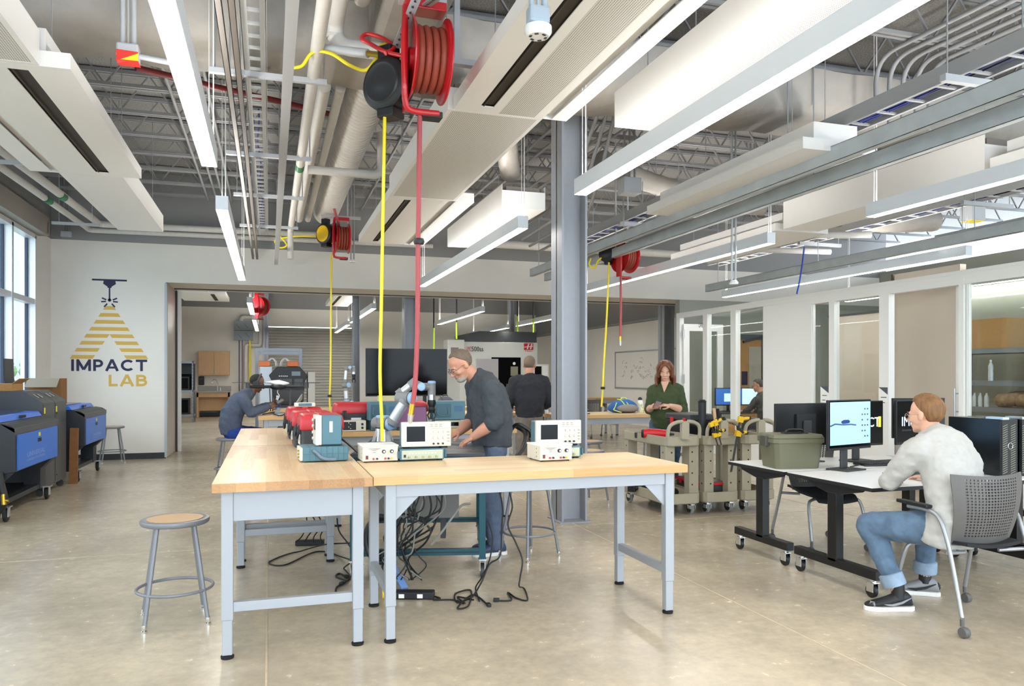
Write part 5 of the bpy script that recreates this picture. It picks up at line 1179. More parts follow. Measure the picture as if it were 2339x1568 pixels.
cart('left utility cart with red power tools in its tray', 3.88, 4.29, 7.0, 8.05); cart('middle utility cart with yellow clamps on its handle', 4.34, 4.755, 7.0, 8.05); cart('right utility cart beside the white partition panel', 4.80, 5.21, 7.0, 8.05)
CT = .766
REDT = mat('tool_red', '#d8202a', .4)
def power_tool(label, x, y, rz, z, s=1.0):
    t = thing('power_tool', label, 'power tool', (x, y, z), rz, 'red cordless tools'); b = MB(); b.tube([(-.11*s, 0, .05*s), (-.06*s, 0, .055*s), (.03*s, 0, .055*s), (.1*s, 0, .05*s)], [.036*s, .04*s, .036*s, .026*s], 12); b.build('motor_body', REDT, t, smooth=60)
    b = MB(); b.tube([(-.05*s, 0, .05*s), (-.07*s, .06*s, .04*s), (-.08*s, .12*s, .035*s)], [.025*s, .02*s, .023*s], 10); b.build('grip', BLACKP, t, smooth=60)
    b = MB(); b.cyl((.1*s, 0, .05*s), (.15*s, 0, .048*s), .016*s, .01*s); b.build('chuck', DKGREY, t); b = MB(); b.box(-.12*s, -.03*s, .1*s, .17*s, .0, .06*s); b.build('battery', BLACKP, t, bevel=.006); b = MB(); b.cyl((-.13*s, 0, .05*s), (-.11*s, 0, .05*s), .032*s, .04*s, 14); b.build('end_cap', BLACKP, t); return t
power_tool('large red cordless tool lying on the left cart tray', 3.99, 7.42, -.5, CT, 1.25); power_tool('second red cordless tool behind on the left cart tray', 4.06, 7.72, 1.2, CT, 1.0); power_tool('red cordless tool on the lower tray of the left cart', 4.02, 7.65, .8, .172, 1.2)
power_tool('red tool on the lower tray of the left cart nearest the wheel', 4.05, 7.3, 1.8, .172, 1.1); power_tool('black and red tool with cable on the lower tray of the right cart', 5.0, 7.4, .3, .172, 1.3)
t = thing('tool_chest', 'black tool chest with red latches standing in the middle cart', 'toolbox', (4.55, 7.68, CT), .03); b = MB(); b.box(-.16, .16, -.24, .24, 0, .19); b.build('chest_body', BLACKP, t, bevel=.01); b = MB(); b.box(-.17, .17, -.25, .25, .192, .265); b.build('lid', mat('chest_lid', '#3d3f42', .5), t, bevel=.015)
for y in (-.16, .1): b = MB(); b.box(-.18, -.16, y-.03, y+.03, .13, .22); b.build('latch', REDT, t, bevel=.005)
t = thing('organiser_case', 'red rimmed organiser case with clear lid on the lower tray of the middle cart', 'case', (4.55, 7.45, .172), 0); b = MB(); b.box(-.13, .13, -.3, .3, .0, .11); b.build('tub', DKGREY, t, bevel=.006); b = MB(); b.box(-.14, .14, -.31, .31, .111, .14); b.build('rim', REDT, t, bevel=.006); b = MB(); b.box(-.12, .12, -.28, .28, .14, .15); b.build('clear_lid', mat('smoky_lid', '#777276', .2), t)
for k in range(3): b = MB(); b.box(-.145, -.135, -.2+.18*k, -.14+.18*k, .08, .13); b.build('latch', REDT, t)
t = thing('mallet', 'wooden handled mallet standing in the middle cart', 'mallet', (4.6, 7.2, CT)); b = MB(); b.tube([(4.6, 7.2, CT+.06), (4.57, 7.22, CT+.34)], [.016, .018], 10); b.build('handle', mat('pale_wood', '#d8ae84', .6), t, world=True, smooth=60); b = MB(); b.cyl((4.54, 7.18, CT+.035), (4.66, 7.22, CT+.035), .034, n=16); b.build('head', DKGREY, t, world=True, smooth=40)
b = MB(); b.cyl((4.49, 7.32, CT), (4.49, 7.32, CT+.4), .042, n=20); b.lathe([(.042, .4), (.046, .41), (.03, .43), (0, .43)], (4.49, 7.32, CT), n=20); tag(b.build('black_tube', BLACKP, smooth=40), 'tall black tube canister standing in the middle cart', 'canister')
b = MB(); random.seed(8)
for k in range(7): x, y = 4.68+random.uniform(-.03, .03), 7.3+random.uniform(-.05, .05); b.ball((x, y, CT+.1+random.uniform(0, .13)), (.05, .04, .07), 8)
b.box(4.64, 4.72, 7.24, 7.38, CT, CT+.12); b.tube([(4.68, 7.3, CT+.2), (4.67, 7.3, CT+.33)], .018, 8); tag(b.build('tool_bag', mat('black_cloth', '#1b1b1d', .8), smooth=60), 'black tool bag with handles in the middle cart', 'bag')
t = thing('cardboard_box', 'small open cardboard box in the right cart', 'box', (4.87, 7.5, CT)); b = MB(); b.box(4.83, 4.97, 7.42, 7.68, CT, CT+.2); b.build('carton', CARD, t, world=True, bevel=.002)
def clamp(label, p, tilt, L, s=1.0):
    t = thing('bar_clamp', label, 'clamp', p, 0, 'yellow bar clamps'); R = MX.Rotation(tilt, 3, 'Y'); q = lambda x, y, z: R @ V((x*s, y*s, z*s))
    b = MB(); b.bar(q(0, 0, .1), q(0, 0, -L), .018*s, .008*s); b.build('bar', DKGREY, t)
    for z0 in (.06, -.07): b = MB(); b.obox(q(0, -.004, z0), (.05*s, .034*s, .055*s), R); b.bar(q(.02, -.004, z0+.01), q(.085, -.004, z0+.03), .03*s, .022*s); b.build('jaw', YELP, t, bevel=.004)
    b = MB(); b.bar(q(-.02, -.004, -.02), q(.045, -.02, -.055), .028*s, .02*s); b.bar(q(-.02, -.01, -.0), q(.02, -.01, -.1), .02*s, .018*s); b.build('trigger_grip', BLACKP, t, bevel=.004)
    for z0 in (.1, -.04): b = MB(); b.obox(q(.09, -.004, z0-.01), (.015*s, .03*s, .03*s), R); b.build('pad', BLACKP, t)
clamp('tall yellow bar clamp hooked over the right half of the middle cart handle', (4.69, 6.93, .93), .2, .42, 1.15)
clamp('left yellow spring clamp on the middle cart handle', (4.385, 6.945, .9), -.35, .2, .9); clamp('second yellow clamp beside the left one on the middle cart handle', (4.43, 6.94, .91), -.3, .2, .9)
b = MB(); random.seed(2)
b.tube(smoothpath([(4.92+random.uniform(-.08, .2), 7.2+random.uniform(-.05, .3), .18+random.uniform(0, .15)) for _ in range(9)], 6), .009, 7); tag(b.build('coiled_cord', BLACKP, smooth=60), 'black power cord coiled on the lower tray of the right cart', 'cord')
b = MB()
for k in range(8): b.obox((5.0+random.uniform(-.12, .12), 7.3+random.uniform(-.2, .3), CT+.02+.012*k), (.06, .03, .02), MX.Rotation(random.uniform(0, 3), 3, 'Z'))
tag(b.build('small_tools', DKGREY), 'heap of small dark tools in the tray of the right cart', 'tools', kind='stuff')
# cables on the desks
for k, pts in enumerate(([(4.6, 5.0, .74), (4.8, 4.94, .742), (5.0, 5.1, .742), (5.2, 5.05, .742), (5.4, 5.25, .745)], [(4.35, 4.93, .742), (4.6, 5.05, .742), (4.9, 5.0, .75), (5.1, 5.2, .742), (5.5, 5.35, .9)], [(4.5, 4.95, .742), (4.75, 4.92, .742), (5.05, 4.98, .742), (5.3, 4.95, .742)])):
    b = MB(); b.tube(smoothpath(pts, 6), .006, 7); tag(b.build('monitor_cable', BLACKP, smooth=60), 'black cable snaking between the monitors on the white desks', 'cable', 'monitor cables')
# ================================================================ laser cutters and cabinet on the left
def caster(par, x, y, r=.055, m=BLACKP):
    b = MB(); b.box(x-.05, x+.05, y-.05, y+.05, 2*r+.0, 2*r+.01); b.box(x-.03, x-.024, y-.025, y+.045, r*.7, 2*r+.002); b.box(x+.024, x+.03, y-.025, y+.045, r*.7, 2*r+.002); f = b.build('caster_fork', STEEL, par)
    b = MB(); b.lathe([(0, -.019), (r*.85, -.019), (r, -.012), (r, .012), (r*.85, .019), (0, .019)], (x, y+.02, r), (1, .0, 0), 24); b.build('wheel', m, f, smooth=40)
def laser(label, y0, y1, group='blue laser cutters'):
    xf, xb = -2.40, -3.30; L = y1-y0; t = thing('laser_cutter', label, 'machine', ((xf+xb)/2, (y0+y1)/2, 0), 0, group); o = V(((xf+xb)/2, (y0+y1)/2, 0))
    f, k = xf-o.x, xb-o.x; h = L/2
    prof = [(k, .5), (f-.22, .46), (f, .5), (f, .93), (f-.05, .965), (f-.12, .98), (k, .98)]
    b = MB(); b.prism(prof, 'y', -h, h); b.build('cabinet_body', CHARD, t, bevel=.004)
    b = MB(); b.prism([(f-.14, .985), (f+.005, .93), (f+.006, .885), (f+.004, .885)], 'y', -h+.0, h-.0); b.prism([(f, .91), (f+.004, .905), (f+.004, .87), (f, .87)], 'y', -h, h); b.build('control_panel', CHARM, t)
    b = MB(); b.prism([(k+.05, .985), (f-.16, .985), (f-.2, 1.04), (k+.05, 1.06)], 'y', -h+.04, h-.04); b.build('lid', BLUEL2, t, bevel=.008)
    b = MB(); b.prism([(f-.55, 1.056), (f-.28, 1.046), (f-.28, 1.052), (f-.55, 1.062)], 'y', -h+.3, h-.3); b.build('lid_window', mat('lid_window', '#2b3d63', .15), t)
    b = MB(); b.add([(f+.006, -h+.06, .86), (f+.006, h-.07, .86), (f+.006, h-.07, .50), (f+.006, -h+.06, .53)], [(0, 1, 2, 3)]); b.prism([(f+.0, .865), (f+.007, .86), (f+.007, .51), (f+.0, .505)], 'y', -h+.06, h-.07); d = b.build('front_door', BLUEL, t)
    b = MB(); b.box(f+.006, f+.012, -.06, .06, .74, .78); b.build('door_latch', BLACKP, d); b = MB(); b.box(f-.17, f-.14, -.07, .07, 1.0, 1.03); b.build('lid_handle', BLACKP, t)
    b = MB(); b.box(f+.007, f+.009, -.035, .035, .8, .84); b.build('warning_sticker', YEL, d)
    for s, q in ((-h+.02, -h+.36), (h-.24, h-.02)):
        b = MB(); b.prism([(f-.3, .47), (f-.02, .49), (f-.13, .38), (f-.13, .15), (f-.3, .15)], 'y', s, s+.04 if s < 0 else q); b.build('leg_panel', CHARD, t); b = MB(); b.box(k+.06, k+.2, s, s+.04, .15, .6); b.build('leg_panel', CHARD, t)
    b = MB(); b.box(k+.05, f-.14, -h+.04, h-.04, .15, .2); b.box(k+.02, k+.06, -h+.04, h-.04, .15, .5); b.build('lower_shelf', CHARD, t)
    b = MB()
    for r in range(4):
        for c in range(2): b.obox((f-.1, h-.5+.12*r-.02*c, .967), (.03, .05, .004), MX.Rotation(.35, 3, 'Y'))
    b.build('panel_buttons', mat('panel_print', '#a8abae', .5), t)
    for (cx, cy) in ((f-.1, -h+.06), (f-.1, h-.1), (k+.12, -h+.06), (k+.12, h-.1)): caster(t, cx, cy, .074)
    return t, d
la, da = laser('near blue and charcoal laser cutter at the left edge of the photo', 8.72, 10.36); lb, db = laser('far blue and charcoal laser cutter beside the lettered wall', 11.72, 13.16)
LTX = mat('laser_letters', '#8fb0e8', .5)
for t, p in ((da, ((62, 102, 1045, 1035))), (db, (212, 232, 998, 992))):
    y0 = onx(p[0], p[2], -2.393).y; y1 = onx(p[1], p[2], -2.393).y
    put_text('UNIVERSAL', LTX, p[0], p[1], p[2], p[3]-1, 'door_letters', t, 'x', -2.393); put_text('LASER SYSTEMS', LTX, p[0], p[1], p[2]+9 if t == da else p[2]+4, p[2]+4 if t == da else p[2]+2, 'door_letters', t, 'x', -2.393)
# side hose on the near cutter
b = MB(); b.tube(smoothpath([(-2.52, 8.69, .5), (-2.5, 8.66, .4), (-2.46, 8.62, .25), (-2.5, 8.64, .14), (-2.58, 8.68, .1)], 6), .03, 10); tag(b.build('ribbed_hose', BLACKP, smooth=60), 'black hose with brass valve hanging on the near end of the left laser cutter', 'hose')
b = MB(); b.cyl((-2.47, 8.615, .3), (-2.46, 8.6, .2), .022, n=12); b.cyl((-2.46, 8.6, .24), (-2.42, 8.58, .24), .01); tag(b.build('brass_valve', BRASS, smooth=40), 'small brass valve below the near laser cutter', 'valve')
# tall charcoal exhaust cabinets between the cutters
t = thing('exhaust_cabinet', 'tall charcoal two part cabinet between the laser cutters', 'cabinet', (-2.95, 11.0, 0)); X1 = -2.58
for y0, y1 in ((10.42, 10.94), (10.955, 11.52)):
    b = MB(); b.prism([(-3.3, .1), (X1, .1), (X1, 1.13), (-2.78, 1.27), (-3.3, 1.27)], 'y', y0, y1); p = b.build('cabinet_body', CHARM, t, world=True, bevel=.003)
    b = MB(); b.box(X1, X1+.006, y0+.02, y1-.02, .13, .86); b.build('lower_door', CHARM, p, world=True); b = MB(); b.box(X1, X1+.006, y0+.02, y1-.02, .875, 1.11); b.build('upper_door', CHARM, p, world=True)
    b = MB(); b.box(X1+.006, X1+.009, y0+.03, y0+.08, 1.0, 1.07); b.build('warning_sticker', YEL, p, world=True)
    b = MB()
    for z in (.2, .55, .8, .98): b.cyl((X1+.006, y0+.06, z), (X1+.014, y0+.06, z), .008, n=8)
    b.build('door_screws', BLACKP, p, world=True)
    b = MB()
    for k in range(4): b.obox((-2.68-.02*(k % 2), y0+.12+.08*k, 1.212), (.07, .04, .003), MX.Rotation(.6, 3, 'Y'))
    b.build('top_stickers', mat('panel_print', '#a8abae', .5), p, world=True)
pc = t
for y in (10.5, 11.42):
    b = MB(); b.box(-2.66, -2.6, y-.04, y+.04, .09, .1); b.lathe([(0, -.016), (.04, -.016), (.045, 0), (.04, .016), (0, .016)], (-2.63, y, .046), (0, 1, 0), 18); b.build('caster', DKGREY, t, world=True, smooth=40)
    b = MB(); b.lathe([(0, -.016), (.04, -.016), (.045, 0), (.04, .016), (0, .016)], (-3.2, y, .046), (0, 1, 0), 18); b.box(-3.25, -3.15, y-.03, y+.03, .085, .1); b.build('caster', DKGREY, t, world=True, smooth=40)
t = thing('side_cover', 'dark blue rear cover behind the near laser cutter', 'machine', (-3.4, 9.6, 0)); b = MB(); b.prism([(8.85, .0), (10.38, .0), (10.38, 1.12), (10.1, 1.22), (8.85, 1.24)], 'x', -3.5, -3.32); b.build('rear_cover', mat('laser_deep_blue', '#27456b', .45), t, world=True, bevel=.006); b = MB(); b.box(-3.32, -3.312, 8.95, 10.2, .3, 1.1); b.build('cover_panel', mat('laser_deep_blue', '#27456b', .45), t, world=True)
# boards, boxes on top, leaning plank, black panel
random.seed(4)
for k in range(7):
    y = 9.35+.1*k; b = MB(); b.obox((-3.40, y, 1.245+.09), (.17, .03, .2), MX.Rotation(.35, 3, 'X')); tag(b.build('brown_board', CARDD if k % 2 else mat('cardboard_grey', '#8f8577', .8)), 'brown board leaning in the row on top of the left machine', 'board', 'brown boards in a row')
t = thing('cardboard_box', 'open flap cardboard box on top of the charcoal cabinet', 'box', (-3.05, 10.75, 1.27)); b = MB(); b.box(-3.25, -2.95, 10.6, 11.05, 1.271, 1.36); b.build('carton', CARD, t, world=True, bevel=.003); b = MB(); b.bar((-2.95, 10.8, 1.36), (-2.87, 10.8, 1.42), .4, .006, (0, 0, 1)); b.bar((-3.1, 10.6, 1.36), (-3.1, 10.5, 1.44), .28, .006, (1, 0, 0)); b.build('flaps', CARD, t, world=True)
t = thing('cardboard_box', 'upright brown cardboard box standing on the far laser cutter', 'box', (-2.9, 12.0, 1.06)); b = MB(); b.box(-3.12, -2.72, 11.85, 12.2, 1.063, 1.42); b.build('carton', CARDD, t, world=True, bevel=.003); b = MB(); b.bar((-2.92, 11.85, 1.42), (-2.92, 11.68, 1.3), .38, .006, (0, 1, 1)); b.build('flap', mat('cardboard_grey', '#8f8577', .8), t, world=True)
b = MB(); b.obox((-3.15, 11.2, 1.271+.2), (.02, .34, .4), MX.Rotation(-.05, 3, 'Y')); tag(b.build('dark_panel', CHARD), 'dark flat panel standing on the charcoal cabinet', 'panel')
b = MB(); b.obox((-2.505, 11.6, .375), (.1, .04, .75), MX.Rotation(.02, 3, 'Y')); tag(b.build('wooden_plank', mat('plank', '#8a5a32', .7, noise=.1)), 'brown plank leaning between the charcoal cabinet and the far laser cutter', 'plank')
b = MB(); b.tube(smoothpath([(-2.9+.25*math.cos(a*.7), 12.4+.3*math.sin(a*.7), .212+.004*a) for a in range(24)], 3), .012, 8); tag(b.build('yellow_cord_coil', mat('cord_yellow_green', '#b9bf2a', .5), smooth=60), 'coiled yellow green cord on the shelf under the far laser cutter', 'cord')
# ================================================================ hose reels
def hose_reel(label, c, s=1.0, rz=.35, mred=RED):
    t = thing('hose_reel', label, 'hose reel', c, rz, 'red hose reels')
    for x in (-.07, .1): b = MB(); b.lathe([(.03, -.004), (.2, -.004), (.225, .008 if x > 0 else -.012), (.235, .02 if x > 0 else -.024), (.235, .012 if x > 0 else -.016), (.2, .004), (.03, .004)], (x, 0, 0), (1, 0, 0), 40); b.build('reel_disc', mred, t, smooth=40)
    for k in range(4): b = MB(); x = -.045+.042*k; b.tube([(x, .165*math.cos(a*PI/18), .165*math.sin(a*PI/18)) for a in range(36)], .021, 8, True); b.build('hose_winding', BROWNH, t, smooth=60)
    b = MB(); b.cyl((-.09, 0, 0), (.12, 0, 0), .06, n=20); b.build('hub', mred, t, smooth=40)
    b = MB(); b.box(-.115, -.1, -.05, .05, -.3, .3); b.tube(smoothpath([(-.11, -.04, .28), (-.13, -.09, .1), (-.13, -.1, -.15), (-.12, -.07, -.27), (-.08, -.05, -.31), (.08, -.04, -.31)], 5), .018, 8); b.box(-.115, .12, -.06, .06, .27, .32); b.build('frame_arm', mred, t, bevel=.004)
    b = MB(); b.box(-.02, .1, -.05, .04, -.335, -.3); b.build('hose_guide', BLACKP, t, bevel=.004); t.scale = (s, s, s); return t
def cord_reel(label, c, s=1.0, rz=.3, yellow=False):
    t = thing('cord_reel', label, 'cord reel', c, rz, 'black cord reels'); b = MB(); b.lathe([(0, -.07), (.14, -.07), (.165, -.05), (.17, 0), (.165, .05), (.14, .07), (0, .07)], (0, 0, 0), (1, .0, 0), 36); b.build('housing', BLACKP, t, smooth=40)
    b = MB(); b.lathe([(.13, -.072), (.12, -.08), (.1, -.074), (.05, -.082), (0, -.084)], (0, 0, 0), (1, 0, 0), 30); b.build('face_plate', YELP if yellow else mat('reel_face', '#26272a', .4), t, smooth=40)
    b = MB(); b.box(-.06, .06, -.08, .05, -.21, -.15); b.build('cord_outlet', BLACKP, t, bevel=.01); b = MB(); b.box(-.05, .05, -.05, .05, .15, .24); b.build('mount', BLACKP, t, bevel=.006); t.scale = (s, s, s); return t
def drop(label, pts, r, m, nm, cat, stop=None, end=None):
    P = [onw(a, c, w) for a, c, w in pts]; t = thing(nm, label, cat, P[-1]); b = MB(); b.tube(smoothpath(P, 8), r, 10); b.build('hose_line' if 'hose' in nm else 'cord_line', m, t, world=True, smooth=60)
    if stop: c = onw(*stop); b = MB(); b.lathe([(0, -.022), (.03, -.018), (.036, 0), (.03, .018), (0, .022)], c, n=16); b.build('stopper', BLACKP, t, world=True, smooth=40)
    if end:
        a = P[-1]; d = (P[-1]-P[-2]).normalized(); b = MB(); b.cyl(a-d*.02, a+d*.05, r*1.15, n=12); b.mi = 1; b.cyl(a+d*.05, a+d*.12, r*1.4, r*1.0, 12); b.build('brass_coupling', [BRASS, STEEL], t, world=True, smooth=40)
    return t
hose_reel('large near red hose reel hanging below the steel strut', onw(968, 138, 4.9), 1.12, .02); cord_reel('near black cord reel beside the large red reel', onw(888, 196, 5.02), 1.05, .75)
drop('brown red air hose hanging from the near red reel down to the robot arm', [(959, 258, 4.86), (957, 400, 4.86), (955, 560, 4.86), (953, 760, 4.86), (948, 880, 4.87), (941, 930, 4.88)], .0155, REDH, 'air_hose', 'hose', (957, 552, 4.86), True)
drop('near yellow cord hanging down to the left power supply', [(879, 250, 4.98), (876, 420, 4.98), (871, 700, 4.98), (868, 850, 4.98), (872, 960, 4.97), (873, 1008, 4.96)], .011, YEL, 'extension_cord', 'cord')
hose_reel('far red hose reel hanging before the header', onw(779, 545, 12.0), 1.0, .05); cord_reel('far black cord reel with yellow face', onw(744, 535, 12.1), 1.0, .7, True)
drop('far yellow cord with black stopper hanging over the far bench', [(757, 580, 12.1), (756, 700, 12.1), (755, 850, 12.1), (753, 905, 12.1), (754, 938, 12.1)], .014, YEL, 'extension_cord', 'cord', (753, 905, 12.1))
hose_reel('right red hose reel behind the column', onw(1426, 588, 11.6), 1.0, .2); cord_reel('right black cord reel under the channels', onw(1388, 580, 11.7), .8, .7)
drop('thin red air hose hanging from the right reel', [(1418, 626, 11.5), (1418, 700, 11.5), (1417, 772, 11.5)], .018, REDH, 'air_hose', 'hose', None, True)
drop('right yellow cord hanging to the bench beside the blue bag', [(1391, 600, 11.5), (1386, 720, 11.4), (1379, 840, 11.3), (1377, 885, 11.25), (1374, 930, 11.2)], .014, YEL, 'extension_cord', 'cord', (1377, 887, 11.25))
t = hose_reel('distant red reel in the far room beside the lamp', onw(592, 700, 19.0), 1.0, .9)
# reel plumbing
def loose(label, pts, r, m, nm, cat): b = MB(); b.tube(smoothpath([onw(*p) for p in pts], 8), r, 9); tag(b.build(nm, m, smooth=60), label, cat)
loose('red looped air hose feeding the near red reel', [(920, 128, 4.9), (880, 118, 4.95), (845, 100, 5.0), (826, 88, 5.02), (840, 78, 5.05), (875, 88, 5.03), (900, 108, 4.98), (880, 122, 4.93)], .014, RED, 'air_line', 'hose')
loose('yellow feed cord draped to the near black reel', [(665, 155, 5.4), (690, 150, 5.4), (715, 120, 5.35), (755, 122, 5.3), (800, 150, 5.25), (835, 160, 5.2), (858, 135, 5.15), (870, 105, 5.1), (890, 100, 5.1)], .012, YEL, 'supply_cord', 'cord')
loose('yellow feed cord looped behind the far reel', [(720, 540, 12.1), (680, 540, 12.1), (640, 545, 12.1), (628, 552, 12.1), (640, 566, 12.1), (655, 560, 12.1), (640, 540, 12.1)], .014, YEL, 'supply_cord', 'cord')
loose('red feed hose running down to the far red reel', [(742, 420, 11.2), (758, 460, 11.5), (770, 500, 11.8), (775, 520, 12)], .02, REDH, 'air_line', 'hose')
loose('yellow cord tangle at the right reel', [(1350, 590, 11.7), (1346, 605, 11.7), (1358, 612, 11.7), (1366, 596, 11.7), (1380, 585, 11.7)], .014, YEL, 'supply_cord', 'cord')
b = MB(); b.cyl(onw(720, 108, 5.4), onw(840, 122, 5.2), .03, n=12); b.mi = 1; b.cyl(onw(840, 122, 5.2), onw(870, 126, 5.1), .02, n=10); tag(b.build('air_supply_pipe', [LGREY, BRASS], smooth=40), 'grey supply pipe with brass fitting feeding the near reel', 'pipe')
for i, (a, c) in enumerate((((905, 108, 5.0), (950, 0, 4.7)), ((962, 20, 4.9), (990, 0, 4.75)))):
    p, q = onw(*a), onw(*c); d = q-p; q = p+d*((4.5-p.z)/d.z) if d.z > 0 and q.z < 4.5 else q; q = p+(onw(*c)-p)*1.6
    b = MB(); b.bar(p, q, .055, .012); b.mi = 1
    for k in range(14): m_ = p+(q-p)*((k+.5)/14); b.obox(m_-FWD*.008, (.014, .016, .014), MX.Rotation(-YAW, 3, 'Z'))
    tag(b.build('perforated_strut', [LGREY, DKGREY]), ('left' if i == 0 else 'right')+' perforated strut holding the near red reel', 'strut')
c = onw(965, 12, 4.9); b = MB(); b.box(c.x-.15, c.x+.15, c.y-.04, c.y+.04, c.z-.0, c.z+.04); b.cyl((c.x-.1, c.y, c.z), (c.x-.1, c.y, 5.0), .01); b.cyl((c.x+.1, c.y, c.z), (c.x+.1, c.y, 5.0), .01); tag(b.build('reel_bracket', LGREY), 'grey hanging bracket above the near red reel', 'bracket')
for px, py, w, lab in ((779, 500, 12.0, 'grey hanging bracket above the far red reel'), (1420, 560, 11.6, 'grey hanging bracket above the right red reel')):
    c = onw(px, py, w); b = MB(); b.box(c.x-.3, c.x+.3, c.y-.03, c.y+.03, c.z, c.z+.04); b.cyl((c.x-.1, c.y, c.z-.1), (c.x-.1, c.y, 5.0), .012); b.cyl((c.x+.1, c.y, c.z-.1), (c.x+.1, c.y, 5.0), .012); tag(b.build('reel_bracket', LGREY), lab, 'bracket')
c = onw(1043, 120, 5.4); b = MB(); b.box(c.x-.02, c.x+.02, c.y-.02, c.y+.02, c.z-.05, 4.5); b.box(c.x-.25, c.x+.15, c.y-.03, c.y+.03, c.z-.09, c.z-.05); tag(b.build('hanging_strut', LGREY), 'grey hanging strut with foot bar right of the near red reel', 'strut')
# ================================================================ television, far room and things on the far benches
t = thing('television', 'large black television on a stand behind the benches', 'television', (2.45, 14.0, 0))
b = MB(); b.box(1.66, 3.16, 13.97, 14.02, 1.08, 1.95); b.build('casing', BLACKP, t, world=True, bevel=.006); b = MB(); b.box(1.675, 3.145, 13.964, 13.97, 1.1, 1.94); b.build('screen', mat('tv_screen', '#0c0a0b', .1, spec=.15), t, world=True)
for x in (2.1, 2.75): b = MB(); b.box(x-.03, x+.03, 14.02, 14.07, .05, 1.6); b.build('stand_post', BLACKM, t, world=True); b = MB(); b.box(x-.03, x+.03, 13.65, 14.4, .0, .05); b.build('stand_foot', BLACKM, t, world=True)
b = MB(); b.box(1.8, 3.0, 14.02, 14.05, .72, .78); b.build('stand_bar', BLACKM, t, world=True)
t = thing('document_sign', 'pale green sign board below the television', 'sign', (2.0, 13.1, TOP)); b = MB(); b.box(1.75, 2.1, 13.08, 13.1, TOP+.002, TOP+.2); b.build('board', mat('sage', '#c3c29a', .7), t, world=True); b = MB(); b.box(2.1, 2.17, 13.08, 13.1, TOP+.002, TOP+.2); b.build('edge_band', mat('orange_band', '#c9492a', .6), t, world=True)
# milling machine
t = thing('milling_machine', 'pale grey milling machine with dark top box in the far room', 'machine', (7.2, 25, 0)); MW = mat('machine_grey', '#dcded9', .45); MD = mat('machine_dark', '#4a4e50', .5)
b = MB(); b.box(5.85, 8.5, 24, 26.2, .1, 2.55); b.build('enclosure', MW, t, world=True, bevel=.02); b = MB(); b.prism([(6.15, 2.56), (8.48, 2.56), (8.48, 2.9), (6.5, 2.9), (6.15, 2.82)], 'y', 24.05, 26); b.build('top_box', MD, t, world=True)
b = MB(); b.box(6.9, 7.9, 23.98, 24.0, .95, 2.05); b.build('door_window', SCREENK, t, world=True); b = MB(); b.box(5.95, 8.4, 23.985, 24.0, .1, .5); b.build('lower_panel', MD, t, world=True); b = MB(); b.box(7.55, 7.8, 23.97, 23.98, 1.45, 1.75); b.mi = 1; b.cyl((7.67, 23.97, 1.85), (7.67, 23.965, 1.85), .05); b.build('window_notice', [mat('notice', '#8f8a74', .6), PAPER], t, world=True)
b = MB(); b.box(5.4, 5.95, 23.8, 24.4, 1.95, 2.6); b.build('electrical_box', MW, t, world=True, bevel=.02); b = MB(); b.box(5.5, 5.75, 23.79, 23.8, 2.1, 2.35); b.build('box_display', mat('box_mauve', '#8d8084', .5), t, world=True)
HR = mat('logo_red', '#cf2030', .5)
a0, a1 = ony(1197, 804, 23.98), ony(1218, 785, 23.98)
b = MB(); b.box(a0.x, a1.x, 23.975, 23.99, a0.z+.06, a1.z); b.build('logo_square', HR, t, world=True); hw, hh = a1.x-a0.x, a1.z-a0.z
b = MB()
for s in (.28, .62): b.prism([(a0.x+hw*s, a0.z+hh*.3), (a0.x+hw*(s+.13), a0.z+hh*.3), (a0.x+hw*(s+.28), a0.z+hh*.95), (a0.x+hw*(s+.15), a0.z+hh*.95)], 'y', 23.965, 23.975)
b.prism([(a0.x, a0.z+hh*.5), (a0.x+hw*.95, a0.z+hh*.62), (a0.x+hw*.95, a0.z+hh*.7), (a0.x, a0.z+hh*.58)], 'y', 23.965, 23.975); b.build('logo_letter', WHITEM, t, world=True)
put_text('Haas', HR, 1200, 1216, 804, 800, 'logo_name', t, 'y', 23.97); put_text('500ss', BLACKP, 1077, 1104, 803, 792, 'model_letters', t, 'y', 23.97, 1); put_text('UMC', HR, 1066, 1076, 803, 792, 'model_letters', t, 'y', 23.97, 1)
b = MB(); c = ony(1238, 850, 23.5); b.box(c.x-.3, c.x+.25, 23.5, 23.6, c.z-.55, c.z+.25); b.build('control_pendant', MW, t, world=True, bevel=.02); b = MB(); b.box(c.x-.25, c.x-.02, 23.49, 23.5, c.z-.1, c.z+.18); b.build('pendant_screen', SCREENK, t, world=True); b = MB(); b.box(c.x+.02, c.x+.2, 23.488, 23.5, c.z-.15, c.z+.2); b.build('note_sheet', PAPER, t, world=True); b = MB(); b.box(c.x-.08, c.x+.02, 23.55, 24.0, c.z-.62, c.z-.52); b.build('pendant_arm', MD, t, world=True)
t = thing('white_panel', 'tall pinkish white panel standing in front of the milling machine', 'panel', (4.6, 19.5, 0)); a = onw(1088, 820, 18.5); c = onw(1143, 820, 18.5); b = MB(); b.bar((a.x, a.y, 1.25), (c.x, c.y, 1.25), 1.25, .03, (0, 0, 1)); 
b = MB(); b.box(a.x, c.x, a.y, a.y+.03, .08, a.z); b.build('board', mat('panel_pink', '#d8d0cf', .6), t, world=True); b = MB(); b.box(a.x+.05, a.x+.1, a.y-.25, a.y+.28, 0, .08); b.box(c.x-.1, c.x-.05, a.y-.25, a.y+.28, 0, .08); b.build('feet', LGREY, t, world=True)
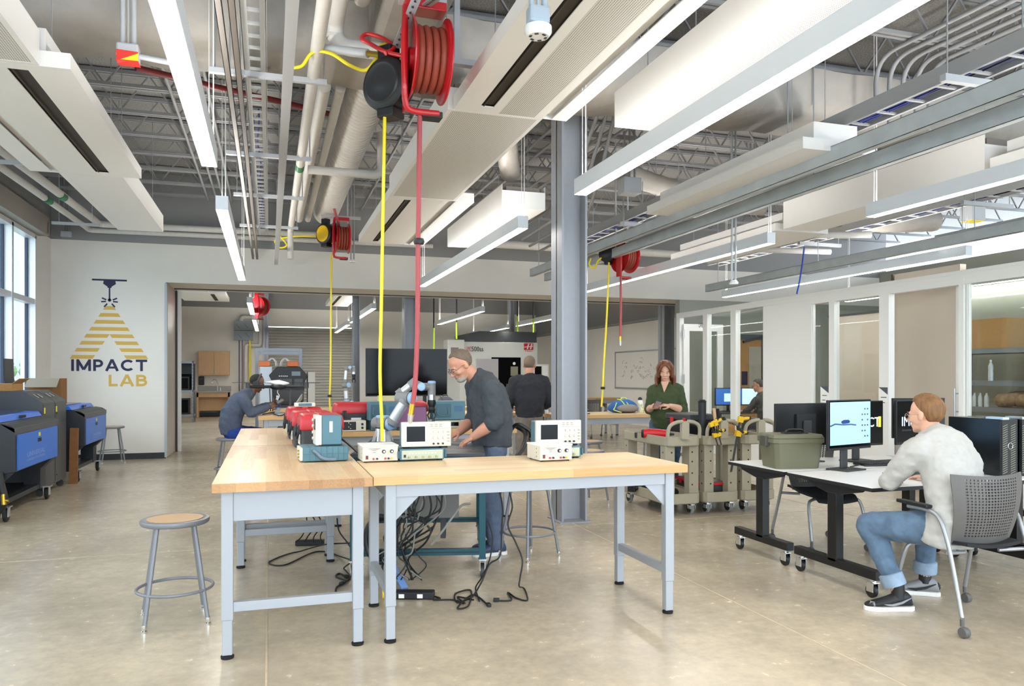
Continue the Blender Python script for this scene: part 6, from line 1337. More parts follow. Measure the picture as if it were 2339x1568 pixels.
# bottles on far bench
t = thing('side_bench', 'wooden side bench with bottles right of the man in the black sweater', 'workbench', (6.1, 19.3, 0)); b = MB(); b.box(5.4, 7.2, 18.9, 19.6, .86, .92); b.build('tabletop', WOODC, t, world=True); b = MB(); b.box(5.45, 7.15, 18.95, 19.55, .0, .86); b.build('base_cabinet', mat('machine_grey', '#dcded9', .45), t, world=True)
for k in range(9):
    m = [mat('bottle_grey', '#8f9189', .4), mat('bottle_white', '#d9d8d2', .4), mat('bottle_dark', '#3f4240', .4)][k % 3]; x = 5.62+.15*k; h = .2+.06*((k*7) % 3); b = MB(); b.lathe([(0, 0), (.045, 0), (.047, h*.7), (.02, h*.85), (.02, h), (0, h)], (x, 19.1+.06*(k % 2), .92), n=12)
    tag(b.build('spray_bottle', m, smooth=40), 'bottle in the row standing on the side bench of the far room', 'bottle', 'bottles on the side bench')
# cabinets and sink on the far wall
t = thing('wall_cabinet', 'light wooden two door wall cabinet above the sink', 'cabinet', (-1.86, 29.1, 1.46)); b = MB(); b.box(-2.37, -1.35, 28.95, 29.3, 1.46, 2.32); b.build('cabinet_body', WOODC, t, world=True)
for x0, x1 in ((-2.365, -1.865), (-1.855, -1.355)):
    b = MB(); b.box(x0, x1, 28.93, 28.95, 1.47, 2.31); d = b.build('door', WOODC, t, world=True); b = MB(); x = x1-.05 if x0 < -2 else x0+.05; b.cyl((x, 28.92, 1.52), (x, 28.92, 1.66), .008); b.build('handle', STEEL, d, world=True)
t = thing('sink_cabinet', 'wooden sink counter with grey top on the far wall', 'cabinet', (-1.86, 28.95, 0)); b = MB(); b.box(-2.42, -1.3, 28.55, 29.3, .87, .91); b.box(-2.42, -1.3, 29.27, 29.3, .91, 1.08); b.build('countertop', mat('counter_grey', '#a9a7a2', .5), t, world=True)
b = MB(); b.box(-2.4, -1.32, 28.6, 28.63, .7, .87); b.box(-2.4, -2.34, 28.6, 29.3, .0, .87); b.box(-1.38, -1.32, 28.6, 29.3, .0, .87); b.build('wood_frame', WOODC, t, world=True); b = MB(); b.box(-2.34, -1.38, 28.85, 28.88, .22, .7); b.mi = 1; b.box(-2.34, -1.38, 29.0, 29.05, .02, .15); b.build('knee_panel', [WOODC, BLACKP], t, world=True)
b = MB(); b.tube(smoothpath([(-1.75, 29.1, .91), (-1.75, 29.1, 1.15), (-1.8, 29.05, 1.3), (-1.88, 28.95, 1.3), (-1.92, 28.9, 1.2)], 5), .014, 8); b.cyl((-1.65, 29.1, .91), (-1.65, 29.1, 1.02), .02); b.build('faucet', CHROME, t, world=True, smooth=60)
t = thing('soap_dispenser', 'black soap dispenser on the wall left of the sink', 'dispenser', (-2.3, 29.25, 1.1)); b = MB(); b.box(-2.39, -2.2, 29.2, 29.3, 1.12, 1.42); b.build('body', BLACKP, t, world=True, bevel=.02); b = MB(); b.box(-2.36, -2.23, 29.19, 29.2, 1.3, 1.4); b.build('front_window', DKGREY, t, world=True)
shelf_unit('rack_shelf', 'dark grey slotted shelf rack with black screens at the left edge of the opening', -3.4, -2.24, 25.6, 26.3, 1.92, (.25, 1.0, 1.9))
for x, y, z, w, h, lab in ((-2.55, 25.85, 1.0, .35, .42, 'small black screen on the dark rack'), (-2.5, 26.05, 1.3, .5, .55, 'tall black case behind on the dark rack'), (-2.6, 25.8, .25, .5, .5, 'black case on the bottom board of the dark rack')):
    t = thing('black_case', lab, 'case', (x, y, z)); zz = z+.002 if z != 1.3 else 1.002; b = MB(); b.box(x-w/2, x+w/2, y-.08, y+.08, zz, zz+h+(z-1.0 if z == 1.3 else 0)); b.build('case_body', BLACKP, t, world=True, bevel=.01); b = MB(); b.box(x-w*.4, x+w*.4, y-.085, y-.08, zz+.05, zz+h-.05); b.build('front_panel', SCREENK, t, world=True)
t = thing('wall_panel', 'grey square equipment panel high on the far wall', 'panel', (-.88, 29.2, 2.7)); b = MB(); b.box(-1.2, -.56, 29.05, 29.3, 2.72, 3.4); b.build('housing', mat('panel_grey', '#8e969c', .45), t, world=True); b = MB()
for x, z in ((-1.05, 3.2), (-.8, 3.25), (-1.0, 2.85), (-.75, 2.9)): b.bar((x-.07, 29.045, z+.08), (x+.07, 29.045, z-.08), .012, .01)
b.box(-1.2, -.56, 29.04, 29.05, 3.06, 3.075); b.build('louvre_marks', DKGREY, t, world=True)
pipe([(-.95, 29.1, 3.41), (-.95, 29.1, 3.55), (-.3, 29.1, 3.55), (-.3, 29.1, 2.55), (-.8, 29.1, 2.55), (-.8, 29.1, .0)], .07, 'white pipe looping around the grey wall panel', bend=.1)
for x, m, lab in ((-1.02, CHARM, 'thin dark pipe below the grey wall panel'), (-.92, mat('purple_pipe', '#7b6a86', .5), 'thin purple pipe below the grey wall panel'), (-.66, YEL, 'yellow hose hanging below the grey wall panel')): pipe([(x, 28.98, 2.715), (x, 28.98, .4), (x, 28.98, 0)], .035 if m == YEL else .02, lab, m, 'wall_pipe')
# 3d printer with grey frame
t = thing('printer', 'black industrial printer with faceted top behind the man with headphones', 'machine', (.3, 15.0, 0)); W0 = 14.6
def pz(py): return CAMH+(HOR-py)/FPX*W0
def pxw(px): return onw(px, 858, W0)
L_, R_ = pxw(614), pxw(704); c = (L_+R_)/2; yp = c.y; k0, k1 = L_.x, R_.x; kw = k1-k0
b = MB(); b.prism([(k0+.1, pz(925)), (k1-.1, pz(925)), (k1-.05, pz(870)), (k1, pz(858)), (k1-.15, pz(838)), (k0+.15, pz(838)), (k0, pz(858)), (k0+.05, pz(870))], 'y', yp, yp+.6); b.build('printer_body', BLACKP, t, world=True, bevel=.01)
b = MB(); b.box(k0+.15, k0+.42, yp-.01, yp, pz(888), pz(866)); b.box(k0+.46, k0+.62, yp-.01, yp, pz(888), pz(866)); b.box(k0+.14, k0+.64, yp-.01, yp, pz(918), pz(892)); b.build('chamber_window', mat('chamber', '#2b2420', .25), t, world=True)
b = MB(); b.box(k1-.3, k1-.14, yp-.02, yp-.005, pz(859), pz(849)); b.build('display', mat('lcd_grey', '#6f7d86', .3), t, world=True); b = MB()
for q in range(5): b.box(k0+.18+.035*q, k0+.2+.035*q, yp-.012, yp-.0, pz(861), pz(858.5))
b.build('name_strip', PAPER, t, world=True)
b = MB(); b.box(k0-.16, k0+.06, yp+.02, yp+.5, pz(925), pz(838)); b.build('left_side_panel', mat('printer_white', '#cfd8e2', .4), t, world=True, bevel=.01); b = MB(); b.box(k1+.0, k1+.14, yp+.02, yp+.5, pz(925), pz(850)); b.build('right_side_panel', mat('printer_cream', '#cfc8bb', .5), t, world=True, bevel=.01)
b = MB(); b.box(k0-.1, k1+.1, yp+.03, yp+.58, 0, pz(925)); b.build('base_cabinet', DKGREY, t, world=True)
OR = mat('spool_orange', '#e0702a', .4)
for px in (603, 668): a = pxw(px-12); e = pxw(px+14); b = MB(); b.box(a.x, e.x, yp+.1, yp+.4, pz(837.5), pz(825)); b.build('filament_box', OR, t, world=True, bevel=.01)
for px in (620, 650):
    for q in (0, 3): P = [V((pxw(px+x+q).x, yp+.12+.02*q, pz(y))) for x, y in ((-10, 836), (-8, 826), (0, 819), (8, 826), (10, 836))]; b = MB(); b.tube(smoothpath(P, 5), .01, 6); b.build('feed_tube', PAPER, t, world=True, smooth=60)
a, e = pxw(586), pxw(690); b = MB(); 
t = thing('steel_frame', 'tall grey slotted steel frame around the printer', 'frame', (.25, 15.6, 0))
for x in (a.x, e.x): b = MB(); b.box(x-.03, x+.03, yp+.62, yp+.68, 0, pz(794)); b.build('post', MGREY, t, world=True)
for z in (pz(797), pz(805)): b = MB(); b.box(a.x, e.x, yp+.63, yp+.67, z-.03, z+.03); b.build('beam', MGREY, t, world=True)
# drone, bottle, laptop on the headphone man's bench
WD = 10.6; t = thing('drone', 'large drone with white canopy and black arms standing on the headphone man\'s bench', 'drone', onw(640, 945, WD))
q = lambda px, py, dw=0: onw(px, py, WD+dw)
b = MB(); r0 = []; 
P = [q(608, 874), q(622, 874), q(636, 876), q(650, 877), q(660, 876)]; b.tube(P, [.015, .05, .085, .06, .015], 14, flat=.55); b.build('canopy', WHITEM, t, world=True, smooth=60)
b = MB(); b.ball(q(636, 884), (.12, .12, .045), 12); b.build('body_plate', BLACKP, t, world=True, smooth=60)
for px, dw in ((566, -.25), (700, -.2), (590, .45), (690, .5)):
    e = q(px, 884, dw); b = MB(); b.tube([q(632 if px < 640 else 645, 884), e], [.022, .018], 8); b.build('rotor_arm', BLACKP, t, world=True, smooth=60); b = MB(); b.cyl(e-V((0, 0, .02)), e+V((0, 0, .05)), .03, n=12); m = b.build('motor', DKGREY, t, world=True, smooth=40); b = MB(); d = RGT*.19+FWD*(.06 if px < 640 else -.05); b.bar(e-d+V((0, 0, .056)), e+d+V((0, 0, .056)), .035, .006); b.build('propeller', BLACKP, m, world=True)
for px in (618, 662): b = MB(); c = q(px, 940); b.bar(q(px-2 if px < 640 else px+1, 888), c, .016); b.bar(q(px+5 if px < 640 else px-3, 888, .2), q(px+5, 940, .2), .016); b.bar(q(px-4, 944, -.1), q(px+8, 942, .35), .018); b.build('landing_leg', DKGREY, t, world=True)
b = MB(); b.tube(smoothpath([q(636, 888), q(634, 897), q(638, 905), q(633, 915)], 5), .006, 6); b.build('hanging_cable', PAPER, t, world=True, smooth=60)
t = thing('water_bottle', 'clear water bottle with blue label in front of the man with headphones', 'bottle', onw(634, 948, 11.1)); c = onz(634, 946, TOP); b = MB(); b.lathe([(0, 0), (.038, 0), (.04, .06), (.036, .1), (.04, .16), (.02, .22), (.015, .24), (0, .24)], c, n=16); b.build('bottle_body', mat('clear_plastic', '#cfd4d6', .15), t, world=True, smooth=50); b = MB(); b.lathe([(.0405, .09), (.0405, .15)], c, n=16); b.build('bottle_label', mat('label_blue', '#3a55b5', .5), t, world=True); b = MB(); b.cyl(c+V((0, 0, .24)), c+V((0, 0, .26)), .016); b.build('cap', WHITEM, t, world=True)
t = thing('laptop', 'open silver laptop seen from the side on the headphone man\'s bench', 'laptop', (.45, 11.0, TOP)); a, e = onw(664, 944, 10.75), onw(690, 906, 10.85); b = MB(); dv = ray(677, 922); dv.z = 0; b.bar(V((a.x, a.y, TOP+.015)), e, .3, .012, tuple(dv.cross(UPV).normalized())); b.build('lid', GALV, t, world=True); b = MB(); b.obox((a.x-.1, a.y, TOP+.01), (.24, .34, .016)); b.build('keyboard_base', GALV, t, world=True)
for pts in ([(600, 947), (625, 943), (650, 945), (640, 950), (625, 946)], [(650, 950), (668, 944), (685, 947)]): b = MB(); b.tube(smoothpath([onz(a, c, TOP+.012) for a, c in pts], 6), .008, 6); tag(b.build('bench_cable', BLACKP, smooth=60), 'black cable lying on the headphone man\'s bench', 'cable', 'cables on the headphone man bench')
# backpack, blue bag, bottle, camera gear
def bag(name, label, c, w, d, h, m, m2, m3, rz=0):
    t = thing(name, label, 'bag', c, rz); b = MB(); 
    R = []
    for k in range(9): v = k/8; s = math.sin(PI*(.18+.78*v))**.6; R.append([V((w/2*s*math.copysign(abs(math.cos(a))**.7, math.cos(a))*(1-.25*v), d/2*s*math.copysign(abs(math.sin(a))**.7, math.sin(a))*(1-.2*v)+.02*math.sin(5*v), h*v)) for a in [2*PI*i/20 for i in range(20)]])
    b.loft(R); b.build('main_pouch', m, t, smooth=60, sub=1)
    b = MB(); b.ball((0, -d*.36, h*.35), (w*.36, d*.22, h*.3), 14); b.build('front_pocket', m2, t, smooth=60)
    b = MB()
    for k in (-.2, -.08): b.tube(smoothpath([(w*k, d*.02, h*.985), (w*(k+.03), -d*.22, h*.9), (w*(k+.07), -d*.43, h*.6)], 5), .008, 6)
    b.build('stripes', m3, t, smooth=60)
    b = MB(); b.tube(smoothpath([(-w*.1, -.05*d, h*.94), (-.06*w, 0, h*1.08), (w*.06, 0, h*1.08), (w*.1, -.05*d, h*.94)], 5), .008, 8); b.build('carry_loop', m3, t, smooth=60)
    for s in (-1, 1): b = MB(); b.tube(smoothpath([(s*w*.35, -d*.3, h*.75), (s*w*.46, -d*.42, h*.4), (s*w*.5, -d*.45, .05), (s*w*.3, -d*.6, .012)], 5), .007, 6); b.build('strap', m3, t, smooth=60)
    return t
c = onz(1030, 946, TOP); bag('backpack', 'grey backpack lying on the bench beside the bending man', (c.x, 10.98, TOP), .38, .3, .24, mat('bag_grey', '#54545f', .85), mat('bag_grey2', '#6b6a72', .85), DKGREY)
b = MB(); b.box(c.x-.06, c.x+.0, 10.76, 10.775, TOP+.15, TOP+.18)
c = ony(1432, 938, 10.1); bag('sports_bag', 'blue and grey sports bag with yellow stripes on the woman\'s bench', (c.x, c.y+.12, TOP), .5, .34, .2, mat('bag_blue', '#2a62a8', .8), mat('bag_grey3', '#8a8680', .8), mat('bag_lime', '#cfe04a', .6), .1)
b = MB(); 
for k in range(2): b.tube(smoothpath([(c.x-.14+.05*k, c.y-.03, TOP+.17), (c.x-.11+.05*k, c.y-.06, TOP+.19), (c.x-.06+.05*k, c.y-.09, TOP+.12)], 5), .012, 6)
c = ony(1462, 936, 10.25); t = thing('drinking_bottle', 'white drinking bottle with black cap beside the blue bag', 'bottle', (c.x, c.y, TOP)); b = MB(); b.lathe([(0, 0), (.043, 0), (.045, .01), (.045, .15), (.035, .18), (0, .181)], (0, 0, 0), n=20); b.build('bottle_body', WHITEM, t, smooth=40); b = MB(); b.lathe([(.032, .181), (.032, .2), (.02, .22), (0, .225)], n=16); b.build('cap', BLACKP, t, smooth=40); b = MB(); b.bar((-.014, -.0455, .09), (.014, -.0455, .12), .006, .002); b.bar((.014, -.0455, .09), (-.014, -.0455, .12), .006, .002); b.build('bottle_mark', BLACKP, t)
c = ony(1262, 936, 10.05); random.seed(6)
for k in range(9): b = MB(); x, y = c.x+random.uniform(-.2, .2), c.y+.1+random.uniform(-.06, .1); b.obox((x, y, TOP+.03), (random.uniform(.06, .14), .07, .055), MX.Rotation(random.uniform(0, 3), 3, 'Z')); tag(b.build('camera_part', [BLACKP, DKGREY, WHITEM][k % 3], bevel=.006), 'camera part in the dark pile on the bench left of the column', 'camera gear', 'camera parts pile')
b = MB(); b.tube(smoothpath([V((3.85+.06*k, 9.86+.02*math.sin(k*2.1), TOP+.01)) for k in range(8)], 5), .008, 6); tag(b.build('camera_strap', BLACKP, smooth=60), 'black strap lying before the pile of camera parts', 'strap')
c = onz(1250, 968, .914)
# whiteboard
t = thing('whiteboard', 'long whiteboard with faint handwriting on the right far wall', 'whiteboard', (10.27, 20.2, 1.08)); b = MB(); b.box(10.27, 10.29, 17.9, 21.75, 1.1, 2.15); b.build('board', mat('board_white', '#e3dfd6', .3), t, world=True); b = MB()
for y0, y1, z0, z1 in ((17.9, 21.75, 1.06, 1.1), (17.9, 21.75, 2.15, 2.19), (21.73, 21.77, 1.06, 2.19), (17.88, 17.92, 1.06, 2.19)): b.box(10.25, 10.3, y0, y1, z0, z1)
b.build('board_frame', GALV, t, world=True); b = MB(); random.seed(9)
for k in range(46): y, z = random.uniform(18.3, 21.2), random.uniform(1.35, 2.0); b.tube(smoothpath([(10.268, y+.1*i*random.uniform(.2, .7), z+random.uniform(-.05, .05)) for i in range(4)], 3), .004, 4)
b.build('handwriting', mat('marker', '#8e8f96', .6), t, world=True)
t = thing('monitor', 'black monitor on the far bench under the whiteboard', 'monitor', (7.2, 17.4, TOP)); b = MB(); b.box(6.95, 7.45, 17.38, 17.42, TOP+.08, TOP+.4); b.build('casing', BLACKP, t, world=True); b = MB(); b.box(7.1, 7.3, 17.3, 17.5, TOP+.001, TOP+.015); b.box(7.17, 7.23, 17.41, 17.44, TOP+.01, TOP+.2); b.build('stand', BLACKP, t, world=True)
NEON = mat('neon_cord', '#b7e02a', .5)
for px, p0, p1, lab in ((991, 722, 800, 'neon green cord left of the milling machine'), (1043, 708, 775, 'neon green cord above the milling machine\'s left end'), (1182, 695, 758, 'neon green cord above the milling machine\'s right end'), (1218, 700, 760, 'neon green cord beside the distant dark box')):
    a, c = onw(px, p0, 22), onw(px, p1, 22); b = MB(); b.cyl(V((a.x, a.y, 4.5)), a+V((0, 0, -.35)), .02, n=8); b.mi = 1; b.cyl(a+V((0, 0, -.35)), c, .025, n=8); tag(b.build('neon_cord', [BLACKP, NEON]), lab, 'cord')
# ================================================================ cables below the front benches
def fl(px, py): return onw(px, py, CAMH*FPX/(py-HOR)*.997)
def cable(label, pts, r=.0055, m=KCAB, plug=False, group='black power cables under the benches'):
    P = [fl(*p[:2]) if len(p) == 2 else onw(*p) for p in pts]; S = smoothpath(P, 7)
    for p in S: p.z = max(p.z, r+.001)
    t = thing('mains_cable', label, 'cable', P[-1], 0, group); b = MB(); b.tube(S, r, 7); b.build('cord', m, t, world=True, smooth=60)
    if plug: d = (S[-1]-S[-3]).normalized(); b = MB(); b.obox(S[-1]+d*.012+V((0, 0, .006)), (.024, .04, .022), d.to_track_quat('Y', 'Z').to_matrix()); b.build('plug', BLACKP, t, world=True, bevel=.004)
cable('black cable with plug trailing on the floor right of the cable tangle', [(1164, 1125, 5.0), (1170, 1160, 5.0), (1160, 1200, 5.0), (1178, 1240, 5.0), (1193, 1280, 4.97), (1188, 1320, 4.96), (1186, 1340, 4.97), (1196, 1345), (1205, 1372), (1180, 1368), (1160, 1355), (1168, 1372), (1138, 1374)], plug=True)
cable('black cable with plug in the floor tangle below the teal cart\'s wheel', [(1140, 1120, 5.1), (1148, 1160, 5.1), (1146, 1210, 5.1), (1142, 1270, 5.05), (1118, 1290, 5.05), (1100, 1330, 5.0), (1075, 1368), (1045, 1378), (1040, 1358), (1075, 1350), (1070, 1385), (1045, 1390), (1080, 1360), (1115, 1384)], plug=True)
cable('black looping cable hanging left of the stool', [(1115, 1190, 5.2), (1125, 1230, 5.2), (1118, 1280, 5.15), (1100, 1320, 5.05), (1086, 1345), (1095, 1375)], .005)
cable('black cable from the power strip to the floor tangle', [(975, 1360), (1005, 1368), (990, 1372), (1035, 1372), (1062, 1380), (1045, 1365), (1082, 1372)])
cable('black cable lying in a wide loop under the second left bench', [(830, 1225, 5.6), (805, 1240, 5.9), (740, 1245, 6.1), (680, 1262), (615, 1285), (650, 1292), (720, 1262), (770, 1270), (830, 1290, 5.6)])
cable('black cable with plug hanging beside the left bench leg', [(770, 1185, 5.9), (775, 1215, 5.8), (800, 1250, 5.6), (805, 1280, 5.5), (785, 1300), (800, 1320), (782, 1335)], plug=True)
cable('black cable looped on the floor beside the left bench\'s right leg', [(812, 1360), (775, 1365), (768, 1345), (790, 1330), (768, 1320), (775, 1312), (790, 1320)], .007, plug=True)
random.seed(12)
for k in range(16):
    x0 = 900+k*7.5+random.uniform(-6, 6); w = 5.25+random.uniform(-.12, .25); x1 = 880+random.uniform(0, 90); x2 = 890+random.uniform(-20, 90)
    cable('black or grey cable in the thick tangle inside the teal cart', [(x0, 1130, w), (x0-5+random.uniform(-15, 15), 1165, w), (x1+25, 1205+random.uniform(-15, 15), w), (x2, 1245+random.uniform(-20, 25), w), (x2+random.uniform(-45, 25), 1285+random.uniform(-15, 15), w), (x2+random.uniform(-25, 35), 1325, 5.2)], random.choice((.0045, .0055, .007)), mat('grey_cable', '#8e8e88', .5) if k % 5 == 0 else KCAB, group='cable tangle in the teal cart')
cable('thick light grey cable arching across the control cabinet', [(985, 1245, 5.15), (1010, 1215, 5.1), (1035, 1180, 5.1), (1055, 1155, 5.15), (1072, 1152, 5.3)], .008, mat('grey_cable', '#8e8e88', .5))
for k in range(5):
    x = 700+14*k; cable('black cable hanging between the left benches', [(x, 1180, 6.3), (x+8*math.sin(k), 1200, 6.3), (x-10, 1225, 6.2), (x-25+6*k, 1240, 6.15)], .005, group='cables hanging between the left benches')
c = fl(940, 1366); t = thing('power_strip', 'black power strip lying on the floor under the front bench', 'power strip', (c.x, c.y, 0), -.32); b = MB(); b.box(-.14, .15, -.04, .04, .002, .05); b.build('case', BLACKP, t, bevel=.008); b = MB()
for x in (-.06, .06): b.box(x-.018, x+.018, -.041, -.04, .012, .038)
b.build('sticker', PAPER, t); b = MB(); b.cyl((-.15, 0, .03), (-.19, -.01, .03), .03, n=14); b.build('yellow_plug', YELP, t, smooth=40)
c = onz(708, 1246, 0); t = thing('power_strip', 'black power strip under the second left bench', 'power strip', (c.x, c.y, 0), -.2); b = MB(); b.box(-.12, .12, -.03, .03, .001, .045); b.build('case', BLACKP, t, bevel=.006); b = MB(); b.box(-.1, .1, -.02, .02, .045, .048); b.build('sockets', DKGREY, t)
c = onw(872, 1230, 5.35); b = MB()
for k in range(4): b.tube([c+RGT*(.105*math.cos(a*PI/14)*(1-.08*k))+FWD*(.03*k-.04)+V((0, 0, .16*math.sin(a*PI/14)*(1-.06*k))) for a in range(28)], .018, 8, True)
tag(b.build('cable_coil', BLACKP, smooth=60), 'thick black cable coil hanging at the left end of the teal cart', 'cable coil')
a, e = onw(896, 1292, 5.3), fl(925, 1352); b = MB(); b.bar(a, e+V((0, 0, .02)), .05, .012); tag(b.build('blue_strip', mat('strip_blue', '#6f93cf', .4)), 'pale blue flat strip leaning under the front bench', 'strip')
b = MB(); b.tube(smoothpath([onw(760, 990, 6.0), onw(790, 1010, 5.8), onw(815, 1032, 5.5), onw(825, 1040, 5.4)], 6), .009, 7); tag(b.build('bench_cable', BLACKP, smooth=60), 'black cables running from the left bench to the cart', 'cable')
b = MB(); b.tube(smoothpath([onw(1180, 975, 6.5), onw(1200, 990, 6.4), onw(1196, 1020, 6.2), onw(1178, 1050, 6.0), onw(1172, 1090, 5.9)], 8), .02, 8); b.tube(smoothpath([onw(1165, 985, 6.5), onw(1182, 970, 6.4), onw(1210, 985, 6.4), onw(1213, 1000, 6.4)], 8), .018, 8); tag(b.build('cable_bundle', BLACKP, smooth=60), 'thick black looped cable bundle behind the bending man', 'cable bundle')
c = onw(793, 1035, 6.0); 
# ================================================================ people
def remesh(mb, voxel, it=4, fac=.5, wrinkle=0):
    me = bpy.data.meshes.new('tmp'); me.from_pydata(mb.v, [], [f for f, _ in mb.f])
    bm = bmesh.new(); bm.from_mesh(me); bmesh.ops.recalc_face_normals(bm, faces=bm.faces); bm.to_mesh(me); bm.free()
    o = bpy.data.objects.new('tmp', me); COL.objects.link(o)
    r = o.modifiers.new('R', 'REMESH'); r.mode = 'VOXEL'; r.voxel_size = voxel
    if it: s = o.modifiers.new('S', 'SMOOTH'); s.factor = fac; s.iterations = it
    if wrinkle:
        for sc_, st_ in ((.11, wrinkle), (.045, wrinkle*.45)):
            tx = bpy.data.textures.new('folds', 'CLOUDS'); tx.noise_scale = sc_; tx.noise_depth = 2
            d = o.modifiers.new('D', 'DISPLACE'); d.texture = tx; d.strength = st_; d.mid_level = .5; d.texture_coords = 'LOCAL'
    dg = bpy.context.evaluated_depsgraph_get(); dg.update(); m2 = bpy.data.meshes.new_from_object(o.evaluated_get(dg))
    bpy.data.objects.remove(o); bpy.data.meshes.remove(me); return m2
def meshes_to_obj(name, ms, m, parent):
    bm = bmesh.new()
    for x in ms: bm.from_mesh(x)
    me = bpy.data.meshes.new(name); bm.to_mesh(me); bm.free()
    for x in ms: bpy.data.meshes.remove(x)
    me.materials.append(m); me.polygons.foreach_set('use_smooth', [True]*len(me.polygons))
    o = bpy.data.objects.new(name, me); COL.objects.link(o); o.parent = parent; return o
def capsule(b, a, c, ra, rc, n=16):
    a, c = V(a), V(c)
    if (c-a).length > 1e-4: b.cyl(a, c, ra, rc, n)
    b.ball(a, ra, 12); b.ball(c, rc, 12)
def chain(b, pts, rs):
    for i in range(len(pts)-1): capsule(b, pts[i], pts[i+1], rs[i], rs[i+1])
def torso_rings(b, path, dims, right, n=24):
    P = [V(p) for p in path]; R = []
    for i, p in enumerate(P):
        t = (P[min(i+1, len(P)-1)]-P[max(i-1, 0)]).normalized(); x = V(right[i] if isinstance(right, list) else right); x = (x-t*x.dot(t)).normalized(); y = t.cross(x)
        w, d = dims[i]; R.append([p+x*(w*math.copysign(abs(math.cos(a))**.8, math.cos(a)))+y*(d*math.copysign(abs(math.sin(a))**.8, math.sin(a))) for a in [2*PI*k/n for k in range(n)]])
    b.loft(R)
def hand_mesh(wr, d, nrm, thumb, curl, s=1.0, spread=.02, index=None):
    """d towards the fingers, nrm out of the back of the hand, thumb side sign"""
    d = V(d).normalized(); nrm = V(nrm); nrm = (nrm-d*nrm.dot(d)).normalized(); t = d.cross(nrm)*thumb; wr = V(wr); b = MB()
    Q = lambda x, y, z: wr+d*(x*s)+t*(y*s)+nrm*(z*s)
    capsule(b, Q(-.03, 0, 0), Q(.015, 0, 0), .026*s, .026*s)
    rings = [[Q(x, y*w, z*h) for y, z in [(math.cos(2*PI*k/14), math.sin(2*PI*k/14)) for k in range(14)]] for x, w, h in ((0, .024, .018), (.03, .036, .017), (.065, .041, .015), (.09, .04, .012))]
    b.loft(rings)
    for i, (y, L) in enumerate(((.031, .068), (.011, .077), (-.010, .071), (-.030, .054))):
        c = curl if (index is None or i != 0) else index; p = Q(.085, y, 0); a = 0; r = .0088*s-.0006*i*s
        for k, f in enumerate((.45, .32, .23)):
            a += c*(.75, 1, .8)[k]; q = p+(d*math.cos(a)-nrm*math.sin(a))*(L*f*s)+t*(spread*.12*(1.5-i)*s*(k == 0)); capsule(b, p, q, r, r*.93, 10); p = q; r *= .93
    p = Q(.012, .024, -.004)
    for k, (x, y, z, r) in enumerate(((.042, .05, -.018, .0115), (.07, .056, -.03, .0105), (.092, .05, -.036, .009))): q = Q(x, y, z); capsule(b, p, q, .0125*s if k == 0 else r*s, r*s, 10); p = q
    return remesh(b, .0032, 3)
def head_pieces(b, M, s=1.0, beard=False):
    Q = lambda x, y, z: M @ V((x*s, y*s, z*s)); R = M.to_3x3()
    def el(c, r, rot=None): b.ball(Q(*c), tuple(q*s for q in r), 20, R if rot is None else R @ rot)
    el((0, -.012, .028), (.076, .096, .088)); el((0, .022, -.02), (.067, .07, .078)); el((0, .036, -.068), (.051, .05, .044)); el((0, .066, -.097), (.024, .02, .018))
    el((0, .075, .014), (.05, .018, .013)); el((-.036, .058, -.03), (.027, .026, .024)); el((.036, .058, -.03), (.027, .026, .024))
    capsule(b, Q(0, .088, .006), Q(0, .108, -.032), .0075*s, .0125*s); el((-.012, .093, -.036), (.009, .01, .008)); el((.012, .093, -.036), (.009, .01, .008))
    el((0, .083, -.062), (.023, .012, .0065)); el((0, .08, -.073), (.02, .012, .0075))
    for sg in (-1, 1): el((sg*.078, -.008, -.012), (.009, .02, .032), MX.Rotation(sg*.35, 3, 'Z')); el((sg*.08, -.016, -.002), (.008, .013, .02))
def face_parts(t, M, s, hairm, eyes=True, glasses=None, skin=None):
    Q = lambda x, y, z: M @ V((x*s, y*s, z*s)); R = M.to_3x3()
    EW = mat('eye_white', '#cbbab0', .3); ED = mat('eye_dark', '#2b221c', .2)
    if eyes:
        for sg in (-1, 1):
            b = MB(); b.ball(Q(sg*.031, .0785, -.006), .0115*s, 10); b.mi = 1; b.ball(Q(sg*.031, .0868, -.0075), .0052*s, 8); b.build('eye', [EW, ED], t, smooth=60)
            if skin: b = MB(); b.ball(Q(sg*.031, .0795, -.0015), .0123*s, 12); b.build('eyelid', skin, t, smooth=60)
            b = MB(); b.tube([Q(sg*.014, .0935, .016), Q(sg*.032, .0915, .021), Q(sg*.05, .08, .015)], [.003*s, .004*s, .002*s], 6); b.build('eyebrow', hairm, t, smooth=60)
    b = MB(); b.tube([Q(-.02, .0925, -.0665), Q(0, .0965, -.0655), Q(.02, .0925, -.0665)], [.0022*s, .0042*s, .0022*s], 6); b.build('lips', mat('lip', '#b0665c', .5), t, smooth=60)
    if glasses:
        b = MB()
        for sg in (-1, 1): b.tube([Q(sg*.033+.021*math.cos(a*PI/9), .101-.25*abs(.021*math.cos(a*PI/9))*0, -.006+.017*math.sin(a*PI/9)) for a in range(18)], .0018*s, 6, True); b.tube([Q(sg*.054, .1, .0), Q(sg*.078, .06, .002), Q(sg*.083, -.01, .0)], .0016*s, 6)
        b.tube([Q(-.012, .101, -.002), Q(0, .105, .001), Q(.012, .101, -.002)], .0016*s, 6); b.build('glasses', glasses, t, smooth=60)
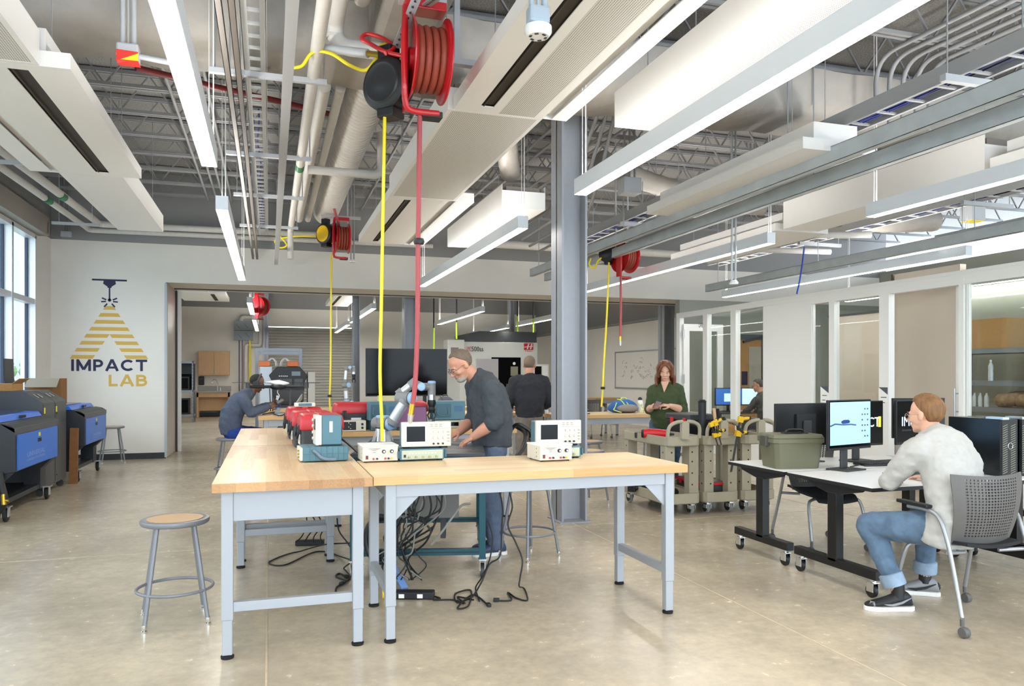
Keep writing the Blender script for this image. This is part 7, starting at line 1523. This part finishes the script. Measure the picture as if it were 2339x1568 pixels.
def hair_short(t, M, s, m, front=.045, low=-.035, thick=.008, crown=1.0):
    b = MB(); R = M.to_3x3(); n, k = 28, 16; Q = lambda x, y, z: M @ V((x*s, y*s, z*s)); rows = []; inner = []
    random.seed(11)
    for j in range(k+1):
        v = j/k; ro = []; ri = []
        for i in range(n):
            a = 2*PI*i/n; fy = math.cos(a)                        # +1 at the face side
            zlow = low-.02 if fy < -.3 else low+(front-low+.02)*min(1, max(0, (fy+.3)/.9))**.6
            th0 = math.asin(max(-1, min(.98, (zlow-.028)/.088))); th = th0+(PI/2-th0)*v; c, sn = math.cos(th), math.sin(th)
            f = 1+thick*12*(.35+.65*min(1, 3*v))*(1+.12*math.sin(a*9+j)*random.random()); dx = math.sin(a)
            ro.append(Q(dx*c*.077*f, -.012+fy*c*.097*f, .028+sn*.089*f*crown)); ri.append(Q(dx*c*.07, -.012+fy*c*.09, .028+sn*.08))
        rows.append(ro); inner.append(ri)
    b.loft(inner[::-1]+rows); return meshes_to_obj('hair', [remesh(b, .005, 2)], m, t)
def shoe(t, an, d, m, msole, L=.29, accent=None):
    an = V(an); d = V((d[0], d[1], 0)).normalized(); x = V((d.y, -d.x, 0)); g = V((an.x, an.y, 0)); Q = lambda f, w, z: g+d*f+x*w+V((0, 0, z)); b = MB(); n = 14
    def ring(f, w, z0, z1): return [Q(f, w*math.cos(2*PI*k/n), z0+(z1-z0)*(.5+.5*math.sin(2*PI*k/n))) for k in range(n)]
    b.loft([ring(-.085, .02, .025, .06), ring(-.075, .034, .022, .095), ring(-.04, .038, .022, .125), ring(.0, .038, .022, .125), ring(.04, .04, .022, .1), ring(.1, .046, .022, .075), ring(.16, .045, .022, .06), ring(L-.1, .03, .022, .05), ring(L-.09, .012, .025, .04)])
    s = b.build('shoe', m, t, smooth=60, sub=1); b = MB(); pr = [(-.09, .022), (-.07, .04), (0, .041), (.06, .044), (.12, .05), (.17, .046), (L-.1, .03), (L-.085, .01)]
    R = [[Q(f, w, z) for f, w in pr]+[Q(f, -w, z) for f, w in pr[::-1]] for z in (.0, .028)]; b.loft(R); b.build('sole', msole, s, bevel=.003)
    if accent:
        b = MB()
        for sg in (-1, 1): b.tube([Q(.11, sg*.046, .045), Q(.06, sg*.045, .04), (Q(.0, sg*.043, .055)), Q(-.06, sg*.041, .085)], [.002, .009, .008, .003], 8)
        b.ball(Q(.15, 0, .04), (.05, .04, .02), 8); b.ball(Q(-.06, 0, .06), (.03, .035, .035), 8); b.build('accents', accent, s, smooth=60)
def hm(c, yaw=0, pitch=0, roll=0): return MX.Translation(V(c)) @ MX.Rotation(yaw, 4, 'Z') @ MX.Rotation(pitch, 4, 'X') @ MX.Rotation(roll, 4, 'Y')
def person(label, loc, rz, J, skin, shirt, pants, dims, sleeve, headM, s=1.0, hands=(), leg=(.088, .064, .055, .05), arm=(.055, .046, .036, .028), shirt_name='shirt', pant_len=1.0, sl_r=None, hem=0, vox=.011):
    t = thing('person', label, 'person', loc, rz); G = lambda k: V(J[k])
    spine = J['spine']; rt = J['right']
    # body: one continuous surface of skin from head to ankles
    b = MB(); head_pieces(b, headM, s); hc = headM.translation
    chain(b, [V(spine[-1])+V((0, 0, -.02)), hc+headM.to_3x3() @ V((0, -.02, -.06))*s], [.058*s, .056*s])
    torso_rings(b, spine, [(w*.82, d*.82) for w, d in dims], rt)
    for q in 'lr':
        chain(b, [V(J['sh_'+q]), G('el_'+q), G('el_'+q)*.5+G('wr_'+q)*.5, G('wr_'+q)], [arm[0]*.85, arm[1]*.82, arm[2]*1.05, arm[3]])
        chain(b, [G('hip_'+q), G('kn_'+q), G('kn_'+q)*.5+G('an_'+q)*.5, G('an_'+q)], [leg[0]*.8, leg[1]*.8, leg[2]*.85, .036])
    ms = [remesh(b, .0065, 3)]
    for q, kw in hands: ms.append(hand_mesh(G('wr_'+q), **kw))
    meshes_to_obj('body', ms, skin, t)
    # shirt
    b = MB(); torso_rings(b, spine, dims, rt); k = sl_r or 1.15
    for q in 'lr':
        sh, el, wr = V(J['sh_'+q]), G('el_'+q), G('wr_'+q); pts = [V(spine[-2])*.35+sh*.65, sh, sh*.5+el*.5, el]; rs = [arm[0]*k*1.12, arm[0]*k*1.12, arm[0]*k, arm[1]*k]
        if sleeve == 'long': pts += [el*.5+wr*.5, el*.08+wr*.92]; rs += [arm[2]*k*1.1, arm[3]*k*1.15]
        elif sleeve == 'elbow': pts += [el*.8+wr*.2]; rs += [arm[1]*k*1.02]
        chain(b, pts, rs)
        if sleeve == 'elbow':
            a_, c_ = el*.9+wr*.1, el*.76+wr*.24; b.cyl(a_, c_, arm[1]*k*1.12, arm[1]*k*1.1)
    meshes_to_obj(shirt_name, [remesh(b, vox, 5, .5, .03)], shirt, t)
    # trousers
    b = MB(); p0 = V(spine[0])
    b.ball((V(J['hip_l'])+V(J['hip_r']))/2+V((0, 0, .0)), (dims[0][0]*.9, dims[0][1]*.85, .11), 18, MX(((rt if not isinstance(rt, list) else rt[0]), V((0, 0, 1)).cross(V(rt if not isinstance(rt, list) else rt[0])), (0, 0, 1))).transposed())
    for q in 'lr':
        kn, an = G('kn_'+q), G('an_'+q); e = kn+(an-kn)*pant_len; chain(b, [G('hip_'+q), (G('hip_'+q)+kn)/2, kn, (kn+e)/2, e], [leg[0]*1.08, leg[0]*.98, leg[1]*1.12, leg[2]*1.15, leg[3]*1.12])
    meshes_to_obj('trousers', [remesh(b, .009, 4, .5, .022)], pants, t)
    if hem:
        for q in 'lr': kn, an = G('kn_'+q), G('an_'+q); e = kn+(an-kn)*pant_len; d = (an-kn).normalized(); b = MB(); b.lathe([(leg[3]*1.2, -.1), (leg[3]*1.42, -.095), (leg[3]*1.42, -.03), (leg[3]*1.36, -.02), (leg[3]*1.1, -.025)], e+d*.05, d, 20); b.build('rolled_cuff', mat('denim_pale', '#8fa3b8', .9, noise=.15, nscale=14), t, smooth=50)
    return t
SK1 = mat('skin_fair', '#dba98f', .5, noise=.04, nscale=30); SK2 = mat('skin_tan', '#c98f74', .5, noise=.04, nscale=30); SK3 = mat('skin_brown', '#6f4a36', .45, noise=.04, nscale=30)
def cloth(name, col, noise=.08, ns=40, b=.6, bs=9): return mat(name, col, .9, noise=noise, nscale=ns, bump=b, bscale=bs)
JEAN = cloth('denim_blue', '#5a7087', .22, 14); JEAND = cloth('denim_dark', '#3f5873', .18, 14)
HB = mat('hair_blond', '#7a5430', .6, noise=.3, nscale=60, stretch=(1, 1, .2), bump=.5, bscale=120); HG = mat('hair_grey', '#6d5c4d', .7, noise=.2, nscale=50, bump=.4, bscale=120); HA = mat('hair_auburn', '#6e3d22', .5, noise=.35, nscale=26, stretch=(1, 1, .15), bump=.5, bscale=60); HBK = mat('hair_black', '#1c1917', .8)
# ---- 1 blond man in the chair (local frame: origin on the floor under the seat, +y forward)
rz1 = .17; o1 = V((4.0, 3.56, 0)); I1 = (MX.Translation(o1) @ MX.Rotation(rz1, 4, 'Z')).inverted(); L1 = lambda *p: I1 @ V(p)
hM = hm(L1(3.945, 3.82, 1.215), .14, -.1)
J = dict(right=(1, 0, 0), spine=[tuple(L1(3.9, 3.6, .46)), tuple(L1(3.905, 3.56, .62)), tuple(L1(3.92, 3.585, .8)), tuple(L1(3.94, 3.64, .96)), tuple(L1(3.945, 3.71, 1.07)), tuple(L1(3.945, 3.765, 1.12))],
    sh_l=L1(3.75, 3.68, 1.01), sh_r=L1(4.15, 3.76, 1.01), el_l=L1(3.70, 3.86, .80), el_r=L1(4.34, 3.86, .80), wr_l=L1(3.93, 4.06, .765), wr_r=L1(4.28, 4.12, .765),
    hip_l=L1(3.83, 3.6, .54), hip_r=L1(4.01, 3.63, .54), kn_l=L1(3.64, 3.96, .51), kn_r=L1(4.16, 4.02, .52), an_l=L1(3.735, 3.82, .10), an_r=L1(4.16, 4.03, .10))
p = person('blond man in a pale grey sweatshirt sitting at the white desk, seen from behind', o1, rz1, J, SK1, cloth('sweatshirt_grey', '#b5b3ae', .05, 30, .8, 7), JEAN, [(.195, .12), (.185, .12), (.19, .14), (.2, .13), (.165, .1), (.066, .066)], 'long', hM, 1.0,
    hands=(('l', dict(d=L1(4.05, 4.15, .755)-L1(3.93, 4.06, .765), nrm=(0, 0, 1), thumb=-1, curl=.35)), ('r', dict(d=(.1, 1, -.05), nrm=(0, 0, 1), thumb=1, curl=.35))), shirt_name='sweatshirt', pant_len=.82, hem=1, arm=(.062, .05, .044, .034), sl_r=1.2, leg=(.1, .072, .06, .05))
hair_short(p, hM, 1.0, HB, front=.062, low=-.045, thick=.012, crown=1.05); face_parts(p, hM, 1.0, HB, True, mat('glasses_clear', '#a98f7c', .2))
b = MB(); b.lathe([(.062, 0), (.07, .008), (.066, .02)], L1(3.93, 3.765, 1.105), L1(3.915, 3.80, 1.2)-L1(3.93, 3.765, 1.11), 24); b.build('collar', cloth('sweatshirt_grey', '#cfcdc8'), p, smooth=60)
SHB = mat('shoe_black', '#222223', .6); SHG = mat('shoe_grey', '#8d8e90', .5); SHW = mat('sole_white', '#e9e7e2', .6)
I3 = I1.to_3x3(); shoe(p, L1(3.735, 3.82, 0), I3 @ V((-.95, .3, 0)), SHB, SHW, .3, SHG); shoe(p, L1(4.16, 4.03, 0), I3 @ V((-.75, .6, 0)), SHG, SHW, .3, SHB)
for q, a in (('l', (3.73, 3.82, .14)), ('r', (4.16, 4.03, .14))): b = MB(); c = L1(*a); b.cyl(c-V((0, 0, .06)), c+V((0, 0, .05)), .04, .037, 14); b.build('sock', BLACKP, p, smooth=50)
# ---- 2 man bending over the robot cart (faces -x)
o2 = V((1.74, 6.05, 0)); I2 = MX.Translation(-o2); L2 = lambda *p: V(p)-o2
hM = hm(L2(1.475, 6.03, 1.545), PI/2+.12, -.62)
J = dict(right=(0, 1, 0), spine=[L2(1.74, 6.05, .88), L2(1.745, 6.05, 1.0), L2(1.745, 6.05, 1.16), L2(1.70, 6.05, 1.32), L2(1.65, 6.05, 1.42), L2(1.585, 6.05, 1.47)],
    sh_l=L2(1.67, 5.85, 1.375), sh_r=L2(1.66, 6.25, 1.375), el_l=L2(1.70, 5.79, 1.10), el_r=L2(1.66, 6.3, 1.1), wr_l=L2(1.53, 5.84, .975), wr_r=L2(1.50, 6.2, .985), hip_l=L2(1.74, 5.96, .90), hip_r=L2(1.74, 6.14, .9), kn_l=L2(1.70, 5.95, .49), kn_r=L2(1.74, 6.15, .49), an_l=L2(1.76, 5.98, .09), an_r=L2(1.80, 6.16, .09))
p = person('man in a charcoal jacket and glasses bending over the robot cart', o2, 0, J, SK2, cloth('jacket_charcoal', '#41464b', .06, 20, .8, 6), cloth('denim_dusk', '#5d6a82', .15, 14), [(.2, .155), (.2, .16), (.21, .155), (.215, .14), (.17, .1), (.07, .07)], 'elbow', hM, 1.04,
    hands=(('l', dict(d=(-.85, .15, -.5), nrm=(-.4, -.1, .9), thumb=1, curl=.4)), ('r', dict(d=(-.85, -.2, -.45), nrm=(-.4, .1, .9), thumb=-1, curl=.4))), shirt_name='jacket', pant_len=1.0, arm=(.068, .056, .046, .032), leg=(.1, .078, .065, .058))
hair_short(p, hM, 1.04, HG, front=.075, low=-.03, thick=.004); face_parts(p, hM, 1.04, HG, True, mat('glasses_dark', '#3c3632', .3), SK2)
b = MB(); Q = lambda x, y, z: hM @ V((x*1.04, y*1.04, z*1.04)); b.ball(Q(0, .05, -.088), (.05, .05, .036), 14, hM.to_3x3()); b.ball(Q(0, .088, -.053), (.03, .012, .007), 12, hM.to_3x3()); meshes_to_obj('beard', [remesh(b, .005, 2)], mat('beard_grey', '#a89d92', .8, noise=.2, nscale=60), p)
for a in ((1.76, 5.98, 0), (1.80, 6.16, 0)): shoe(p, L2(*a), (-1, -.1, 0), mat('shoe_navy', '#3c4a63', .6), SHW)
b = MB(); b.obox(L2(1.44, 6.02, .945), (.09, .15, .03)); b.build('held_tablet', DKGREY, p) if 0 else None
# ---- 3 man standing with his back turned
o3 = V((3.40, 9.95, 0)); J = dict(right=(1, 0, 0), spine=[(0, 0, .9), (0, -.01, 1.02), (0, -.02, 1.18), (0, -.01, 1.32), (0, 0, 1.42), (0, .015, 1.47)], sh_l=(-.2, 0, 1.37), sh_r=(.2, 0, 1.37), el_l=(-.29, -.0, 1.09), el_r=(.29, -.0, 1.09), wr_l=(-.22, .2, 1.0), wr_r=(.22, .2, 1.0), hip_l=(-.09, 0, .9), hip_r=(.09, 0, .9), kn_l=(-.1, .02, .49), kn_r=(.1, .02, .49), an_l=(-.1, 0, .09), an_r=(.1, 0, .09)); hM = hm((0.01, .03, 1.605), -.25, -.1)
p = person('man in a black sweater standing with his back turned before the far bench', o3, -.12, J, SK2, cloth('sweater_black', '#26262c', .06, 20, .6, 6), mat('trousers_brown', '#7d7266', .9, noise=.1), [(.19, .14), (.2, .15), (.215, .15), (.22, .135), (.17, .1), (.07, .07)], 'long', hM, 1.04, hands=(('l', dict(d=(.5, .8, 0), nrm=(-.3, .1, .9), thumb=-1, curl=.4)), ('r', dict(d=(-.5, .8, 0), nrm=(.3, .1, .9), thumb=1, curl=.4))), shirt_name='sweater', arm=(.07, .056, .046, .034), leg=(.1, .078, .065, .058))
hair_short(p, hM, 1.04, HG, front=.07, low=-.04, thick=.006); face_parts(p, hM, 1.04, HG, True, mat('glasses_dark', '#3c3632', .3))
for x in (-.1, .1): shoe(p, (x, 0, 0), (x*.8, 1, 0), SHB, SHB)
# ---- 4 woman with the phone
o4 = V((4.73, 8.56, 0)); rz4 = 2.52
hM = hm((.0, .06, 1.515), .12, -.33)
J = dict(right=(1, 0, 0), spine=[(0, -.04, .84), (0, -.01, .95), (0, .0, 1.1), (0, -.01, 1.24), (0, -.01, 1.34), (0, .01, 1.395)], sh_l=(-.155, -.02, 1.28), sh_r=(.155, -.02, 1.28), el_l=(-.225, .04, 1.03), el_r=(.2, .06, 1.03), wr_l=(-.08, .26, 1.09), wr_r=(.14, .27, 1.07), hip_l=(-.1, -.04, .86), hip_r=(.1, -.04, .86), kn_l=(-.1, .06, .46), kn_r=(.1, .1, .46), an_l=(-.1, .1, .08), an_r=(.1, .16, .08))
p = person('woman with long auburn hair in an olive shirt typing on a phone', o4, rz4, J, SK1, cloth('shirt_olive', '#3c4a2b', .12, 18, .8, 7), JEAND, [(.175, .16), (.185, .175), (.175, .17), (.17, .15), (.135, .1), (.055, .056)], 'elbow', hM, .97,
    hands=(('l', dict(d=(.95, .35, .12), nrm=(0, .35, .9), thumb=-1, curl=.7, s=.92, index=.1)), ('r', dict(d=(-.75, .55, .3), nrm=(.3, .75, -.5), thumb=1, curl=.75, s=.92))), arm=(.055, .05, .044, .03), leg=(.1, .075, .06, .052))
face_parts(p, hM, .97, HA, skin=SK1)
b = MB(); S = .97; Q = lambda x, y, z: hM @ V((x*S, y*S, z*S)); b2 = MB()
for i in range(44):
    a = 2*PI*i/44; fy = math.cos(a)
    if fy > .4: continue
    sx = math.sin(a); top = Q(sx*.045, -.01+fy*.05, .118); up = Q(sx*.088, -.012+fy*.108, .055); mid = Q(sx*(.093), -.012+fy*.108, -.03); w = .008*math.sin(i*2.3)
    low = V((mid.x+sx*.022+w, mid.y-.004+.006*math.cos(i*1.7), mid.z-.085)); end = V((mid.x+sx*.014-w, mid.y+.01*math.sin(i), mid.z-.165-.02*math.sin(i*1.3)))
    b2.tube(smoothpath([top, up, mid, low, end], 4), [.019]*4+[.02]*4+[.019]*4+[.016]*4+[.008], 8)
for sg in (-1, 1): b2.tube(smoothpath([Q(sg*.004, .07, .115), Q(sg*.05, .088, .07), Q(sg*.074, .062, .0), Q(sg*.082, .05, -.07)], 5), [.016]*16, 8)
b2.ball(Q(0, -.032, .045), (.083, .094, .086), 20, hM.to_3x3()); meshes_to_obj('hair', [remesh(b2, .0055, 2)], HA, p)
b = MB(); b.prism([(-.035, 1.40), (.035, 1.40), (.0, 1.26)], 'y', .105, .165); b.build('neckline', SK1, p) if 0 else None
b = MB(); b.loft([[V(q) for q in ((-.05, .085, 1.385), (.0, .118, 1.38), (.05, .085, 1.385), (.0, .162, 1.25))], [V(q) for q in ((-.05, .05, 1.385), (.0, .05, 1.38), (.05, .05, 1.385), (.0, .1, 1.25))]]); b.build('neckline', SK1, p, smooth=60)
for x in (-.1, .1): shoe(p, (x, .1 if x < 0 else .16, 0), (x, 1, 0), SHB, SHW)
c = o4+MX.Rotation(rz4, 3, 'Z') @ V((.06, .335, 1.105)); t = thing('phone', 'dark phone in a case held by the woman in the olive shirt', 'phone', c, rz4); R = MX.Rotation(.75, 3, 'X') @ MX.Rotation(.4, 3, 'Z'); b = MB(); b.obox((0, 0, 0), (.075, .15, .01), R); b.build('case', mat('phone_navy', '#25324f', .4), t, bevel=.002); b = MB(); b.obox(R @ V((0, 0, -.0056)), (.066, .135, .001), R); b.build('back_print', mat('phone_pink', '#b99a94', .5), t)
# ---- 5 seated man with headphones (faces +x)
o5 = V((-.46, 11.1, 0)); rz5 = -PI/2+.1; dup(st, (-.5, 11.1, 0), .2, 'pale stool under the man with headphones', None)
hM = hm((0, .30, 1.355), -.1, -.42)
J = dict(right=(1, 0, 0), spine=[(0, -.03, .68), (0, -.05, .8), (0, -.02, .95), (0, .07, 1.09), (0, .16, 1.19), (0, .23, 1.24)], sh_l=(-.19, .11, 1.14), sh_r=(.19, .11, 1.14), el_l=(-.23, .24, .95), el_r=(.24, .2, .95), wr_l=(-.1, .5, 1.06), wr_r=(.1, .45, 1.03), hip_l=(-.1, -.02, .68), hip_r=(.1, -.02, .68), kn_l=(-.13, .42, .64), kn_r=(.13, .42, .62), an_l=(-.12, .3, .2), an_r=(.12, .3, .2))
p = person('man with black headphones in a blue grey sweater seated behind the drone', o5, rz5, J, SK3, cloth('sweater_bluegrey', '#4d5566', .06, 20, .6, 6), mat('trousers_royal', '#1d3a86', .9, noise=.1, bump=.5, bscale=8), [(.18, .14), (.19, .15), (.2, .15), (.205, .14), (.165, .1), (.07, .07)], 'long', hM, 1.02, hands=(('l', dict(d=(.3, .8, .35), nrm=(-.7, .1, .5), thumb=-1, curl=.5)), ('r', dict(d=(-.3, .8, .3), nrm=(.7, .1, .5), thumb=1, curl=.5))), shirt_name='sweater', arm=(.066, .054, .046, .034), leg=(.098, .075, .06, .055))
hair_short(p, hM, 1.02, HBK, front=.08, low=-.02, thick=.0015); face_parts(p, hM, 1.02, HBK, skin=SK3)
for x in (-.12, .12): shoe(p, (x, .3, 0), (0, 1, 0), SHB, SHB); 
pk = [c for c in COL.objects if c.parent == p and c.name.startswith('shoe')]
for c in pk: c.location.z = .12
t = thing('headphones', 'black over ear headphones worn by the seated man in blue grey', 'headphones', o5+V((.3, 0, 1.355)), rz5); Q = lambda x, y, z: hM @ V((x, y, z))-MX.Rotation(-rz5, 3, 'Z') @ V((.3, 0, 1.355)); b = MB(); b.tube(smoothpath([Q(-.092, 0, -.005), Q(-.095, .0, .06), Q(-.05, .0, .125), Q(.05, .0, .125), Q(.095, .0, .06), Q(.092, 0, -.005)], 6), .014, 8); b.build('headband', DKGREY, t, smooth=60)
for sg in (-1, 1): b = MB(); b.cyl(Q(sg*.082, -.005, -.015), Q(sg*.122, -.005, -.015), .046, .04, 18); b.build('ear_cup', BLACKP, t, smooth=40)
c = o5+MX.Rotation(rz5, 3, 'Z') @ V((0, .6, 1.1)); t = thing('controller', 'grey remote controller held by the man with headphones', 'controller', c, rz5); b = MB(); b.obox((0, 0, 0), (.2, .1, .04), MX.Rotation(.5, 3, 'X')); b.build('controller_body', mat('ctrl_grey', '#77756c', .5), t, bevel=.012); b = MB(); b.cyl((-.05, 0, .02), (-.05, -.01, .05), .008); b.cyl((.05, 0, .02), (.05, -.01, .05), .008); b.build('stick', BLACKP, t)
# ---- 6 man behind the glass
o6 = V((8.87, 12.28, 0)); hM = hm((-.02, .16, 1.27), .75, -.25)
J = dict(right=(1, 0, 0), spine=[(0, -.08, .5), (0, -.09, .62), (0, -.06, .8), (0, .0, .95), (0, .06, 1.06), (0, .1, 1.12)], sh_l=(-.19, .02, 1.0), sh_r=(.19, .02, 1.0), el_l=(-.26, .16, .8), el_r=(.26, .16, .8), wr_l=(-.12, .42, .78), wr_r=(.14, .42, .78), hip_l=(-.1, -.05, .53), hip_r=(.1, -.05, .53), kn_l=(-.12, .38, .52), kn_r=(.12, .38, .52), an_l=(-.12, .34, .09), an_r=(.12, .34, .09))
p = person('man with glasses in a dark grey shirt sitting behind the glass partition', o6, .15, J, SK2, cloth('shirt_darkgrey', '#4c4a48', .06, 20, .6, 6), mat('trousers_dark', '#33363d', .9), [(.18, .14), (.185, .145), (.195, .14), (.2, .13), (.165, .1), (.07, .07)], 'long', hM, 1.02, hands=(('l', dict(d=(.2, 1, 0), nrm=(0, 0, 1), thumb=-1, curl=.35)), ('r', dict(d=(-.2, 1, 0), nrm=(0, 0, 1), thumb=1, curl=.35))))
hair_short(p, hM, 1.02, mat('hair_darkgrey', '#54504c', .7), front=.065, low=-.04, thick=.007); face_parts(p, hM, 1.02, HG, True, mat('glasses_dark', '#3c3632', .3))
for x in (-.12, .12): shoe(p, (x, .34, 0), (0, 1, 0), SHB, SHB)
# ================================================================ camera, world, view
cam = bpy.data.cameras.new('camera'); co = bpy.data.objects.new('camera', cam); COL.objects.link(co)
cam.sensor_fit = 'HORIZONTAL'; cam.sensor_width = 36; cam.lens = 36*FPX/2339; cam.shift_x = 0; cam.shift_y = (HOR-784)/2339
co.location = EYE; co.rotation_euler = (PI/2, 0, -YAW); cam.clip_start = .05; cam.clip_end = 200
SC.camera = co
w = bpy.data.worlds.new('sky'); SC.world = w; w.use_nodes = True
bg = w.node_tree.nodes['Background']; bg.inputs['Color'].default_value = (.74, .87, 1.0, 1); bg.inputs['Strength'].default_value = 3.0
vs = SC.view_settings; vs.view_transform = 'Standard'; vs.look = 'None'; vs.gamma = 1; vs.use_curve_mapping = False; vs.exposure = 1.02
